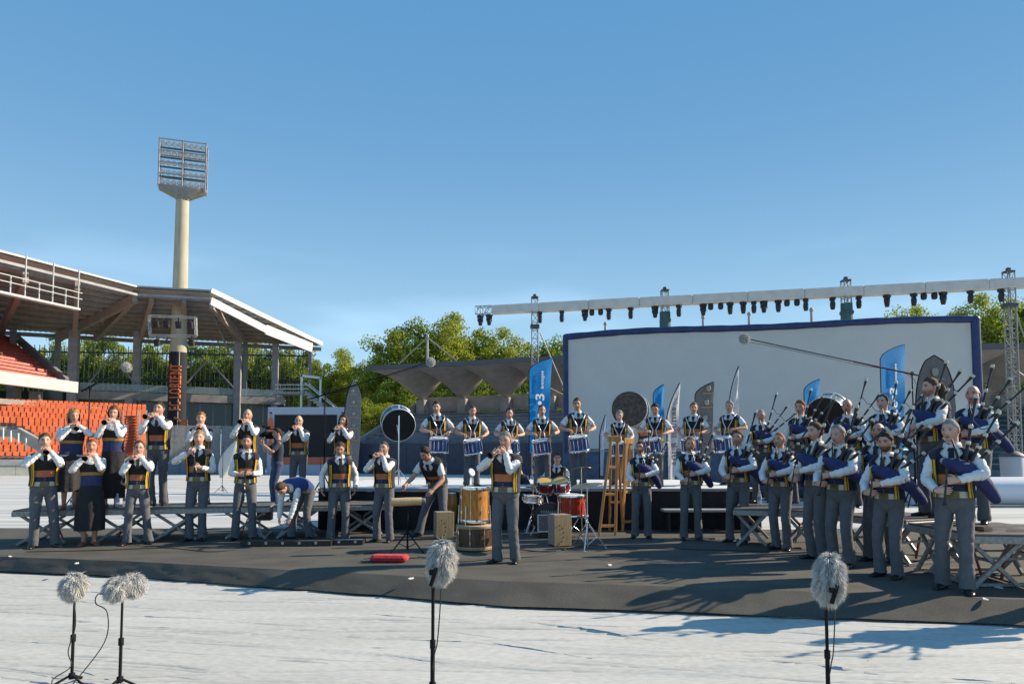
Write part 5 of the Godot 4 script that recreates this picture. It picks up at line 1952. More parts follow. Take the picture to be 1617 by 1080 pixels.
func stepladder() -> void:
	var pine := wood("pine", lin(0.42, 0.19, 0.05), lin(0.58, 0.3, 0.1), 0.45)
	for q in [[958, 846, 0.0, 0.0, 1.76, "wooden easel with crossbars standing beside the dark-bearded piper, front one"], [991, 838, 0.35, 0.25, 1.74, "wooden easel half hidden behind the front easel and piper"]]:
		var at := G(q[0], q[1], CARPET)
		var h: float = q[4]
		var o := thing("wooden_easel", q[5], "easel", at, q[2], "wooden easels")
		var fl := [Vector3(-0.15, 0, 0.08), Vector3(-0.03 + 0.19, 0, -0.02)]
		var tops := [Vector3(0.13, h, -0.22), Vector3(0.25, h - 0.03, -0.28)]
		var m := MB.new()
		for k in 2:
			m = MB.new()
			m.bar(fl[k], tops[k], 0.035, 0.05, Vector3.RIGHT, 0.004)
			part("front_leg", m, pine, o)
		for t in [0.1, 0.42, 0.7]:
			m = MB.new()
			m.bar(fl[0].lerp(tops[0], t), fl[1].lerp(tops[1], t), 0.03, 0.05, Vector3.UP, 0.004)
			part("rung", m, pine, o)
		m = MB.new()
		m.bar(tops[0] + Vector3(-0.07, -0.02, 0.02), tops[1] + Vector3(0.06, 0, 0.02), 0.035, 0.11, Vector3.UP, 0.006)
		part("top_bar", m, pine, o)
		for x in [0.16, 0.42]:
			m = MB.new()
			m.bar(Vector3(x, 0, -0.75), Vector3(lerpf(0.13, 0.25, (x - 0.16) / 0.26), h - 0.04, -0.29), 0.035, 0.045, Vector3.RIGHT, 0.004)
			part("rear_leg", m, pine, o)
		m = MB.new()
		m.bar(Vector3(0.17, 0.55, -0.62), Vector3(0.39, 0.55, -0.62), 0.025, 0.045, Vector3.UP, 0.004)
		part("rear_tie", m, pine, o)

func bottles() -> void:
	for q in [[113, 803, DECK_LEFT, "plastic water bottle beside the blonde woman's sandal"], [184, 802, DECK_LEFT, "plastic water bottle beside the red-haired woman's shoe"], [196, 800, DECK_LEFT, "plastic water bottle behind the man with glasses"], [1200, 797, DECK_RIGHT, "plastic water bottle standing on the right riser's edge"], [410, 848, CARPET, "plastic water bottle on the carpet beside the long case"], [483, 797, DECK_LEFT, "plastic water bottle on riser right of the bending man"]]:
		var at := G(q[0], q[1], q[2])
		var o := thing("water_bottle", q[3], "bottle", at, 0.0, "water bottles")
		var m := MB.new()
		m.lathe([[0.0, 0.002], [0.03, 0.002], [0.034, 0.02], [0.034, 0.08], [0.031, 0.09], [0.034, 0.1], [0.034, 0.15], [0.026, 0.185], [0.014, 0.205], [0.013, 0.215]], 14)
		var g := mat("bottle_plastic", Color(0.82, 0.88, 0.95, 0.35), 0.08)
		g.transparency = BaseMaterial3D.TRANSPARENCY_ALPHA
		part("body", m, g, o)
		m = MB.new()
		m.lathe([[0.0345, 0.095], [0.0352, 0.097], [0.0352, 0.14], [0.0345, 0.142]], 14)
		part("label", m, mat("label_blue", lin(0.35, 0.45, 0.7), 0.5), o)
		m = MB.new()
		m.lathe([[0.0, 0.235], [0.015, 0.235], [0.0155, 0.212], [0.0, 0.212]], 10)
		part("cap", m, mat("cap_white", lin(0.65, 0.67, 0.7), 0.5), o)

func video_camera(p: Node3D) -> void:
	var c := Vector3(-0.2, 1.55, 0.12)
	var o := held(p, "video_camera", "black shoulder video camera aimed left by the cameraman", "camera", "", c)
	var k := black_metal()
	var m := MB.new()
	m.box(Vector3(0, 0.06, 0.0), Vector3(0.13, 0.17, 0.34), Basis.IDENTITY, 0.02)
	part("housing", m, k, o)
	m = MB.new()
	m.lathe([[0.0, 0.0], [0.05, 0.0], [0.05, 0.12], [0.06, 0.13], [0.062, 0.2], [0.05, 0.2], [0.0, 0.17]], 16, Transform3D(Basis(Vector3.RIGHT, PI / 2), Vector3(0, 0.07, 0.17)))
	part("lens", m, k, o)
	m = MB.new()
	m.box(Vector3(0, 0.07, 0.4), Vector3(0.17, 0.13, 0.08), Basis.IDENTITY, 0.01)
	part("lens_hood", m, k, o)
	m = MB.new()
	m.tube([Vector3(0, 0.15, -0.12), Vector3(0, 0.21, -0.1), Vector3(0, 0.21, 0.1), Vector3(0, 0.15, 0.12)], [0.014, 0.014, 0.014, 0.014], 7)
	part("handle", m, k, o)
	m = MB.new()
	m.box(Vector3(0.13, 0.1, 0.08), Vector3(0.12, 0.07, 0.14), Basis.IDENTITY, 0.01)
	part("viewfinder", m, k, o)
	m = MB.new()
	m.box(Vector3(0, 0.05, -0.24), Vector3(0.11, 0.2, 0.12), Basis.IDENTITY, 0.01)
	part("battery", m, mat("battery_grey", lin(0.06, 0.06, 0.065), 0.5), o)
	m = MB.new()
	m.box(Vector3(0.02, 0.25, 0.1), Vector3(0.05, 0.05, 0.2), Basis.IDENTITY, 0.02)
	part("microphone", m, k, o)
	# the low deck that he stands on
	var r := thing("camera_deck", "low black deck behind the left risers under the cameraman", "deck", Vector3(p.position.x, 0.0, p.position.z), 0.2)
	m = MB.new()
	m.box(Vector3(0, 0.495, 0), Vector3(1.0, 0.05, 1.0), Basis.IDENTITY, 0.006)
	part("deck", m, mat("step_dark", lin(0.02, 0.02, 0.022), 0.6), r)
	for x in [-0.42, 0.42]:
		for zz in [-0.42, 0.42]:
			m = MB.new()
			m.box(Vector3(x, 0.238, zz), Vector3(0.05, 0.464, 0.05), Basis.IDENTITY, 0.004)
			part("leg", m, alu(), r)

func side_gear() -> void:
	# dark crates and boxes behind and under the risers
	for q in [[415, 822, 0.3, 0.22, 0.25, "dark red storage crate under the left risers"], [1150, 822, 0.5, 0.4, 0.3, "black equipment trunk in front of rear stage under the quiffed piper"]]:
		var at := G(q[0], q[1], CARPET)
		var o := thing("storage_crate", q[5], "crate", Vector3(at.x, CARPET, at.z - 0.1), 0.1)
		var m := MB.new()
		m.box(Vector3(0, q[3] / 2, 0), Vector3(q[2], q[3], q[4]), Basis.IDENTITY, 0.01)
		part("box", m, mat("crate%d" % q[0], lin(0.03, 0.012, 0.014) if q[0] == 415 else lin(0.015, 0.015, 0.017), 0.6), o)
		m = MB.new()
		m.box(Vector3(0, q[3] + 0.012, 0), Vector3(q[2] + 0.02, 0.022, q[4] + 0.02), Basis.IDENTITY, 0.005)
		part("lid", m, mat("case_black", lin(0.018, 0.017, 0.017), 0.5), o)
		m = MB.new()
		m.box(Vector3(0, q[3] * 0.65, q[4] / 2 + 0.008), Vector3(0.1, 0.025, 0.014), Basis.IDENTITY, 0.004)
		part("handle", m, chrome(), o)
	for q in [[350, 778, 705, "thin empty microphone stand behind the left risers"], [392, 778, 712, "thin microphone stand on the white ground behind the folded-hands man"], [505, 775, 715, "thin microphone stand right of the bald man with glasses"]]:
		var at := G(q[0], q[1], 0.01)
		var o := thing("thin_stand", q[3], "stand", at, 0.0, "thin stands behind the left risers")
		tripod(o, P(q[0], q[2], -at.z).y, 0.3, black_metal(), 0.014, 0.3)

# ---------------------------------------------------------------- people
class Fig:
	var ys := [0.86, 0.92, 0.98, 1.04, 1.10, 1.17, 1.24, 1.31, 1.37, 1.42, 1.455, 1.48, 1.51]
	var hw := [0.150, 0.160, 0.154, 0.147, 0.146, 0.153, 0.163, 0.174, 0.181, 0.179, 0.145, 0.086, 0.059]
	var hd := [0.106, 0.112, 0.106, 0.102, 0.105, 0.112, 0.118, 0.12, 0.115, 0.1, 0.081, 0.065, 0.057]
	var o := []
	var fx := []
	var fu := []
	var ff := []
	func setup(pelvis: Vector3, lean: float, twist: float, side: float, girth: float) -> void:
		for k in ys.size():
			var belly: float = 1.0 if ys[k] > 1.26 or ys[k] < 0.9 else girth
			hw[k] *= lerpf(girth, 1.0, 0.6) if belly == 1.0 else lerpf(1.0, girth, 0.8)
			hd[k] *= lerpf(1.0, girth, 1.4) if belly != 1.0 else lerpf(1.0, girth, 0.5)
			if ys[k] > 1.47:
				hw[k] = [0.086, 0.059][0 if k == 11 else 1]
				hd[k] = [0.066, 0.058][0 if k == 11 else 1]
		var p := pelvis + Vector3(0, -0.07, 0)
		for k in ys.size():
			var t: float = smoothstep(0.9, 1.3, ys[k])
			var a := lean * lerpf(0.3, 1.0, t)
			var b := Basis(Vector3.UP, twist * t) * Basis(Vector3.BACK, side * t) * Basis(Vector3.RIGHT, a)
			if k > 0: p += b.y * (ys[k] - ys[k - 1])
			o.push_back(p); fx.push_back(b.x); fu.push_back(b.y); ff.push_back(b.z)
	func at(y: float) -> Array:
		var k := 0
		while k < ys.size() - 2 and y > ys[k + 1]: k += 1
		return [k, clampf((y - ys[k]) / (ys[k + 1] - ys[k]), -0.5, 1.0)]
	func tp(y: float, ang: float, off: float) -> Vector3:
		var q := at(y)
		var k: int = q[0]
		var t: float = q[1]
		var w: float = lerpf(hw[k], hw[k + 1], t) + off
		var d: float = lerpf(hd[k], hd[k + 1], t) + off
		var s := sin(ang)
		var cc := cos(ang)
		var ex := 0.84
		return o[k].lerp(o[k + 1], t) + fx[k].lerp(fx[k + 1], t) * (signf(s) * pow(absf(s), ex) * w) + ff[k].lerp(ff[k + 1], t) * (signf(cc) * pow(absf(cc), ex) * d)
	func basis_at(y: float) -> Basis:
		var q := at(y)
		var k: int = q[0]
		return Basis(fx[k], fu[k], ff[k])
	func centre(y: float) -> Vector3:
		var q := at(y)
		return o[q[0]].lerp(o[q[0] + 1], q[1])

# a patch of cloth lying on the trunk between two heights and two angles (degrees)
func patch(m: MB, f: Fig, y0: float, y1: float, a0: float, a1: float, off: float, ny := 4, na := 8, edge_up := 0.0, flare := 0.0) -> void:
	var rows := []
	for j in ny + 1:
		var row := PackedVector3Array()
		for i in na + 1:
			var t := float(i) / na
			var a := lerpf(a0, a1, t)
			var top := y1 + edge_up * absf(t * 2.0 - 1.0)
			var s := float(j) / ny
			var fl := flare * pow(absf(t * 2.0 - 1.0), 3.0) * (1.0 - s)
			row.push_back(f.tp(lerpf(y0, top, s), deg_to_rad(a), off + fl))
		rows.push_back(row)
	m.grid(rows, false)

func two_bone(a: Vector3, b: Vector3, l1: float, l2: float, pole: Vector3) -> Vector3:
	var d := b - a
	var len_ := clampf(d.length(), 0.05, (l1 + l2) * 0.995)
	var n := d.normalized()
	var x := (l1 * l1 - l2 * l2 + len_ * len_) / (2.0 * len_)
	var h := sqrt(maxf(l1 * l1 - x * x, 0.0))
	var q := pole - n * pole.dot(n)
	return a + n * x + q.normalized() * h

func limb_path(a: Vector3, e: Vector3, b: Vector3) -> Array:
	var c1 := a.lerp(e, 0.86)
	var c2 := e.lerp(b, 0.14)
	return [a, a.lerp(e, 0.3), a.lerp(e, 0.62), c1, e * 0.6 + (c1 + c2) * 0.2, c2, e.lerp(b, 0.4), e.lerp(b, 0.72), b]

var head_rows := []
func head_base() -> Array:
	if head_rows: return head_rows
	for j in 23:
		var t := PI * j / 22.0
		var row := PackedVector3Array()
		for i in 28:
			var q := (i - 14) / 14.0
			var phi := PI * signf(q) * pow(absf(q), 1.45)
			var d := Vector3(sin(t) * sin(phi), cos(t), sin(t) * cos(phi))
			var p := Vector3(d.x * 0.077, d.y * 0.118, d.z * 0.097)
			var y := p.y
			var fr := clampf(d.z * 1.6, 0.0, 1.0)
			if y < 0.0:
				var k := -y / 0.118
				p.x *= 1.0 - 0.24 * k * k
				p.z *= 1.0 - (0.30 * k if p.z < 0.0 else 0.05 * k)
				p.z += 0.016 * exp(-pow((y + 0.092) / 0.022, 2.0)) * fr
			else:
				p.x *= 1.0 - 0.06 * (y / 0.118)
			var nose := exp(-pow(p.x / 0.0135, 2.0)) * fr * clampf((0.03 - y) / 0.058, 0.0, 1.0) * smoothstep(-0.05, -0.034, y)
			p.z += 0.026 * nose
			p.z -= 0.011 * exp(-pow((absf(p.x) - 0.031) / 0.015, 2.0) - pow((y - 0.012) / 0.012, 2.0)) * fr
			p.z += 0.005 * exp(-pow((y - 0.033) / 0.01, 2.0)) * fr * (1.0 if absf(p.x) < 0.058 else 0.0)
			p.z += 0.005 * exp(-pow(p.x / 0.022, 2.0) - pow((y + 0.057) / 0.009, 2.0)) * fr
			row.push_back(p)
		head_rows.push_back(row)
	return head_rows

func hairline(phi: float, style: String) -> float:
	var a := rad_to_deg(absf(phi))
	var table := [[0, 0.074], [35, 0.072], [58, 0.05], [75, 0.018], [88, -0.012], [102, 0.0], [118, -0.03], [140, -0.062], [180, -0.068]]
	if style == "receding": table = [[0, 0.088], [22, 0.096], [45, 0.088], [66, 0.04], [80, -0.005], [100, 0.0], [118, -0.03], [140, -0.06], [180, -0.066]]
	for k in table.size() - 1:
		if a <= table[k + 1][0]:
			return lerpf(table[k][1], table[k + 1][1], (a - table[k][0]) / (table[k + 1][0] - table[k][0]))
	return -0.068

func build_head(m: MB, hairm: MB, t: Transform3D, skin: Color, hair: Color, style: String, beard: float) -> void:
	var rows := head_base()
	var base := m.v.size()
	for j in 23:
		for i in 28:
			var p: Vector3 = rows[j][i]
			var c := skin
			var fr := clampf(p.z * 18.0, 0.0, 1.0)
			var lip := exp(-pow(p.x / 0.024, 2.0) - pow((p.y + 0.058) / 0.008, 2.0)) * fr
			c = c.lerp(Color(skin.r * 0.75, skin.g * 0.36, skin.b * 0.36), lip * 0.95)
			c = c.lerp(Color(skin.r * 1.04, skin.g * 0.8, skin.b * 0.74), 0.6 * exp(-pow((absf(p.x) - 0.045) / 0.02, 2.0) - pow((p.y + 0.02) / 0.022, 2.0)) * fr)
			c = c.lerp(hair, exp(-pow((absf(p.x) - 0.032) / 0.019, 2.0) - pow((p.y - 0.032) / 0.0075, 2.0)) * fr)
			if beard > 0.0:
				var b := smoothstep(-0.022, -0.045, p.y) * smoothstep(-0.015, 0.02, p.z) * (1.0 - lip)
				b *= 1.0 - exp(-pow(p.x / 0.05, 2.0) - pow((p.y + 0.026) / 0.016, 2.0))
				c = c.lerp(hair, b * beard)
				if beard > 0.6: p += Vector3(p.x, p.y * 0.3, p.z).normalized() * 0.008 * b
			m.col = c
			m.add(t * p)
	for j in 22:
		for i in 28:
			var a := base + j * 28 + i
			var b := base + j * 28 + (i + 1) % 28
			m.tri(a, b, b + 28); m.tri(a, b + 28, a + 28)
	for s in [-1.0, 1.0]:
		m.col = Color(0.36, 0.33, 0.31)
		m.ball(t * Vector3(s * 0.031, 0.0125, 0.078), Vector3(0.013, 0.0075, 0.009), 8, 5, t.basis)
		m.col = Color(0.02, 0.015, 0.012)
		m.ball(t * Vector3(s * 0.031, 0.0125, 0.0858), Vector3(0.0068, 0.0068, 0.003), 6, 4, t.basis)
		m.col = Color(skin.r * 1.02, skin.g * 0.86, skin.b * 0.82)
		m.ball(t * Vector3(s * 0.079, -0.004, -0.006), Vector3(0.008, 0.03, 0.018), 8, 6, t.basis * Basis(Vector3.UP, s * 0.35))
		m.col = hair.lerp(skin, 0.12)
		m.tube([t * Vector3(s * 0.013, 0.031, 0.0905), t * Vector3(s * 0.03, 0.0365, 0.088), t * Vector3(s * 0.047, 0.031, 0.078)], [0.0036, 0.0046, 0.0026], 5)
		m.col = Color(0.05, 0.03, 0.025)
		m.tube([t * Vector3(s * 0.019, 0.0155, 0.0855), t * Vector3(s * 0.031, 0.0195, 0.0865), t * Vector3(s * 0.044, 0.0145, 0.0805)], [0.0013, 0.0021, 0.0013], 5)
		m.col = Color(skin.r * 0.8, skin.g * 0.7, skin.b * 0.68)
		m.ball(t * Vector3(s * 0.0115, -0.031, 0.103), Vector3(0.008, 0.007, 0.009), 7, 5, t.basis)
	m.col = Color(skin.r * 0.7, skin.g * 0.36, skin.b * 0.36)
	m.ball(t * Vector3(0, -0.0545, 0.0885), Vector3(0.021, 0.0045, 0.0075), 9, 5, t.basis)
	m.ball(t * Vector3(0, -0.0635, 0.0885), Vector3(0.018, 0.005, 0.0085), 9, 5, t.basis)
	m.col = Color(0.06, 0.025, 0.02)
	m.ball(t * Vector3(0, -0.0588, 0.0915), Vector3(0.019, 0.0014, 0.005), 8, 4, t.basis)
	m.col = skin
	if style == "bald": return
	# hair: a shell of uneven thickness that meets the scalp at the hairline
	var hb := hairm.v.size()
	var mask := PackedFloat32Array()
	for j in 23:
		for i in 28:
			var p: Vector3 = rows[j][i]
			var phi := atan2(p.x, p.z)
			var h := smoothstep(-0.006, 0.05, p.y - hairline(phi, style))
			if j < 2: h = 1.0
			if style == "ring": h *= smoothstep(0.082, 0.055, p.y) * smoothstep(1.2, 1.5, absf(phi))
			mask.push_back(h)
			var thick := 0.0015 + (0.016 if style != "crop" and style != "ring" else 0.005) * h
			if style == "quiff": thick += 0.022 * h * smoothstep(0.02, 0.08, p.z) * smoothstep(0.03, 0.08, p.y)
			if style == "curly" or style == "long": thick += 0.012 * h
			thick *= 0.6 + 0.8 * rng.randf()
			if h <= 0.01: thick = -0.004
			hairm.col = hair * rng.randf_range(0.55, 1.45)
			hairm.add(t * (p + Vector3(p.x, p.y * 0.75, p.z).normalized() * thick))
	for j in 22:
		for i in 28:
			var i2 := (i + 1) % 28
			var k0 := j * 28 + i
			var k1 := j * 28 + i2
			if mask[k0] + mask[k1] + mask[k0 + 28] + mask[k1 + 28] < 0.3: continue
			hairm.tri(hb + k0, hb + k1, hb + k1 + 28); hairm.tri(hb + k0, hb + k1 + 28, hb + k0 + 28)
	# loose tufts break the outline
	var tufts := 260 if style != "crop" else 120
	for q in tufts:
		var j := rng.randi_range(1, 20)
		var i := rng.randi_range(0, 27)
		if mask[j * 28 + i] < 0.35: continue
		var p: Vector3 = rows[j][i]
		var nn := Vector3(p.x, p.y * 0.75, p.z).normalized()
		var at := p + nn * (0.013 if style != "crop" else 0.004) + Vector3(rng.randfn(), rng.randfn(), rng.randfn()) * 0.004
		var flow := (nn * 0.8 + Vector3(rng.randfn() * 0.6, -0.25 + rng.randfn() * 0.3, -0.5 + rng.randfn() * 0.4)).normalized() * rng.randf_range(0.012, 0.026) * (0.5 if style == "crop" else 1.0)
		var wd := flow.cross(nn).normalized() * 0.0035
		hairm.col = hair * rng.randf_range(0.5, 1.7)
		var b := hairm.add(t * (at - wd)); hairm.add(t * (at + wd)); hairm.add(t * (at + flow))
		hairm.tri(b, b + 1, b + 2)
	if style == "long" or style == "curly":
		var rr := []
		for j in 9:
			var row := PackedVector3Array()
			var y := lerpf(0.055, -0.19 if style == "long" else -0.10, j / 8.0)
			for i in 15:
				var a := deg_to_rad(lerpf(64.0, 296.0, i / 14.0))
				var r := 0.012 + 0.014 * sin(j * 0.5) + rng.randf_range(-0.004, 0.007)
				var tap := 1.0 - 0.1 * maxf(0.0, j - 5.0) / 3.0
				row.push_back(t * Vector3(sin(a) * (0.08 + r) * tap, y, cos(a) * (0.095 + r) * tap))
			rr.push_back(row)
		hairm.col = hair
		hairm.grid(rr, false)
	if style == "ponytail":
		hairm.col = hair
		var pts := []
		var rad := []
		for k in 12:
			var q := k / 11.0
			pts.push_back(t * (Vector3(0, 0.05 - 0.25 * q * q - 0.02 * q, -0.1 - 0.06 * sin(q * 2.6)) + Vector3(rng.randf_range(-0.012, 0.012), 0, 0)))
			rad.push_back((0.03 + 0.018 * sin(q * 2.8)) * rng.randf_range(0.8, 1.2))
		hairm.tube(pts, rad, 8)

func build_hand(m: MB, w: Vector3, dir: Vector3, back: Vector3, side: float, curl: float) -> void:
	# side: +1 when the thumb leaves towards dir x back, -1 the other way
	var z := dir.normalized()
	var y := (back - z * back.dot(z)).normalized()
	var x := y.cross(z) * side
	var rows := []
	for q in [[-0.015, 0.026, 0.02], [0.02, 0.034, 0.019], [0.06, 0.041, 0.016], [0.092, 0.039, 0.013]]:
		var row := PackedVector3Array()
		for i in 8:
			var a := TAU * i / 8.0
			row.push_back(w + z * q[0] + x * (cos(a) * q[1]) + y * (sin(a) * q[2]))
		rows.push_back(row)
	m.loft(rows)
	for k in 4:
		var ln: float = [0.9, 1.0, 0.94, 0.74][k]
		var p := w + z * (0.086 - 0.004 * absf(k - 1.0)) + x * (0.0295 - 0.0195 * k)
		var pts := [p - z * 0.012]
		var ang := 0.15
		for sgm in [0.043, 0.028, 0.022]:
			pts.push_back(p)
			ang += curl * (1.0 if sgm > 0.03 else 0.8)
			p += (z * cos(ang) - y * sin(ang)) * sgm * ln
		pts.push_back(p)
		m.tube(pts, [0.0088, 0.0094, 0.0086, 0.008, 0.006], 5)
	var tb := w + z * 0.022 + x * 0.028
	var td := (z * 0.75 + x * 0.62 - y * (0.25 + 0.3 * curl)).normalized()
	m.tube([tb - x * 0.012, tb + td * 0.02, tb + td * 0.048, tb + td * 0.06 + (z - y * curl * 0.6).normalized() * 0.022], [0.013, 0.0125, 0.0105, 0.007], 6)

func build_shoe(m: MB, at: Vector3, yaw: float, h := 1.0) -> void:
	var b := Basis(Vector3.UP, yaw)
	var rows := []
	for q in [[-0.075, 0.024, 0.05], [-0.06, 0.035, 0.085], [-0.01, 0.038, 0.095], [0.045, 0.042, 0.075], [0.10, 0.047, 0.055], [0.155, 0.043, 0.044], [0.19, 0.03, 0.034], [0.203, 0.015, 0.024]]:
		var row := PackedVector3Array()
		for i in 10:
			var a := TAU * i / 10.0
			var yy: float = q[2] * h * 0.5 + sin(a) * q[2] * h * 0.5
			row.push_back(at + b * Vector3(cos(a) * q[1] * (1.08 if sin(a) < 0.0 else 0.95), maxf(yy, 0.004), q[0]))
		rows.push_back(row)
	m.loft(rows)

var SKINS := [Color(0.56, 0.31, 0.22), Color(0.5, 0.27, 0.185), Color(0.6, 0.36, 0.275), Color(0.53, 0.26, 0.19)]
var HAIRS := {"dark": Color(0.03, 0.021, 0.016), "brown": Color(0.08, 0.046, 0.026), "blond": Color(0.33, 0.2, 0.085), "red": Color(0.2, 0.065, 0.02), "grey": Color(0.24, 0.23, 0.22), "ginger": Color(0.26, 0.11, 0.035)}

# where a mouth is and which way a played bombarde points, for the instrument builders
var mouth_at := Vector3.ZERO

func person(d: Dictionary) -> Node3D:
	rng.seed = 1000 + int(d.px) * 7 + int(d.fy)
	var feet := G(d.px, d.fy, d.lv)
	var tall: float = (P(d.px, d.hy, -feet.z).y - d.lv) if not d.has("tall") else d.tall
	var sc := tall / 1.77
	var pose: String = d.pose
	var fit: String = d.get("fit", "man")
	var girth: float = d.get("girth", rng.randf_range(0.96, 1.14))
	var hair: Color = HAIRS[d.get("hair", "brown")]
	var skin: Color = SKINS[d.get("skin", int(d.px) % 4)]
	var root := thing("person", d.label, "person", feet, deg_to_rad(d.get("yaw", 0.0) + rng.randf_range(-7.0, 7.0)) + 0.85 * atan2(-feet.x, -feet.z), d.get("group", ""))
	root.scale = Vector3.ONE * sc
	# ---- pose
	var lean: float = d.get("lean", rng.randf_range(-0.04, 0.02))
	var twist: float = d.get("twist", rng.randf_range(-0.08, 0.08))
	var pelvis: Vector3 = d.get("pelvis", Vector3(rng.randf_range(-0.015, 0.015), 0.93, 0))
	var stance: float = rng.randf_range(0.09, 0.13) if fit != "woman" else 0.075
	var fl: Vector3 = d.get("fl", Vector3(stance, 0, rng.randf_range(-0.03, 0.06)))
	var fr: Vector3 = d.get("fr", Vector3(-stance, 0, rng.randf_range(-0.03, 0.06)))
	var f := Fig.new()
	f.setup(pelvis, lean, twist, d.get("side", rng.randf_range(-0.03, 0.03)), girth)
	var tb := f.basis_at(1.4)
	var sl := f.centre(1.405) + tb.x * (0.164 * lerpf(1.0, girth, 0.5))
	var sr := f.centre(1.405) - tb.x * (0.164 * lerpf(1.0, girth, 0.5))
	var hp: float = d.get("nod", rng.randf_range(-2.0, 9.0) if pose != "drummer" else rng.randf_range(2.0, 20.0))
	var hy: float = d.get("look", rng.randf_range(-14.0, 14.0) if pose != "bombarde" else rng.randf_range(-4.0, 4.0))
	var hb := tb * Basis(Vector3.UP, deg_to_rad(hy)) * Basis(Vector3.RIGHT, deg_to_rad(hp) - lean * d.get("level", 0.0))
	var neck := f.centre(1.50)
	var skull := Transform3D(hb, neck + tb.y * 0.045 + hb.y * 0.105 + hb.z * 0.018)
	mouth_at = skull * Vector3(0, -0.058, 0.1)
	var wl: Vector3
	var wr: Vector3
	var pl: Vector3 = Vector3(0.5, -0.6, -0.6)
	var pr: Vector3 = Vector3(-0.5, -0.6, -0.6)
	var dl := Vector3.ZERO
	var dr := Vector3.ZERO
	var bl := Vector3.ZERO
	var br := Vector3.ZERO
	var curl := 0.35
	var bdir: Vector3 = d.get("bdir", Vector3(0, -0.25, 1.0)).normalized()
	match pose:
		"bombarde":
			bdir = Vector3(bdir.x * 0.55, bdir.y - 0.22, bdir.z).normalized()
			wl = mouth_at + bdir * 0.09 + Vector3(0.07, -0.07, -0.02)
			wr = mouth_at + bdir * 0.17 + Vector3(-0.07, -0.075, -0.03)
			pl = Vector3(0.9, -1.25 + rng.randf_range(-0.7, 0.5), rng.randf_range(-0.2, 0.4)); pr = Vector3(-0.9, -1.25 + rng.randf_range(-0.7, 0.5), rng.randf_range(-0.2, 0.4))
			dl = Vector3(-0.62, 0.55, 0.5); dr = Vector3(0.62, 0.55, 0.5)
			bl = Vector3(0.5, -0.1, 0.9); br = Vector3(-0.5, -0.1, 0.9)
			curl = 0.75
		"low":     # bombarde held upright before the chest, one hand high
			wl = Vector3(0.10, 1.17, 0.25); wr = Vector3(-0.10, 1.40, 0.24)
			dl = Vector3(-0.9, 0.25, 0.3); dr = Vector3(0.8, 0.5, 0.15)
			bl = Vector3(0, 0.1, 1); br = Vector3(0, 0.1, 1); pr = Vector3(-0.9, -0.6, 0)
			curl = 0.8
		"belly":
			wl = Vector3(0.10, 1.12, 0.24); wr = Vector3(-0.11, 1.10, 0.24)
			dl = Vector3(-1, 0.05, 0.25); dr = Vector3(1, 0.05, 0.25)
			bl = Vector3(0, 0.2, 1); br = Vector3(0, 0.2, 1)
			curl = 0.7
		"piper":
			wl = Vector3(0.075, 1.145, 0.315); wr = Vector3(-0.115, 1.03, 0.315)
			pl = Vector3(1.0, -0.4, 0.15); pr = Vector3(-0.8, -0.6 + rng.randf_range(-0.5, 0.3), -0.4)
			dl = Vector3(-1, -0.1, 0.1); dr = Vector3(0.95, 0.05, 0.25)
			bl = Vector3(0, 0.1, 1); br = Vector3(0, 0.1, 1)
			curl = 0.75
		"drummer":
			wl = Vector3(0.23, 1.07, 0.26); wr = Vector3(-0.23, 1.07, 0.26)
			wl += Vector3(rng.randf_range(-0.04, 0.02), rng.randf_range(-0.02, 0.1), rng.randf_range(-0.03, 0.04)); wr += Vector3(rng.randf_range(-0.02, 0.04), rng.randf_range(-0.02, 0.1), rng.randf_range(-0.03, 0.04))
			pl = Vector3(0.8, -0.4, -0.6); pr = Vector3(-0.8, -0.4, -0.6)
			dl = Vector3(-0.7, -0.1, 0.7); dr = Vector3(0.7, -0.1, 0.7)
			bl = Vector3(0, 1, 0.2); br = Vector3(0, 1, 0.2)
			curl = 0.85
		"sides":
			wl = Vector3(0.29, 0.92, 0.05); wr = Vector3(-0.29, 0.93, 0.02)
			bl = Vector3(1, 0, 0); br = Vector3(-1, 0, 0)
		"free":
			wl = d.wl; wr = d.wr
			pl = d.get("pl", pl); pr = d.get("pr", pr)
			bl = d.get("bl", Vector3(1, 0, 0.2)); br = d.get("br", Vector3(-1, 0, 0.2))
			dl = d.get("dl", dl); dr = d.get("dr", dr)
			curl = d.get("curl", 0.4)
	var el := two_bone(sl, wl, 0.295, 0.265, pl)
	var er := two_bone(sr, wr, 0.295, 0.265, pr)
	if (wl - el).length() > 0.3: wl = el + (wl - el).normalized() * 0.265
	if (wr - er).length() > 0.3: wr = er + (wr - er).normalized() * 0.265
	if dl == Vector3.ZERO: dl = wl - el
	if dr == Vector3.ZERO: dr = wr - er
	# ---- the body: one skin surface of head, neck, trunk core, arms and hands
	var body := MB.new()
	var hm := MB.new()
	body.col = skin
	body.tube([f.centre(1.05), f.centre(1.3), f.centre(1.46), neck, skull * Vector3(0, -0.06, -0.022), skull * Vector3(0, 0.0, -0.02)], [0.09, 0.1, 0.062, 0.058, 0.056, 0.05], 12)
	build_head(body, hm, skull, skin, hair, d.get("style", "short"), d.get("beard", 0.0 if fit == "woman" else rng.randf_range(0.1, 0.32)))
	var arm_r := [0.05, 0.052, 0.047, 0.042, 0.042, 0.043, 0.041, 0.034, 0.028]
	for q in [[sl, el, wl], [sr, er, wr]]:
		body.tube([f.centre(1.36)] + limb_path(q[0], q[1], q[2]), [0.05] + arm_r, 8)
	build_hand(body, wl, dl, bl, -1.0, curl)
	build_hand(body, wr, dr, br, 1.0, curl)
	# ---- legs
	var hl: Vector3 = pelvis + f.fx[0] * 0.088 + Vector3(0, -0.05, 0)
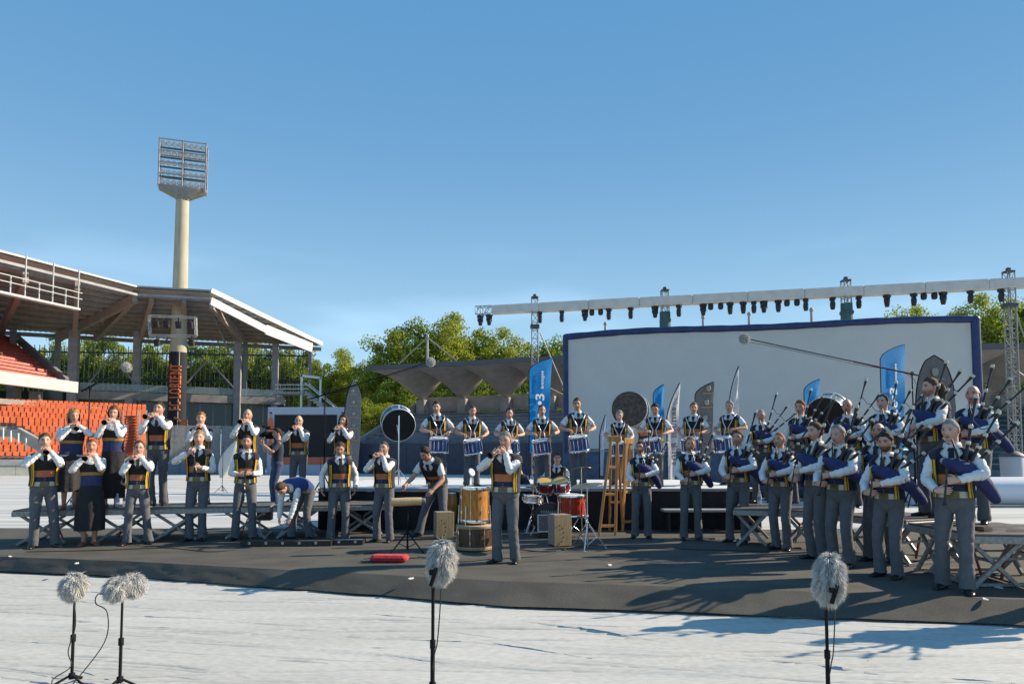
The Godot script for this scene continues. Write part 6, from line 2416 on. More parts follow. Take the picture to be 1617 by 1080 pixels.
	var hr: Vector3 = pelvis - f.fx[0] * 0.088 + Vector3(0, -0.05, 0)
	var kp: Vector3 = d.get("kp", Vector3(0, 0, 1))
	var al := fl + Vector3(0, 0.085, 0)
	var ar := fr + Vector3(0, 0.085, 0)
	var kl := two_bone(hl, al, 0.408, 0.402, kp + Vector3(0.12, 0, 0))
	var kr := two_bone(hr, ar, 0.408, 0.402, kp - Vector3(0.12, 0, 0))
	var toe_l: float = d.get("toe_l", rng.randf_range(0.1, 0.4))
	var toe_r: float = d.get("toe_r", -rng.randf_range(0.1, 0.4))
	if fit == "woman":
		for q in [[hl, kl, al], [hr, kr, ar]]:
			body.tube([f.centre(1.05), q[0], q[0].lerp(q[1], 0.6), q[1], q[1].lerp(q[2], 0.3), q[1].lerp(q[2], 0.7), q[2], q[2] + Vector3(0, -0.04, 0)], [0.06, 0.04, 0.05, 0.05, 0.054, 0.042, 0.033, 0.034], 8)
	part("body", body, tinted("skin", 0.55), root)
	if hm.v.size(): part("hair", hm, tinted("hair", 0.85), root)
	# ---- clothes
	var shirt := MB.new()
	var rows := []
	for y in [0.93, 0.98, 1.04, 1.10, 1.17, 1.24, 1.31, 1.37, 1.42, 1.455, 1.48, 1.5]:
		var row := PackedVector3Array()
		for i in 20: row.push_back(f.tp(y, TAU * i / 20.0, 0.004))
		rows.push_back(row)
	shirt.grid(rows, true)
	var short: bool = d.get("short", fit == "drummer" or fit == "crew")
	for q in [[sl, el, wl], [sr, er, wr]]:
		var inner: Vector3 = f.centre(1.36).lerp(q[0], 0.8)
		if short:
			var tip: Vector3 = q[0].lerp(q[1], 0.72)
			shirt.tube([inner, q[0], q[0].lerp(q[1], 0.25), q[0].lerp(q[1], 0.5), tip], [0.03, 0.046, 0.061, 0.061, 0.065], 10, false)
		else:
			var pts: Array = [inner] + limb_path(q[0], q[1], q[2])
			var rad := [0.03, 0.046, 0.061, 0.057, 0.053, 0.051, 0.053, 0.05, 0.044, 0.036]
			var fine := []
			var fr_ := []
			for k in pts.size() - 1:
				for s in 4:
					fine.push_back(pts[k].lerp(pts[k + 1], s / 4.0) + Vector3(rng.randf_range(-1, 1), rng.randf_range(-1, 1), rng.randf_range(-1, 1)) * 0.004)
					fr_.push_back(lerpf(rad[k], rad[k + 1], s / 4.0) * (1.0 + rng.randf_range(-0.1, 0.1)))
			fine.push_back(pts[-1] + (q[2] - q[1]).normalized() * -0.004)
			fr_.push_back(0.038)
			shirt.tube(fine, fr_, 10, false)
	var sleeve := "shirt_white"
	if fit == "crew":
		part("shirt", shirt, cloth("crew_navy", lin(0.02, 0.026, 0.045)), root)
	else:
		# collar wings stand up round the neck
		var rr := []
		for j in 3:
			var row := PackedVector3Array()
			for i in 17:
				var a := deg_to_rad(lerpf(18.0, 342.0, i / 16.0))
				var front := pow(maxf(cos(a), 0.0), 2.0)
				var q := f.tp(1.497, a, [-0.002, 0.004, 0.016][j])
				row.push_back(q + tb.y * ([-0.01, 0.032, -0.004][j] - front * [0.0, 0.008, 0.012][j]))
			rr.push_back(row)
		shirt.grid(rr, false)
		var white := cloth(sleeve, lin(0.74, 0.745, 0.76))
		white.normal_scale = 0.85
		part("shirt", shirt, white, root)
	if fit == "man" or fit == "drummer":
		dress_vest(root, f, d)
	if fit == "woman":
		dress_bodice(root, f, d, pelvis, fl, fr)
	if fit != "woman":
		var tr := MB.new()
		rows = []
		for q in [[0.995, 0.006], [0.96, 0.012], [0.92, 0.012], [0.87, 0.012]]:
			var row := PackedVector3Array()
			for i in 18: row.push_back(f.tp(q[0], TAU * i / 18.0, q[1]))
			rows.push_back(row)
		for q in [[0.13, 0.095, 0.045], [0.07, 0.06, 0.075]]:
			var row := PackedVector3Array()
			for i in 18:
				var a := TAU * i / 18.0
				row.push_back(f.o[0] - f.fu[0] * q[2] + f.fx[0] * sin(a) * q[0] + f.ff[0] * cos(a) * q[1])
			rows.push_back(row)
		tr.loft(rows, true)
		for q in [[hl, kl, fl, toe_l, 1.0], [hr, kr, fr, toe_r, -1.0]]:
			var hem: Vector3 = q[2] + Vector3(0, 0.045, 0.012)
			var pts: Array = [q[0] + Vector3(0, 0.06, 0)] + limb_path(q[0], q[1], hem)
			var rad := [0.083, 0.089, 0.086, 0.077, 0.069, 0.066, 0.065, 0.065, 0.067, 0.074]
			var fine := []
			var fr_ := []
			for k in pts.size() - 1:
				for s in 3:
					var t := (k + s / 3.0) / (pts.size() - 1.0)
					var crumple := 0.02 + 0.045 * smoothstep(0.72, 0.98, t) + 0.03 * exp(-pow((t - 0.55) / 0.08, 2.0))
					fine.push_back(pts[k].lerp(pts[k + 1], s / 3.0) + Vector3(rng.randf_range(-1, 1), 0, rng.randf_range(-1, 1)) * crumple * 0.09)
					fr_.push_back(lerpf(rad[k], rad[k + 1], s / 3.0) * (1.0 + rng.randf_range(-1, 1) * crumple) * lerpf(1.0, girth, 0.4))
			fine.push_back(pts[-1]); fr_.push_back(0.076)
			tr.tube(fine, fr_, 12, true, 1.08, Vector3(0, 0, 1))
		part("trousers", tr, cloth("denim", lin(0.035, 0.06, 0.125)) if fit == "crew" else cloth("trouser_grey", lin(0.104, 0.107, 0.121)), root)
	for q in [[fl, toe_l], [fr, toe_r]]:
		var sh := MB.new()
		build_shoe(sh, q[0], q[1], 0.8 if fit == "woman" else 1.0)
		part("shoe", sh, mat("sandal", lin(0.3, 0.09, 0.05), 0.5) if fit == "woman" else mat("shoe_black", lin(0.012, 0.012, 0.013), 0.28), root)
	if d.get("glasses", false):
		var g := MB.new()
		for s in [-1.0, 1.0]:
			var pts := []
			var rad := []
			for i in 11:
				var a := TAU * i / 10.0
				pts.push_back(skull * Vector3(s * 0.033 + cos(a) * 0.022, 0.011 + sin(a) * 0.017, 0.104))
				rad.push_back(0.0022)
			g.tube(pts, rad, 5)
			g.rod(skull * Vector3(s * 0.055, 0.014, 0.103), skull * Vector3(s * 0.083, 0.012, 0.0), 0.002, 5)
		g.rod(skull * Vector3(-0.011, 0.014, 0.106), skull * Vector3(0.011, 0.014, 0.106), 0.002, 5)
		part("glasses", g, mat("frame_black", lin(0.015, 0.014, 0.014), 0.4), root)
	if pose == "bombarde": bombarde(root, mouth_at, bdir, d)
	if pose == "low": bombarde(root, Vector3(0.0, 1.46, 0.31), Vector3(0.12, -1, 0.05), d)
	if pose == "belly": bombarde(root, Vector3(0.02, 1.22, 0.33), Vector3(-0.12, -1, 0.1), d)
	if pose == "piper": bagpipe(root, d)
	if pose == "drummer": snare(root, d, wl, wr)
	return root

func dress_vest(root: Node3D, f: Fig, d: Dictionary) -> void:
	# a narrow waistcoat front under an open sleeveless jacket with yellow braid
	var m := MB.new()
	patch(m, f, 1.19, 1.32, -46, 46, 0.014, 6, 12, 0.155)
	part("breast_panel", m, cloth("velvet_black", lin(0.012, 0.012, 0.014)), root)
	m = MB.new()
	patch(m, f, 1.095, 1.195, -42, 42, 0.016, 3, 10)
	part("orange_band", m, cloth("band_orange", lin(0.46, 0.155, 0.06)), root)
	m = MB.new()
	patch(m, f, 1.0, 1.1, -44, 44, 0.014, 3, 10)
	part("navy_band", m, cloth("band_navy", lin(0.016, 0.024, 0.075)), root)
	m = MB.new()
	for y in [1.035, 1.065]: m.ball(f.tp(y, 0.0, 0.017), Vector3.ONE * 0.007, 6, 4)
	part("button", m, mat("button_gold", lin(0.6, 0.45, 0.2), 0.35, 1.0), root)
	m = MB.new()
	patch(m, f, 0.955, 1.02, 0, 360, 0.018, 2, 24)
	part("belt", m, mat("belt_cream", lin(0.52, 0.48, 0.38), 0.5), root)
	m = MB.new()
	patch(m, f, 0.948, 1.026, -15, 15, 0.026, 2, 4)
	part("buckle", m, mat("buckle_olive", lin(0.13, 0.105, 0.05), 0.4, 0.5), root)
	var a0 := 37.0
	var dark := cloth("jacket_navy", lin(0.013, 0.018, 0.042)) if d.pose == "piper" or d.get("fit", "man") == "drummer" or d.get("navy", false) else cloth("jacket_black", lin(0.014, 0.015, 0.022))
	m = MB.new()
	patch(m, f, 0.955, 1.478, a0, 360.0 - a0, 0.026, 12, 30, 0.0, 0.02)
	patch(m, f, 1.35, 1.478, 33, 327, 0.034, 7, 30)
	for s in [1.0, -1.0]: patch(m, f, 1.36, 1.474, s * 25.0, s * (a0 + 3.0), 0.024, 4, 3)
	part("jacket", m, cloth("jacket_blue", lin(0.022, 0.05, 0.2)) if d.get("blue", false) else dark, root)
	# yellow braid runs down the jacket's front edges and follows their flare
	for s in [1.0, -1.0]:
		for q in [[2.0, 11.0], [15.5, 19.5]]:
			var rows := []
			for j in 11:
				var t := j / 10.0
				var row := PackedVector3Array()
				for i in 3:
					var a := lerpf(a0 + q[0], a0 + q[1], i / 2.0)
					var e := 1.0 - 2.0 * (a - a0) / (360.0 - 2.0 * a0)
					row.push_back(f.tp(lerpf(0.957, 1.43 - q[0] * 0.002, t), s * deg_to_rad(a), 0.0295 + 0.02 * pow(e, 3.0) * (1.0 - t * 0.9)))
				rows.push_back(row)
			m = MB.new()
			m.grid(rows, false)
			part("yellow_braid", m, cloth("braid_yellow", lin(0.62, 0.37, 0.022)), root)
	m = MB.new()
	patch(m, f, 1.25, 1.46, -5, 5, 0.019, 5, 2)
	patch(m, f, 1.435, 1.472, -8, 8, 0.024, 2, 2)
	part("necktie", m, cloth("tie_black", lin(0.014, 0.014, 0.018)), root)

func dress_bodice(root: Node3D, f: Fig, d: Dictionary, pelvis: Vector3, fl: Vector3, fr: Vector3) -> void:
	var m := MB.new()
	patch(m, f, 1.2, 1.335, -70, 70, 0.014, 4, 14, 0.09)
	patch(m, f, 1.2, 1.475, 62, 298, 0.018, 8, 18)
	part("bodice", m, cloth("velvet_black", lin(0.012, 0.012, 0.014)), root)
	m = MB.new()
	patch(m, f, 1.16, 1.212, 0, 360, 0.02, 2, 26)
	part("gold_band", m, cloth("band_gold", lin(0.42, 0.21, 0.045)), root)
	m = MB.new()
	patch(m, f, 0.965, 1.165, 0, 360, 0.018, 4, 26)
	part("navy_sash", m, cloth("sash_navy", lin(0.025, 0.04, 0.12)), root)
	m = MB.new()
	var hem: float = d.get("hem", 0.2)
	var rows := []
	for j in 12:
		var t := j / 11.0
		var y := lerpf(0.99, hem, t)
		var w := lerpf(0.16, 0.205, pow(t, 0.7)) + 0.02 * sin(t * 3.0)
		var row := PackedVector3Array()
		for i in 40:
			var a := TAU * i / 40.0
			var fold := 1.0 + 0.09 * t * sin(a * 9.0 + 0.7) + 0.05 * t * sin(a * 5.0 + 2.0)
			row.push_back(Vector3(pelvis.x, y, pelvis.z) + Vector3(sin(a) * w * fold, 0, 0.02 * t + cos(a) * w * 0.78 * fold))
		rows.push_back(row)
	m.grid(rows, true)
	part("skirt", m, cloth("skirt_grey", lin(0.035, 0.035, 0.038)) if d.get("grey_skirt", false) else cloth("skirt_black", lin(0.014, 0.014, 0.017)), root)

# ---------------------------------------------------------------- instruments held by people
func up_to(dir: Vector3) -> Basis:
	var y := dir.normalized()
	var x := y.cross(Vector3(0.13, 0.21, 0.97)).normalized()
	return Basis(x, y, x.cross(y))

func held(root: Node3D, called: String, label: String, category: String, group: String, at: Vector3, b := Basis.IDENTITY) -> Node3D:
	var o := thing(called, label, category, Vector3.ZERO, 0.0, group)
	o.transform = root.transform * Transform3D(b, at)
	return o

func cached(key: String, make: Callable) -> Mesh:
	if not mesh_cache.has(key): mesh_cache[key] = make.call()
	return mesh_cache[key]

func bombarde(root: Node3D, at: Vector3, dir: Vector3, d: Dictionary) -> void:
	var o := held(root, "bombarde", "black wooden bombarde held by the " + d.who, "bombarde", "bombardes of the band", at, up_to(dir))
	part("pipe", cached("bomb_pipe", func():
		var m := MB.new()
		m.lathe([[0.0, 0.02], [0.008, 0.021], [0.0085, 0.08], [0.0105, 0.085], [0.0105, 0.095], [0.009, 0.1], [0.012, 0.2], [0.0155, 0.27], [0.02, 0.285]], 10)
		return m.mesh()), mat("ebony", lin(0.02, 0.016, 0.014), 0.3), o)
	part("bell", cached("bomb_bell", func():
		var m := MB.new()
		m.lathe([[0.02, 0.283], [0.022, 0.30], [0.03, 0.335], [0.043, 0.36], [0.045, 0.364], [0.041, 0.364], [0.027, 0.335], [0.012, 0.30], [0.0, 0.295]], 16)
		return m.mesh()), mat("ebony", lin(0.02, 0.016, 0.014), 0.3), o)
	part("ring", cached("bomb_ring", func():
		var m := MB.new()
		m.lathe([[0.0155, 0.262], [0.0185, 0.264], [0.0205, 0.276], [0.019, 0.28], [0.016, 0.28]], 12)
		m.lathe([[0.0092, 0.1], [0.0118, 0.1], [0.0118, 0.108], [0.0095, 0.108]], 10)
		return m.mesh()), mat("horn_ring", lin(0.5, 0.45, 0.36), 0.35), o)
	part("reed", cached("bomb_reed", func():
		var m := MB.new()
		m.tube([Vector3(0, -0.008, 0), Vector3(0, 0.008, 0), Vector3(0, 0.024, 0)], [0.005, 0.004, 0.0035], 6, true, 0.4)
		return m.mesh()), mat("reed_cane", lin(0.45, 0.33, 0.16), 0.6), o)

func drone_shape(a: Vector3, b: Vector3, joints: int) -> Array:
	var wood := MB.new()
	var mounts := []
	var bs := up_to(b - a)
	var t := Transform3D(bs, a)
	var ln := (b - a).length()
	wood.lathe([[0.0, 0.0], [0.019, 0.0], [0.018, ln * 0.25], [0.012, ln * 0.27], [0.015, ln * 0.4], [0.016, ln * 0.5], [0.0105, ln * 0.52], [0.0115, ln * 0.8], [0.017, ln * 0.88], [0.022, ln * 0.95], [0.02, ln], [0.0, ln]], 10, t)
	for prof in [[[0.018, 0.235], [0.024, 0.24], [0.023, 0.285], [0.014, 0.29]], [[0.015, 0.48], [0.023, 0.49], [0.022, 0.53], [0.012, 0.545]], [[0.021, 0.94], [0.0245, 0.955], [0.0235, 0.99], [0.019, 1.004]]]:
		var ivory := MB.new()
		var pr := []
		for q in prof: pr.push_back([q[0], q[1] * ln])
		ivory.lathe(pr, 10, t)
		mounts.push_back(ivory.mesh())
	return [wood.mesh(), mounts]

func bagpipe(root: Node3D, d: Dictionary) -> void:
	var o0 := Vector3(0.12, 1.2, 0.17)
	var variant: int = d.get("pipes", int(d.px) % 3)
	var o := held(root, "bagpipe", "navy bagpipe played by the " + d.who, "bagpipe", "bagpipes of the band", o0)
	var key := "pipe%d" % variant
	var sp: float = [0.0, 0.07, -0.05][variant]
	part("bag", cached("bag%d" % variant, func():
		var m := MB.new()
		m.place(Transform3D(Basis.IDENTITY, -o0))
		rng.seed = 77 + variant
		var pts := [Vector3(-0.085, 1.345, 0.205), Vector3(-0.06, 1.335, 0.21), Vector3(0.0, 1.31, 0.215), Vector3(0.07, 1.275, 0.2), Vector3(0.14, 1.235, 0.15), Vector3(0.205, 1.18, 0.07), Vector3(0.26, 1.1, -0.02), Vector3(0.3, 1.02, -0.09), Vector3(0.34, 0.94, -0.13), Vector3(0.36, 0.9, -0.14)]
		var rad := [0.016, 0.045, 0.072, 0.098, 0.108, 0.1, 0.09, 0.08, 0.066, 0.045]
		var fine := []
		var fr := []
		for k in pts.size() - 1:
			for s in 3:
				fine.push_back(pts[k].lerp(pts[k + 1], s / 3.0))
				fr.push_back(lerpf(rad[k], rad[k + 1], s / 3.0) * rng.randf_range(0.97, 1.03))
		fine.push_back(pts[-1]); fr.push_back(0.02)
		m.tube(fine, fr, 14, true, 0.8)
		return m.mesh()), cloth("bag_velvet", lin(0.02, 0.026, 0.115), 0.85), o)
	part("bag_trim", cached("bagtrim", func():
		var m := MB.new()
		m.place(Transform3D(Basis.IDENTITY, -o0))
		m.tube([Vector3(-0.088, 1.346, 0.205), Vector3(-0.07, 1.339, 0.208), Vector3(-0.055, 1.333, 0.211)], [0.02, 0.042, 0.052], 12, false, 0.8)
		return m.mesh()), cloth("bag_edge", lin(0.3, 0.3, 0.34)), o)
	part("chanter", cached("chanter", func():
		var m := MB.new()
		var a := Vector3(-0.02, 1.27, 0.30)
		var b := Vector3(-0.045, 0.885, 0.375)
		m.lathe([[0.0, 0.0], [0.017, 0.002], [0.018, 0.04], [0.010, 0.05], [0.0095, 0.2], [0.012, 0.34], [0.022, 0.375], [0.02, 0.39], [0.0, 0.39]], 10, Transform3D(up_to(b - a), a - o0))
		return m.mesh()), mat("ebony", lin(0.02, 0.016, 0.014), 0.3), o)
	part("blowpipe", cached("blowpipe", func():
		var m := MB.new()
		m.tube([Vector3(0.075, 1.33, 0.24) - o0, Vector3(0.05, 1.43, 0.215) - o0, Vector3(0.012, 1.555, 0.155) - o0], [0.016, 0.012, 0.007], 8)
		return m.mesh()), mat("ebony", lin(0.02, 0.016, 0.014), 0.3), o)
	var ends := [[Vector3(0.12, 1.34, 0.16), Vector3(0.215 + sp, 2.02 + sp, -0.06)], [Vector3(0.17, 1.34, 0.15), Vector3(0.40 + sp, 1.84, -0.1)], [Vector3(0.22, 1.32, 0.13), Vector3(0.55 + sp, 1.73 - sp * 0.5, -0.13)]]
	for k in 3:
		var dk := "drone%d_%d" % [variant, k]
		if not mesh_cache.has(dk): mesh_cache[dk] = drone_shape(ends[k][0] - o0, ends[k][1] - o0, 3)
		var dn := part("drone", mesh_cache[dk][0], mat("ebony", lin(0.02, 0.016, 0.014), 0.3), o)
		for iv in mesh_cache[dk][1]: part("ivory_mount", iv, mat("ivory", lin(0.62, 0.56, 0.45), 0.35), dn)
	part("drone_cord", cached("cord%d" % variant, func():
		var m := MB.new()
		for q in [[0, 1], [1, 2]]:
			var a: Vector3 = ends[q[0]][0].lerp(ends[q[0]][1], 0.62) - o0
			var b: Vector3 = ends[q[1]][0].lerp(ends[q[1]][1], 0.66) - o0
			m.tube([a, a.lerp(b, 0.5) + Vector3(0, -0.06, 0), b], [0.005, 0.005, 0.005], 5)
		return m.mesh()), cloth("cord_navy", lin(0.02, 0.03, 0.09)), o)

func snare(root: Node3D, d: Dictionary, wl: Vector3, wr: Vector3) -> void:
	var tilt: float = d.get("tilt", 0.1)
	var c := Vector3(d.get("dx", -0.02), 0.86, 0.36)
	var b := Basis(Vector3.BACK, tilt) * Basis(Vector3.RIGHT, 0.14)
	var o := held(root, "snare_drum", "blue marching snare drum worn by the " + d.who, "drum", "blue snare drums", c, b)
	snare_parts(o)
	part("harness", cached("harness%d" % int(tilt * 100.0), func():
		var m := MB.new()
		var inv := Transform3D(b, c).affine_inverse()
		for s in [-1.0, 1.0]:
			m.tube([inv * Vector3(s * 0.13, 1.42, -0.1), inv * Vector3(s * 0.135, 1.49, -0.01), inv * Vector3(s * 0.125, 1.43, 0.13), inv * Vector3(s * 0.085, 1.31, 0.168), inv * Vector3(s * 0.03, 1.2, 0.185), inv * Vector3(s * 0.05, 1.08, 0.2), inv * Vector3(s * 0.09, 0.98, 0.2)], [0.013, 0.013, 0.013, 0.013, 0.013, 0.013, 0.013], 7, true, 0.6)
		m.bar(inv * Vector3(-0.11, 1.375, 0.155), inv * Vector3(0.11, 1.375, 0.155), 0.02, 0.012)
		return m.mesh()), mat("steel_soft", lin(0.62, 0.63, 0.65), 0.35, 0.85), o)
	for q in [[wl, -1.0, "left"], [wr, 1.0, "right"]]:
		var h: Vector3 = q[0]
		var tip := c + b * Vector3(q[1] * -0.03, 0.17, 0.02)
		var grip := h + Vector3(q[1] * 0.06, -0.005, 0.07)
		var dir := (tip - grip).normalized()
		var st := held(root, "drumstick", "wooden drumstick in the %s hand of the %s" % [q[2], d.who], "drumstick", "drumsticks of the snare drummers", grip - dir * 0.06, up_to(dir))
		part("shaft", cached("stick_shaft", func():
			var m := MB.new()
			m.lathe([[0.0, 0.0], [0.007, 0.002], [0.0075, 0.25], [0.0045, 0.36]], 7)
			return m.mesh()), mat("hickory", lin(0.52, 0.36, 0.18), 0.5), st)
		part("tip", cached("stick_tip", func():
			var m := MB.new()
			m.ball(Vector3(0, 0.366, 0), Vector3(0.0065, 0.011, 0.0065), 7, 5)
			return m.mesh()), mat("hickory", lin(0.52, 0.36, 0.18), 0.5), st)

func snare_parts(o: Node3D) -> void:
	part("shell", cached("snare_shell", func():
		var m := MB.new()
		m.lathe([[0.182, -0.14], [0.182, 0.14]], 28)
		return m.mesh()), mat("shell_blue", lin(0.012, 0.07, 0.27), 0.2), o)
	part("top_head", cached("snare_top", func():
		var m := MB.new()
		m.lathe([[0.19, 0.142], [0.186, 0.15], [0.0, 0.151]], 28)
		return m.mesh()), mat("drum_skin", lin(0.74, 0.75, 0.76), 0.5), o)
	part("bottom_head", cached("snare_bottom", func():
		var m := MB.new()
		m.lathe([[0.19, -0.142], [0.186, -0.15], [0.0, -0.151]], 28)
		return m.mesh()), mat("drum_skin", lin(0.74, 0.75, 0.76), 0.5), o)
	for s in [1.0, -1.0]:
		part("hoop", cached("snare_hoop%d" % int(s), func():
			var m := MB.new()
			m.lathe([[0.188, s * 0.115], [0.2, s * 0.115], [0.203, s * 0.135], [0.2, s * 0.16], [0.193, s * 0.16], [0.19, s * 0.13]], 28)
			return m.mesh()), mat("chrome", lin(0.78, 0.79, 0.81), 0.14, 1.0), o)
	for k in 14:
		var a := TAU * k / 14.0
		part("tension_rod", cached("snare_rod", func():
			var m := MB.new()
			m.rod(Vector3(0, -0.14, 0), Vector3(0, 0.14, 0), 0.006, 5)
			m.box(Vector3(-0.004, 0.0, 0), Vector3(0.018, 0.15, 0.022), Basis.IDENTITY, 0.004)
			return m.mesh()), mat("chrome", lin(0.78, 0.79, 0.81), 0.14, 1.0), o, Transform3D(Basis(Vector3.UP, -a), Vector3(cos(a) * 0.196, 0, sin(a) * 0.196)))

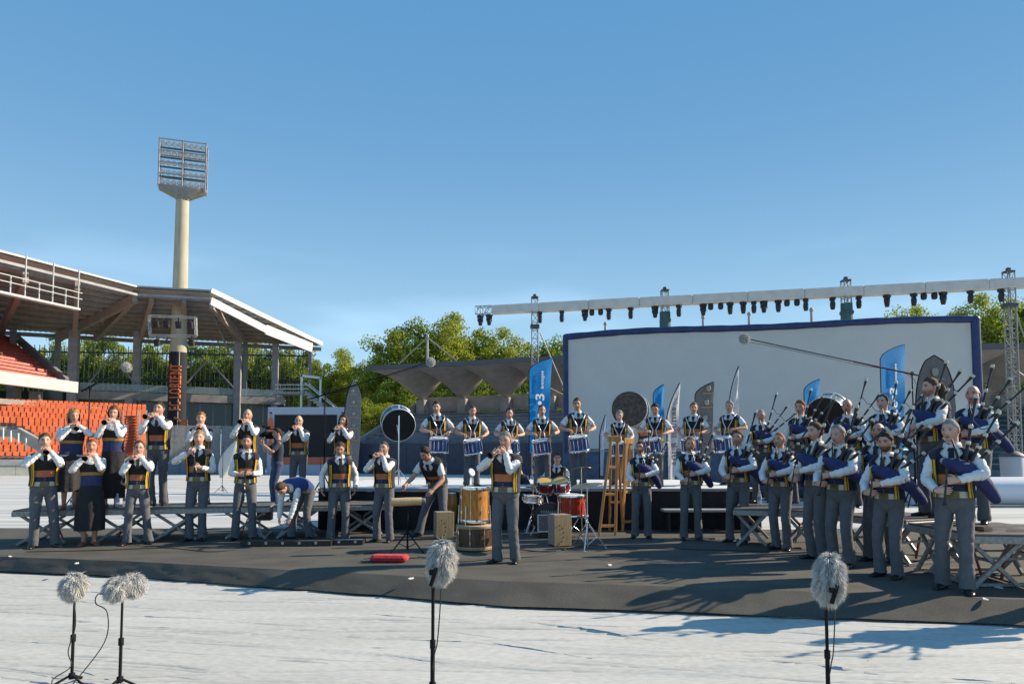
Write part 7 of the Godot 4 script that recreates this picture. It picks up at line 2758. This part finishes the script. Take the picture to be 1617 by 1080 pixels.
# ---------------------------------------------------------------- who stands where
func cast() -> void:
	var C := CARPET
	var L := DECK_LEFT
	var R := DECK_RIGHT
	var D := DRUM_STAGE
	var V := func(x: float, y: float, z: float) -> Vector3: return Vector3(x, y, z)
	var all := [
		# front row on the carpet, left wing
		{"px": 66, "hy": 685, "fy": 864, "lv": C, "yaw": 14, "pose": "bombarde", "style": "short", "hair": "brown", "girth": 1.12, "fl": V.call(0.16, 0, 0.06), "fr": V.call(-0.12, 0, 0.03), "bdir": V.call(-0.05, -0.12, 1), "who": "short-haired man at the far left of the front row", "label": "man in black and yellow vest playing bombarde, far left of front row"},
		{"px": 139, "hy": 693, "fy": 861, "lv": C, "yaw": 6, "pose": "bombarde", "fit": "woman", "style": "crop", "hair": "red", "girth": 0.92, "hem": 0.25, "bdir": V.call(-0.35, -0.2, 1), "who": "woman in the long black skirt in the front row", "label": "woman in long black skirt playing bombarde in front row on the carpet"},
		{"px": 214, "hy": 697, "fy": 859, "lv": C, "yaw": 0, "pose": "bombarde", "style": "receding", "hair": "brown", "glasses": true, "fl": V.call(0.2, 0, 0.0), "fr": V.call(-0.12, 0, 0.1), "bdir": V.call(-0.2, -0.3, 1), "who": "man with glasses in the front row", "label": "man with glasses playing bombarde beside woman in long black skirt"},
		{"px": 310, "hy": 680, "fy": 853, "lv": C, "yaw": -12, "pose": "low", "style": "short", "hair": "blond", "girth": 1.0, "who": "fair-haired man holding his pipe upright", "label": "fair-haired man holding bombarde upright before his chest in front row"},
		{"px": 385, "hy": 687, "fy": 852, "lv": C, "yaw": 4, "pose": "belly", "style": "crop", "hair": "dark", "beard": 0.55, "girth": 0.98, "fl": V.call(0.13, 0, 0.08), "fr": V.call(-0.15, 0, 0.0), "who": "bearded man with hands folded at his belt", "label": "man with short beard standing with hands folded over bombarde at his belt"},
		{"px": 478, "hy": 690, "fy": 851, "lv": C, "tall": 1.66, "yaw": -38, "pose": "free", "blue": true, "lean": 1.75, "pelvis": V.call(0, 0.9, -0.08), "style": "short", "hair": "brown", "wl": V.call(0.12, 0.2, 0.62), "wr": V.call(-0.14, 0.16, 0.5), "pl": V.call(0.6, 0.2, -0.5), "pr": V.call(-0.6, 0.2, -0.5), "bl": V.call(0.7, 0.2, 0.6), "br": V.call(-0.7, 0.2, 0.6), "curl": 0.6, "fl": V.call(0.12, 0, -0.06), "fr": V.call(-0.16, 0, 0.12), "nod": -30, "who": "man bending down", "label": "man in blue-backed vest bending down over open instrument case on the carpet"},
		{"px": 533, "hy": 697, "fy": 853, "lv": C, "yaw": 6, "pose": "sides", "style": "short", "hair": "brown", "beard": 0.5, "girth": 1.16, "nod": 22, "who": "man looking down", "label": "man looking down with arms at his sides behind small open case"},
		{"px": 606, "hy": 697, "fy": 855, "lv": C, "yaw": -22, "pose": "bombarde", "style": "crop", "hair": "brown", "girth": 1.04, "bdir": V.call(-0.25, -0.02, 1), "who": "man left of the log drum", "label": "man playing bombarde sideways, standing left of the wooden log drum"},
		{"px": 684, "hy": 690, "fy": 846, "lv": C, "tall": 1.8, "yaw": -36, "pose": "free", "short": true, "lean": 0.78, "pelvis": V.call(0.02, 0.9, -0.12), "style": "short", "hair": "dark", "girth": 1.1, "wl": V.call(0.2, 0.83, 0.34), "wr": V.call(-0.2, 0.93, 0.56), "bl": V.call(0.6, 0.3, 0.6), "br": V.call(0, 0.8, 0.5), "fl": V.call(0.28, 0, -0.05), "fr": V.call(-0.2, 0, 0.15), "nod": 8, "level": 0.3, "who": "man leaning over the log drum", "label": "dark-haired man in short sleeves leaning over the wooden log drum"},
		{"px": 800, "hy": 682, "fy": 888, "lv": C, "yaw": -18, "pose": "bombarde", "style": "short", "hair": "grey", "girth": 1.16, "bdir": V.call(-0.45, -0.16, 1), "look": -6, "toe_l": 0.2, "toe_r": -0.5, "who": "soloist in the middle", "label": "grey-haired soloist playing bombarde alone at the middle front of stage"},
		# pipers on the carpet, right wing
		{"px": 1013, "hy": 697, "fy": 849, "lv": C, "yaw": 4, "pose": "piper", "style": "crop", "hair": "dark", "beard": 0.5, "who": "piper beside the wooden easels", "label": "dark-haired piper standing on carpet just right of the wooden easels"},
		{"px": 1092, "hy": 691, "fy": 852, "lv": C, "yaw": -4, "pose": "piper", "style": "receding", "hair": "ginger", "beard": 0.9, "girth": 0.98, "who": "ginger-bearded piper", "label": "ginger-bearded piper in front of the black-skirted stage and grey step"},
		{"px": 1168, "hy": 680, "fy": 856, "lv": C, "yaw": -14, "pose": "piper", "style": "quiff", "hair": "brown", "beard": 0.4, "girth": 1.0, "fl": V.call(0.12, 0, 0.1), "fr": V.call(-0.14, 0, 0.0), "who": "quiffed piper left of the water bottle", "label": "piper with wavy brown quiff standing left of the riser's water bottle"},
		{"px": 1236, "hy": 683, "fy": 868, "lv": C, "yaw": -32, "pose": "piper", "style": "crop", "hair": "ginger", "girth": 0.96, "who": "short-haired ginger piper turned left", "label": "short-haired ginger piper turned left in front of right-hand riser"},
		{"px": 1294, "hy": 667, "fy": 884, "lv": C, "yaw": -52, "pose": "piper", "style": "short", "hair": "brown", "girth": 1.06, "who": "tall piper in profile behind the balding one", "label": "tall brown-haired piper in profile behind the balding piper and furry microphone"},
		{"px": 1332, "hy": 672, "fy": 893, "lv": C, "yaw": -42, "pose": "piper", "style": "receding", "hair": "grey", "girth": 1.06, "who": "balding piper behind the furry microphone", "label": "balding grey-haired piper standing behind the tall furry microphone"},
		{"px": 1394, "hy": 668, "fy": 886, "lv": C, "yaw": -30, "pose": "piper", "style": "bald", "skin": 3, "who": "mostly hidden bald piper", "label": "bald piper mostly hidden behind the dark-bearded piper"},
		{"px": 1408, "hy": 683, "fy": 911, "lv": C, "yaw": -26, "pose": "piper", "style": "short", "hair": "dark", "beard": 0.95, "girth": 1.0, "who": "dark-bearded piper", "label": "dark-bearded piper second from the right end of the front row"},
		{"px": 1514, "hy": 662, "fy": 931, "lv": C, "yaw": -12, "pose": "piper", "style": "crop", "hair": "grey", "beard": 0.15, "girth": 1.08, "fl": V.call(0.1, 0, 0.16), "fr": V.call(-0.13, 0, 0.0), "pipes": 0, "look": -16, "who": "grey-haired piper nearest the camera", "label": "grey-haired piper at the right end of the front row, largest figure"},
		{"px": 1790, "hy": 650, "fy": 945, "lv": C, "yaw": -20, "pose": "piper", "style": "short", "hair": "dark", "pipes": 1, "who": "piper beyond the right edge", "label": "piper just beyond the right edge whose shadow falls on the white sheet"},
		# back row on the left risers
		{"px": 107, "hy": 647, "fy": 803, "lv": L, "yaw": 8, "pose": "bombarde", "fit": "woman", "style": "long", "hair": "blond", "girth": 1.1, "hem": 0.3, "grey_skirt": true, "bdir": V.call(-0.15, -0.3, 1), "who": "blonde woman on the left riser", "label": "blonde woman in dark grey skirt playing bombarde on the left riser"},
		{"px": 174, "hy": 642, "fy": 801, "lv": L, "yaw": -4, "pose": "bombarde", "fit": "woman", "style": "curly", "hair": "red", "girth": 1.0, "hem": 0.16, "bdir": V.call(-0.2, -0.1, 1), "who": "red-haired woman on the left riser", "label": "curly red-haired woman in long black skirt playing bombarde on left riser"},
		{"px": 248, "hy": 635, "fy": 798, "lv": L, "yaw": -8, "pose": "bombarde", "style": "short", "hair": "dark", "girth": 1.04, "bdir": V.call(-0.35, -0.05, 1), "who": "tall dark-haired man before the pylon", "label": "tall dark-haired man playing bombarde on riser in front of the floodlight pylon"},
		{"px": 314, "hy": 651, "fy": 796, "lv": L, "yaw": 0, "pose": "bombarde", "style": "short", "hair": "ginger", "girth": 0.98, "bdir": V.call(-0.08, -0.25, 1), "who": "ginger man on the riser", "label": "ginger-haired man on riser behind the fair-haired man, playing bombarde"},
		{"px": 388, "hy": 646, "fy": 795, "lv": L, "yaw": -4, "pose": "bombarde", "style": "bald", "girth": 1.06, "bdir": V.call(-0.2, 0.0, 1), "who": "bald man on the riser", "label": "bald man on riser playing bombarde behind the man with folded hands"},
		{"px": 470, "hy": 656, "fy": 791, "lv": L, "yaw": -6, "pose": "bombarde", "style": "bald", "glasses": true, "girth": 1.06, "bdir": V.call(-0.28, -0.12, 1), "who": "bald man with glasses before the black screen", "label": "bald man with glasses playing bombarde in front of the black scoreboard screen"},
		{"px": 540, "hy": 656, "fy": 791, "lv": L, "yaw": -18, "pose": "bombarde", "style": "long", "hair": "dark", "girth": 1.0, "bdir": V.call(-0.4, -0.25, 1), "who": "long-haired man at the end of the riser", "label": "long-haired man playing bombarde at right end of the left risers"},
		# snare drummers on the rear stage
		{"px": 690, "hy": 634, "fy": 768, "lv": D, "yaw": 4, "pose": "drummer", "fit": "drummer", "style": "short", "hair": "dark", "tilt": 0.0, "who": "leftmost snare drummer", "label": "dark-haired snare drummer leftmost of the row on rear stage"},
		{"px": 744, "hy": 640, "fy": 768, "lv": D, "yaw": 8, "pose": "drummer", "fit": "drummer", "style": "crop", "hair": "brown", "tilt": 0.16, "who": "second snare drummer from the left", "label": "snare drummer second from left in the row on rear stage"},
		{"px": 804, "hy": 650, "fy": 765, "lv": D, "tall": 1.66, "yaw": 10, "pose": "drummer", "fit": "drummer", "style": "receding", "hair": "dark", "beard": 0.4, "tilt": 0.1, "who": "snare drummer half hidden behind the soloist", "label": "snare drummer half hidden behind the grey-haired soloist's head"},
		{"px": 856, "hy": 640, "fy": 768, "lv": D, "yaw": 6, "pose": "drummer", "fit": "drummer", "style": "receding", "hair": "brown", "tilt": 0.14, "who": "snare drummer before the blue banner", "label": "balding snare drummer standing in front of the tall blue banner"},
		{"px": 913, "hy": 629, "fy": 769, "lv": D, "yaw": 8, "pose": "drummer", "fit": "drummer", "style": "short", "hair": "brown", "tilt": 0.13, "who": "tall snare drummer at the screen's left edge", "label": "tall snare drummer at the left edge of the inflatable screen"},
		{"px": 978, "hy": 648, "fy": 766, "lv": D, "yaw": 4, "pose": "drummer", "fit": "drummer", "style": "short", "hair": "grey", "tilt": 0.08, "who": "small snare drummer behind the easels", "label": "small fair-haired snare drummer behind the tops of the wooden easels"},
		{"px": 1020, "hy": 640, "fy": 762, "lv": D, "tall": 1.74, "yaw": -30, "pose": "free", "style": "short", "hair": "dark", "wl": V.call(0.2, 1.25, 0.36), "wr": V.call(-0.2, 1.3, 0.36), "bl": V.call(0.7, 0, 0.5), "br": V.call(-0.7, 0, 0.5), "who": "bass drummer", "label": "man half hidden behind snare drummer, reaching towards the dark bass drum"},
		{"px": 1036, "hy": 637, "fy": 768, "lv": D, "yaw": -4, "pose": "drummer", "fit": "drummer", "style": "short", "hair": "dark", "tilt": 0.1, "who": "snare drummer right of the bass drum", "label": "dark-haired snare drummer standing just right of the dark-headed bass drum"},
		{"px": 1096, "hy": 636, "fy": 766, "lv": D, "yaw": -6, "pose": "drummer", "fit": "drummer", "style": "short", "hair": "ginger", "tilt": 0.05, "who": "ginger snare drummer", "label": "ginger-haired snare drummer in front of the grey feather banner"},
		{"px": 1156, "hy": 633, "fy": 766, "lv": D, "yaw": -22, "pose": "drummer", "fit": "drummer", "style": "short", "hair": "grey", "tilt": 0.05, "girth": 1.14, "who": "grey-haired snare drummer", "label": "grey-haired snare drummer rightmost of the row on rear stage"},
		# pipers on the right risers
		{"px": 1205, "hy": 647, "fy": 793, "lv": R, "yaw": -16, "pose": "piper", "style": "crop", "hair": "grey", "pipes": 1, "who": "leftmost piper on the right risers", "label": "piper leftmost on the right risers, behind the water bottle"},
		{"px": 1268, "hy": 633, "fy": 797, "lv": R, "yaw": -24, "pose": "piper", "style": "short", "hair": "red", "pipes": 2, "who": "red-haired piper on the right riser", "label": "red-haired piper on right riser in front of the large bass drum"},
		{"px": 1343, "hy": 630, "fy": 801, "lv": R, "yaw": -22, "pose": "piper", "style": "bald", "girth": 1.14, "pipes": 1, "who": "bald piper right of the bass drum", "label": "stout bald piper on right riser just right of the large bass drum"},
		{"px": 1402, "hy": 624, "fy": 806, "lv": R, "yaw": -18, "pose": "piper", "style": "receding", "hair": "dark", "pipes": 2, "who": "piper before the right blue banner", "label": "piper on right riser in front of the tall right-hand blue banner"},
		{"px": 1482, "hy": 597, "fy": 816, "lv": R, "yaw": -58, "pose": "piper", "style": "ponytail", "hair": "brown", "beard": 0.6, "girth": 1.12, "pipes": 2, "who": "piper with the ponytail", "label": "big piper with curly ponytail in profile before the grey teardrop banner"},
		{"px": 1545, "hy": 609, "fy": 826, "lv": R, "yaw": -20, "pose": "piper", "style": "bald", "skin": 3, "girth": 1.08, "pipes": 0, "who": "bald piper at the right end of the riser", "label": "bald piper at the right end of the right risers"},
		# percussion corner and crew
		{"px": 880, "hy": 690, "fy": 822, "lv": C, "tall": 1.75, "yaw": -12, "pose": "free", "style": "short", "hair": "brown", "pelvis": V.call(0, 0.66, 0), "fl": V.call(0.22, 0.0, 0.46), "fr": V.call(-0.22, 0.0, 0.46), "wl": V.call(0.26, 0.95, 0.34), "wr": V.call(-0.24, 0.95, 0.36), "lean": 0.12, "bl": V.call(0, 1, 0.2), "br": V.call(0, 1, 0.2), "who": "kit drummer", "label": "man seated behind the red drum kit, looking to the left"},
		{"px": 833, "hy": 700, "fy": 822, "lv": C, "tall": 1.72, "yaw": -60, "pose": "free", "short": true, "style": "short", "hair": "dark", "skin": 1, "fit": "crew", "pelvis": V.call(0, 0.5, 0), "fl": V.call(0.2, 0.0, 0.46), "fr": V.call(-0.2, 0.0, 0.46), "wl": V.call(0.2, 0.62, 0.4), "wr": V.call(-0.2, 0.62, 0.42), "lean": 0.35, "bl": V.call(0, 1, 0.2), "br": V.call(0, 1, 0.2), "who": "crouching percussionist", "label": "dark-haired percussionist crouching low between the soloist and drum kit"},
		{"px": 436, "hy": 677, "fy": 797, "lv": 0.52, "tall": 1.72, "yaw": -75, "pose": "free", "fit": "crew", "style": "short", "hair": "dark", "wr": V.call(-0.1, 1.44, 0.3), "wl": V.call(0.14, 1.38, 0.34), "pr": V.call(-0.6, -0.9, 0), "pl": V.call(0.6, -0.9, 0), "br": V.call(-0.5, 0, 0.8), "bl": V.call(0.5, 0, 0.8), "who": "cameraman", "label": "cameraman in dark t-shirt and jeans filming with shoulder camera"},
	]
	for d in all:
		if d.get("fit", "man") != "crew": d["group"] = "musicians of the band"
		var p := person(d)
		if d.who == "cameraman": video_camera(p)
